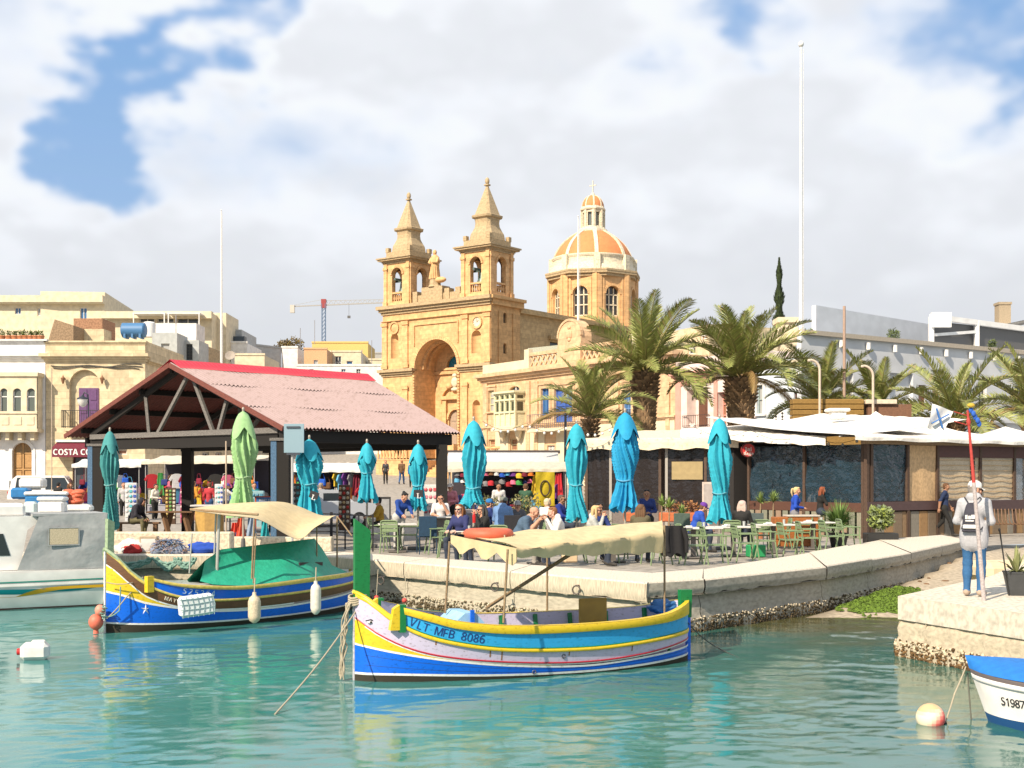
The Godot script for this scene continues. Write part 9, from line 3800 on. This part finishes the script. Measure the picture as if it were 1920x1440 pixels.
func car(label:String,at:Vector3,turn:float,col:Color,tall:bool) -> void:
	var t:=thing("parked_car",label,"car",at,turn)
	var m:=mat("car paint %s"%col.to_html(false),col,.2)
	m.clearcoat_enabled=true
	var hh:=1.85 if tall else 1.48
	var ln:=4.5 if tall else 3.9
	var g:=Geo.new()
	var out_:=PackedVector2Array([Vector2(-ln/2,.35),Vector2(ln/2,.35),Vector2(ln/2+.05,.75),Vector2(ln/2-.15,.95),Vector2(ln/2-.95,1.02),Vector2(-ln/2+.05,1.02),Vector2(-ln/2-.04,.7)])
	g.prism(out_,-.84,.84)
	part("body",g,m,t)
	g=Geo.new()
	var cab:=PackedVector2Array([Vector2(-ln/2+.06,1.0),Vector2(ln/2-.95,1.0),Vector2(ln/2-1.55,hh),Vector2(-ln/2+.45,hh),Vector2(-ln/2+.15,hh-.25)])
	g.prism(cab,-.72,.72)
	part("cabin",g,m,t)
	for s in [-1.0,1.0]:
		for q in [[.0,.46],[.54,1.0]]:
			g=Geo.new()
			var a:=-ln/2+.35
			var b:=ln/2-1.15
			var y0:=1.06
			var y1:=hh-.12
			var x0:float=lerpf(a,b,q[0])
			var x1:float=lerpf(a,b,q[1])
			g.prism(PackedVector2Array([Vector2(x0,y0),Vector2(x1,y0),Vector2(x1-(.35 if q[1]==1.0 else .0),y1),Vector2(x0+(.12 if q[0]==.0 else .0),y1)]),s*.722-.006,s*.722+.006)
			part("window",g,glass(),t)
	g=Geo.new()
	g.quad(Vector3(ln/2-.97,1.04,.66),Vector3(ln/2-.97,1.04,-.66),Vector3(ln/2-1.5,hh-.08,-.62),Vector3(ln/2-1.5,hh-.08,.62))
	part("windscreen",g,glass(),t).position.x=.02
	g=Geo.new()
	g.box2(Vector3(-ln/2+.03,1.08,-.6),Vector3(-ln/2+.05,hh-.3,.6))
	part("rear_window",g,glass(),t)
	for s in [-1.0,1.0]:
		for x in [-ln/2+.75,ln/2-.8]:
			g=Geo.new()
			g.tf=Transform3D(Basis(Vector3.RIGHT,PI/2),Vector3(x,.32,s*.76))
			g.lathe([Vector2(.27,-.1),Vector2(.32,-.06),Vector2(.32,.06),Vector2(.27,.1)],18)
			var wh:=part("wheel",g,steel(Color(.02,.02,.02)),t)
			g=Geo.new()
			g.tf=Transform3D(Basis(Vector3.RIGHT,PI/2),Vector3(x,.32,s*.76))
			g.lathe([Vector2(.19,-.108),Vector2(.19,.108)],12)
			part("rim",g,steel(Color(.45,.45,.46)),wh)
		g=Geo.new()
		g.rbox(Vector3(ln/2-.02,.78,s*.62),Vector3(.16,.14,.3),.04)
		part("headlight",g,glass(Color(.4,.4,.4)),t)
		g=Geo.new()
		g.rbox(Vector3(-ln/2+.0,.85,s*.7),Vector3(.1,.26,.18),.03)
		part("tail_light",g,mat("tail red",Color(.35,.01,.01),.3),t)
func build_small_things() -> void:
	var wp:=mat("pole white",Color(.74,.74,.74),.5,"mottle")
	for q in [[1502,86,.030,.11,"tallest white flagpole with ball finial right of the cypress"],[415,396,.045,.10,"thin white flagpole above the hillside houses at left"],[1084,408,.040,.09,"slender white flagpole in front of the church dome"]]:
		var base:=L(q[0],q[2],land(0,q[2]*F))
		var tip:=P(q[0],q[1],q[2]).y-base.y
		var t:=thing("flag_pole",q[4],"flagpole",base,0,"white flagpoles")
		var g:=Geo.new()
		g.tube([Vector3.ZERO,Vector3(0,tip*.5,0),Vector3(0,tip,0)],[q[3]*1.35,q[3],q[3]*.55],10)
		part("pole",g,wp,t)
		g=Geo.new()
		g.ball(Vector3(0,tip+.1,0),Vector3(.16,.18,.16) if q[0]>1400 else Vector3(.06,.06,.06),8,12)
		part("finial",g,wp,t)
		g=Geo.new()
		g.tube([Vector3(.14,1.2,.05),Vector3(.12,tip-.2,.05)],.012,4)
		part("halyard",g,wp,t)
	for q in [[1537,675,"curved cream lamp pole left, in front of the palms"],[1637,686,"curved cream lamp pole right, on the brown planter"]]:
		var base:=L(q[0],.0232,Q)
		var tp:=P(q[0],q[1],.0232).y-Q
		var t:=thing("lamp_post",q[2],"lamp post",base,0,"curved cream lamp posts")
		var pts:=[Vector3.ZERO,Vector3(0,tp-.8,0)]
		for i in 9:
			var a:=PI*.5*i/8.0
			pts.append(Vector3(-.42+.42*cos(a),tp-.45+.45*sin(a),0))
		var g:=Geo.new()
		g.tube(pts,.055,10)
		part("pole",g,mat("lamp cream",Color(.60,.50,.40),.5,"mottle"),t)
		g=Geo.new()
		g.rbox(Vector3(-.46,tp-.02,0),Vector3(.14,.12,.12),.03)
		part("lamp_head",g,mats["lamp cream"],t)
	var t:=thing("utility_pole","plain brown pole rising over the grey building","pole",L(1583,.0262,Q))
	var g:=Geo.new()
	g.tube([Vector3.ZERO,Vector3(0,P(0,574,.0262).y-Q,0)],[.09,.07],8)
	part("pole",g,mat("pole brown",Color(.40,.28,.22),.7,"mottle"),t)
	t=thing("lamp_post","slim black lamp post between hats stall and club house","lamp post",L(1060,.0225,Q))
	g=Geo.new()
	g.tube([Vector3.ZERO,Vector3(0,P(0,778,.0225).y-Q,0)],[.07,.05],8)
	g.ball(Vector3(0,P(0,778,.0225).y-Q,0),Vector3(.06,.09,.06),6,8)
	part("pole",g,steel(Color(.02,.022,.03)),t)
	t=thing("lamp_post","black lamp post with hanging glass bowl before purple door","lamp post",L(166,.0262,Q))
	var hh:=P(0,740,.0262).y-Q
	g=Geo.new()
	g.tube([Vector3.ZERO,Vector3(0,hh-.4,0),Vector3(-.03,hh,0),Vector3(-.2,hh+.12,0),Vector3(-.28,hh-.05,0)],.035,8)
	part("pole",g,steel(Color(.03,.035,.05)),t)
	g=Geo.new()
	g.lathe([Vector2(.02,hh-.62),Vector2(.14,hh-.55),Vector2(.24,hh-.38),Vector2(.27,hh-.22)],16,false,0,Vector3(-.28,0,0))
	part("glass_bowl",g,mat("frosted bowl",Color(.62,.62,.60),.3),t)
	g=Geo.new()
	g.lathe([Vector2(.29,hh-.23),Vector2(.27,hh-.17),Vector2(.08,hh-.08),Vector2(.04,hh)],16,false,0,Vector3(-.28,0,0))
	part("hood",g,steel(Color(.03,.035,.05)),t)
	for q in [[97,690,.0250,910,.022,"thin beige pole in front of the white house door"],[424,827,.0152,1010,.025,"thin rusty pole left of the green umbrella"],[693,1012,.0145,1045,.02,"short grey post beside the green stem post"]]:
		t=thing("thin_pole",q[5],"pole",P(q[0],q[3],q[2]),0)
		g=Geo.new()
		g.tube([Vector3(0,minf(.0,Q-t.position.y),0),Vector3(0,(q[3]-q[1])*q[2],0)],q[4],6)
		part("pole",g,mat("thin pole paint",Color(.45,.36,.27),.6,"mottle"),t)
	for q in [[563,615,.06,655,"bare aerial mast left of the crane"],[590,600,.065,645,"bare aerial mast at the crane's foot"],[697,638,.066,690,"white aerial mast near church left edge"],[679,655,.062,690,"street lamp mast on the hillside"],[330,590,.045,670,"thin mast on the grey roof room"]]:
		t=thing("aerial_mast",q[4],"aerial",P(q[0],q[3],q[2]))
		g=Geo.new()
		g.tube([Vector3.ZERO,Vector3(0,(q[3]-q[1])*q[2],0)],.04,5)
		part("mast",g,steel(Color(.3,.3,.32)),t)
	t=thing("satellite_dish","rusty satellite dish on a roof left of the red ridge","satellite dish",P(432,668,.055))
	g=Geo.new()
	g.tf=Transform3D(Basis(Vector3.RIGHT,1.1) ,Vector3.ZERO)
	g.lathe([Vector2(.02,.0),Vector2(.3,.06),Vector2(.55,.2),Vector2(.53,.21),Vector2(.28,.08),Vector2(.01,.02)],18)
	part("dish",g,mat("dish grey",Color(.35,.31,.27),.7,"stain",Vector3.ONE),t)
	g=Geo.new()
	g.tube([Vector3(0,-.6,0),Vector3(0,0,0)],.05,6)
	part("mount",g,steel(Color(.2,.2,.2)),t)
	t=thing("low_wall","low cream concrete wall on the quay behind the star boat","wall",L(186,.0130,COP))
	g=Geo.new()
	g.rbox(Vector3(1.6,.16,0),Vector3(3.3,.56,.45),.03)
	part("wall",g,mat("low wall cream",Color(.66,.58,.44),.9,"stain",Vector3(.8,.8,.8)),t)
	t=thing("low_wall","pale concrete kerb block below the railing","wall",L(300,.0142,Q))
	g=Geo.new()
	g.rbox(Vector3(2.0,.2,0),Vector3(5.2,.4,.4),.03)
	part("wall",g,mats["low wall cream"],t)
	t=thing("notice_box","tan framed box with white notice on the low wall","box",P(280,1030,.0124))
	g=Geo.new()
	g.rbox(Vector3(0,.06,0),Vector3(.42,.50,.2),.02)
	part("box",g,mat("box tan",Color(.40,.32,.22),.8,"mottle"),t)
	g=Geo.new()
	g.box(Vector3(0,.1,.102),Vector3(.33,.30,.008))
	part("notice",g,paint(Color(.62,.62,.6)),t)
	g=Geo.new()
	rng.seed=41
	g.lump(Vector3(0,.13,0),Vector3(.34,.19,.2),3,.5)
	t=thing("white_sack","white sack with red cloth spilling out on the quay edge","sack",L(245,.0124,COP))
	part("sack",g,cloth(Color(.66,.64,.62)),t)
	g=Geo.new()
	g.lump(Vector3(.1,.1,.19),Vector3(.2,.12,.08),6,.6)
	part("red_cloth",g,cloth(Color(.40,.03,.03)),t)
	g=Geo.new()
	var nc:=[Color(.10,.20,.42),Color(.32,.36,.42),Color(.42,.36,.40),Color(.28,.18,.12)]
	for i in 260:
		var a:=rng.randf()*TAU
		var rr:=rng.randf_range(.3,1.0)
		var c:=Vector3(cos(a)*.42*rr,.30*(1-rr*rr)+.03,sin(a)*.22*rr)
		var d:=Vector3(rng.randf_range(-1,1),rng.randf_range(-.3,.5),rng.randf_range(-1,1)).normalized()*.14
		g.col=nc[i%4]
		g.tube([c-d,c+Vector3(0,.05,0),c+d],.007,3,false)
	for i in 10:
		g.col=Color(.2,.25,.36)
		g.ball(Vector3(rng.randf_range(-.3,.3),.08,rng.randf_range(-.1,.1)),Vector3(.16,.12,.12),5,8)
	solo("fishing_net","heap of blue and grey fishing net on the quay","fishing net",g,mat("net twine",Color.WHITE,.9),L(316,.0123,COP))
	g=Geo.new()
	g.lump(Vector3(0,.12,0),Vector3(.34,.15,.18),11,.5)
	solo("blue_bundle","royal blue tarpaulin bundle on the quay before tan cabinet","tarpaulin",g,cloth(Color(.015,.07,.42)),L(382,.0124,COP))
	for q in [["leftmost swag of green mooring rope draped on the quay edge",195,290,5],["thick swag of green mooring rope hanging in the middle of the quay edge",290,345,7],["short swag of green mooring rope at the quay steps",330,372,4]]:
		g=Geo.new()
		for i in q[3]:
			var a:=L(q[1]+i*2,.01205,COP-.04-.03*(i%4))+Vector3(0,0,.16)
			var b:=L(q[2]-i*2,.01205,COP-.04-.04*(i%3))+Vector3(0,0,.16)
			var pts:=[]
			for j in 17:
				var f:=j/16.0
				pts.append(a.lerp(b,f)-Vector3.UP*((.12+.02*i)*sin(PI*f)+.015*sin(j*2.5+i))+Vector3(0,0,.02*sin(j*1.7+i*2)))
			g.tube(pts,.032,6)
		solo("mooring_rope",q[0],"rope",g,mats["green rope"])
	for q in [[1068,1053,.0111,.30,Color(.62,.46,.28),"tan paper parcel lying on the quay under the canopy"],[655,1022,.0128,.4,Color(.45,.26,.10),"orange crate under the railing left of green stem post"]]:
		t=thing("parcel",q[5],"parcel",P(q[0],q[1],q[2]) ,.3)
		t.position.y=Q if q[0]<700 else COP
		g=Geo.new()
		g.rbox(Vector3(0,.09,0),Vector3(q[3],.18,.22),.03)
		part("body",g,paint(q[4]),t)
	for q in [["string of festoon bulbs from umbrella row to the club house",905,790,1150,800,.0195,18],["string of festoon bulbs along the white restaurant awning",1300,800,1620,818,.0178,12]]:
		t=thing("festoon_lights",q[0],"string lights",P(q[1],q[2],q[5]))
		g=Geo.new()
		var d:Vector3=P(q[3],q[4],q[5])-P(q[1],q[2],q[5])
		var pts:=[]
		for i in 25:
			var f:=i/24.0
			pts.append(d*f-Vector3.UP*.28*absf(sin(PI*f*3.0)))
		g.tube(pts,.008,4)
		part("wire",g,steel(Color(.04,.04,.04)),t)
		for i in q[6]:
			var f:float=(i+.5)/q[6]
			g=Geo.new()
			var p:=d*f-Vector3.UP*(.28*absf(sin(PI*f*3.0))+.07)
			g.ball(p,Vector3(.05,.06,.05),5,8)
			part("bulb",g,mat("bulb white",Color(.7,.7,.66),.2),t)
	for q in [[760,1124,.0104,"small red float hung on the quay wall behind the bow"],[708,1119,.0106,"small pink float beside the green stem post"]]:
		t=thing("small_float",q[3],"float",P(q[0],q[1],q[2])+Vector3(0,0,.2))
		g=Geo.new()
		g.ball(Vector3.ZERO,Vector3(.05,.05,.05),7,10)
		part("float",g,mat("float red",Color(.55,.06,.05),.5),t)
		part("line",rope([Vector3(0,.05,0),Vector3(.02,.55,-.1)],.008),mats["old rope"],t)
	for q in [[1719,.00803,"pale rope hanging down the jetty face at the left"],[1743,.00800,"pale rope hanging down the jetty face at the right"]]:
		var k:float=q[1]
		var a:=Vector3((q[0]-960)*k,.88,-k*F+.35)
		solo("jetty_rope",q[2],"rope",rope([a,a+Vector3(.0,-.3,.08),a+Vector3(-.04,-.95,.1)],.012,.0,6),mats["old rope"])
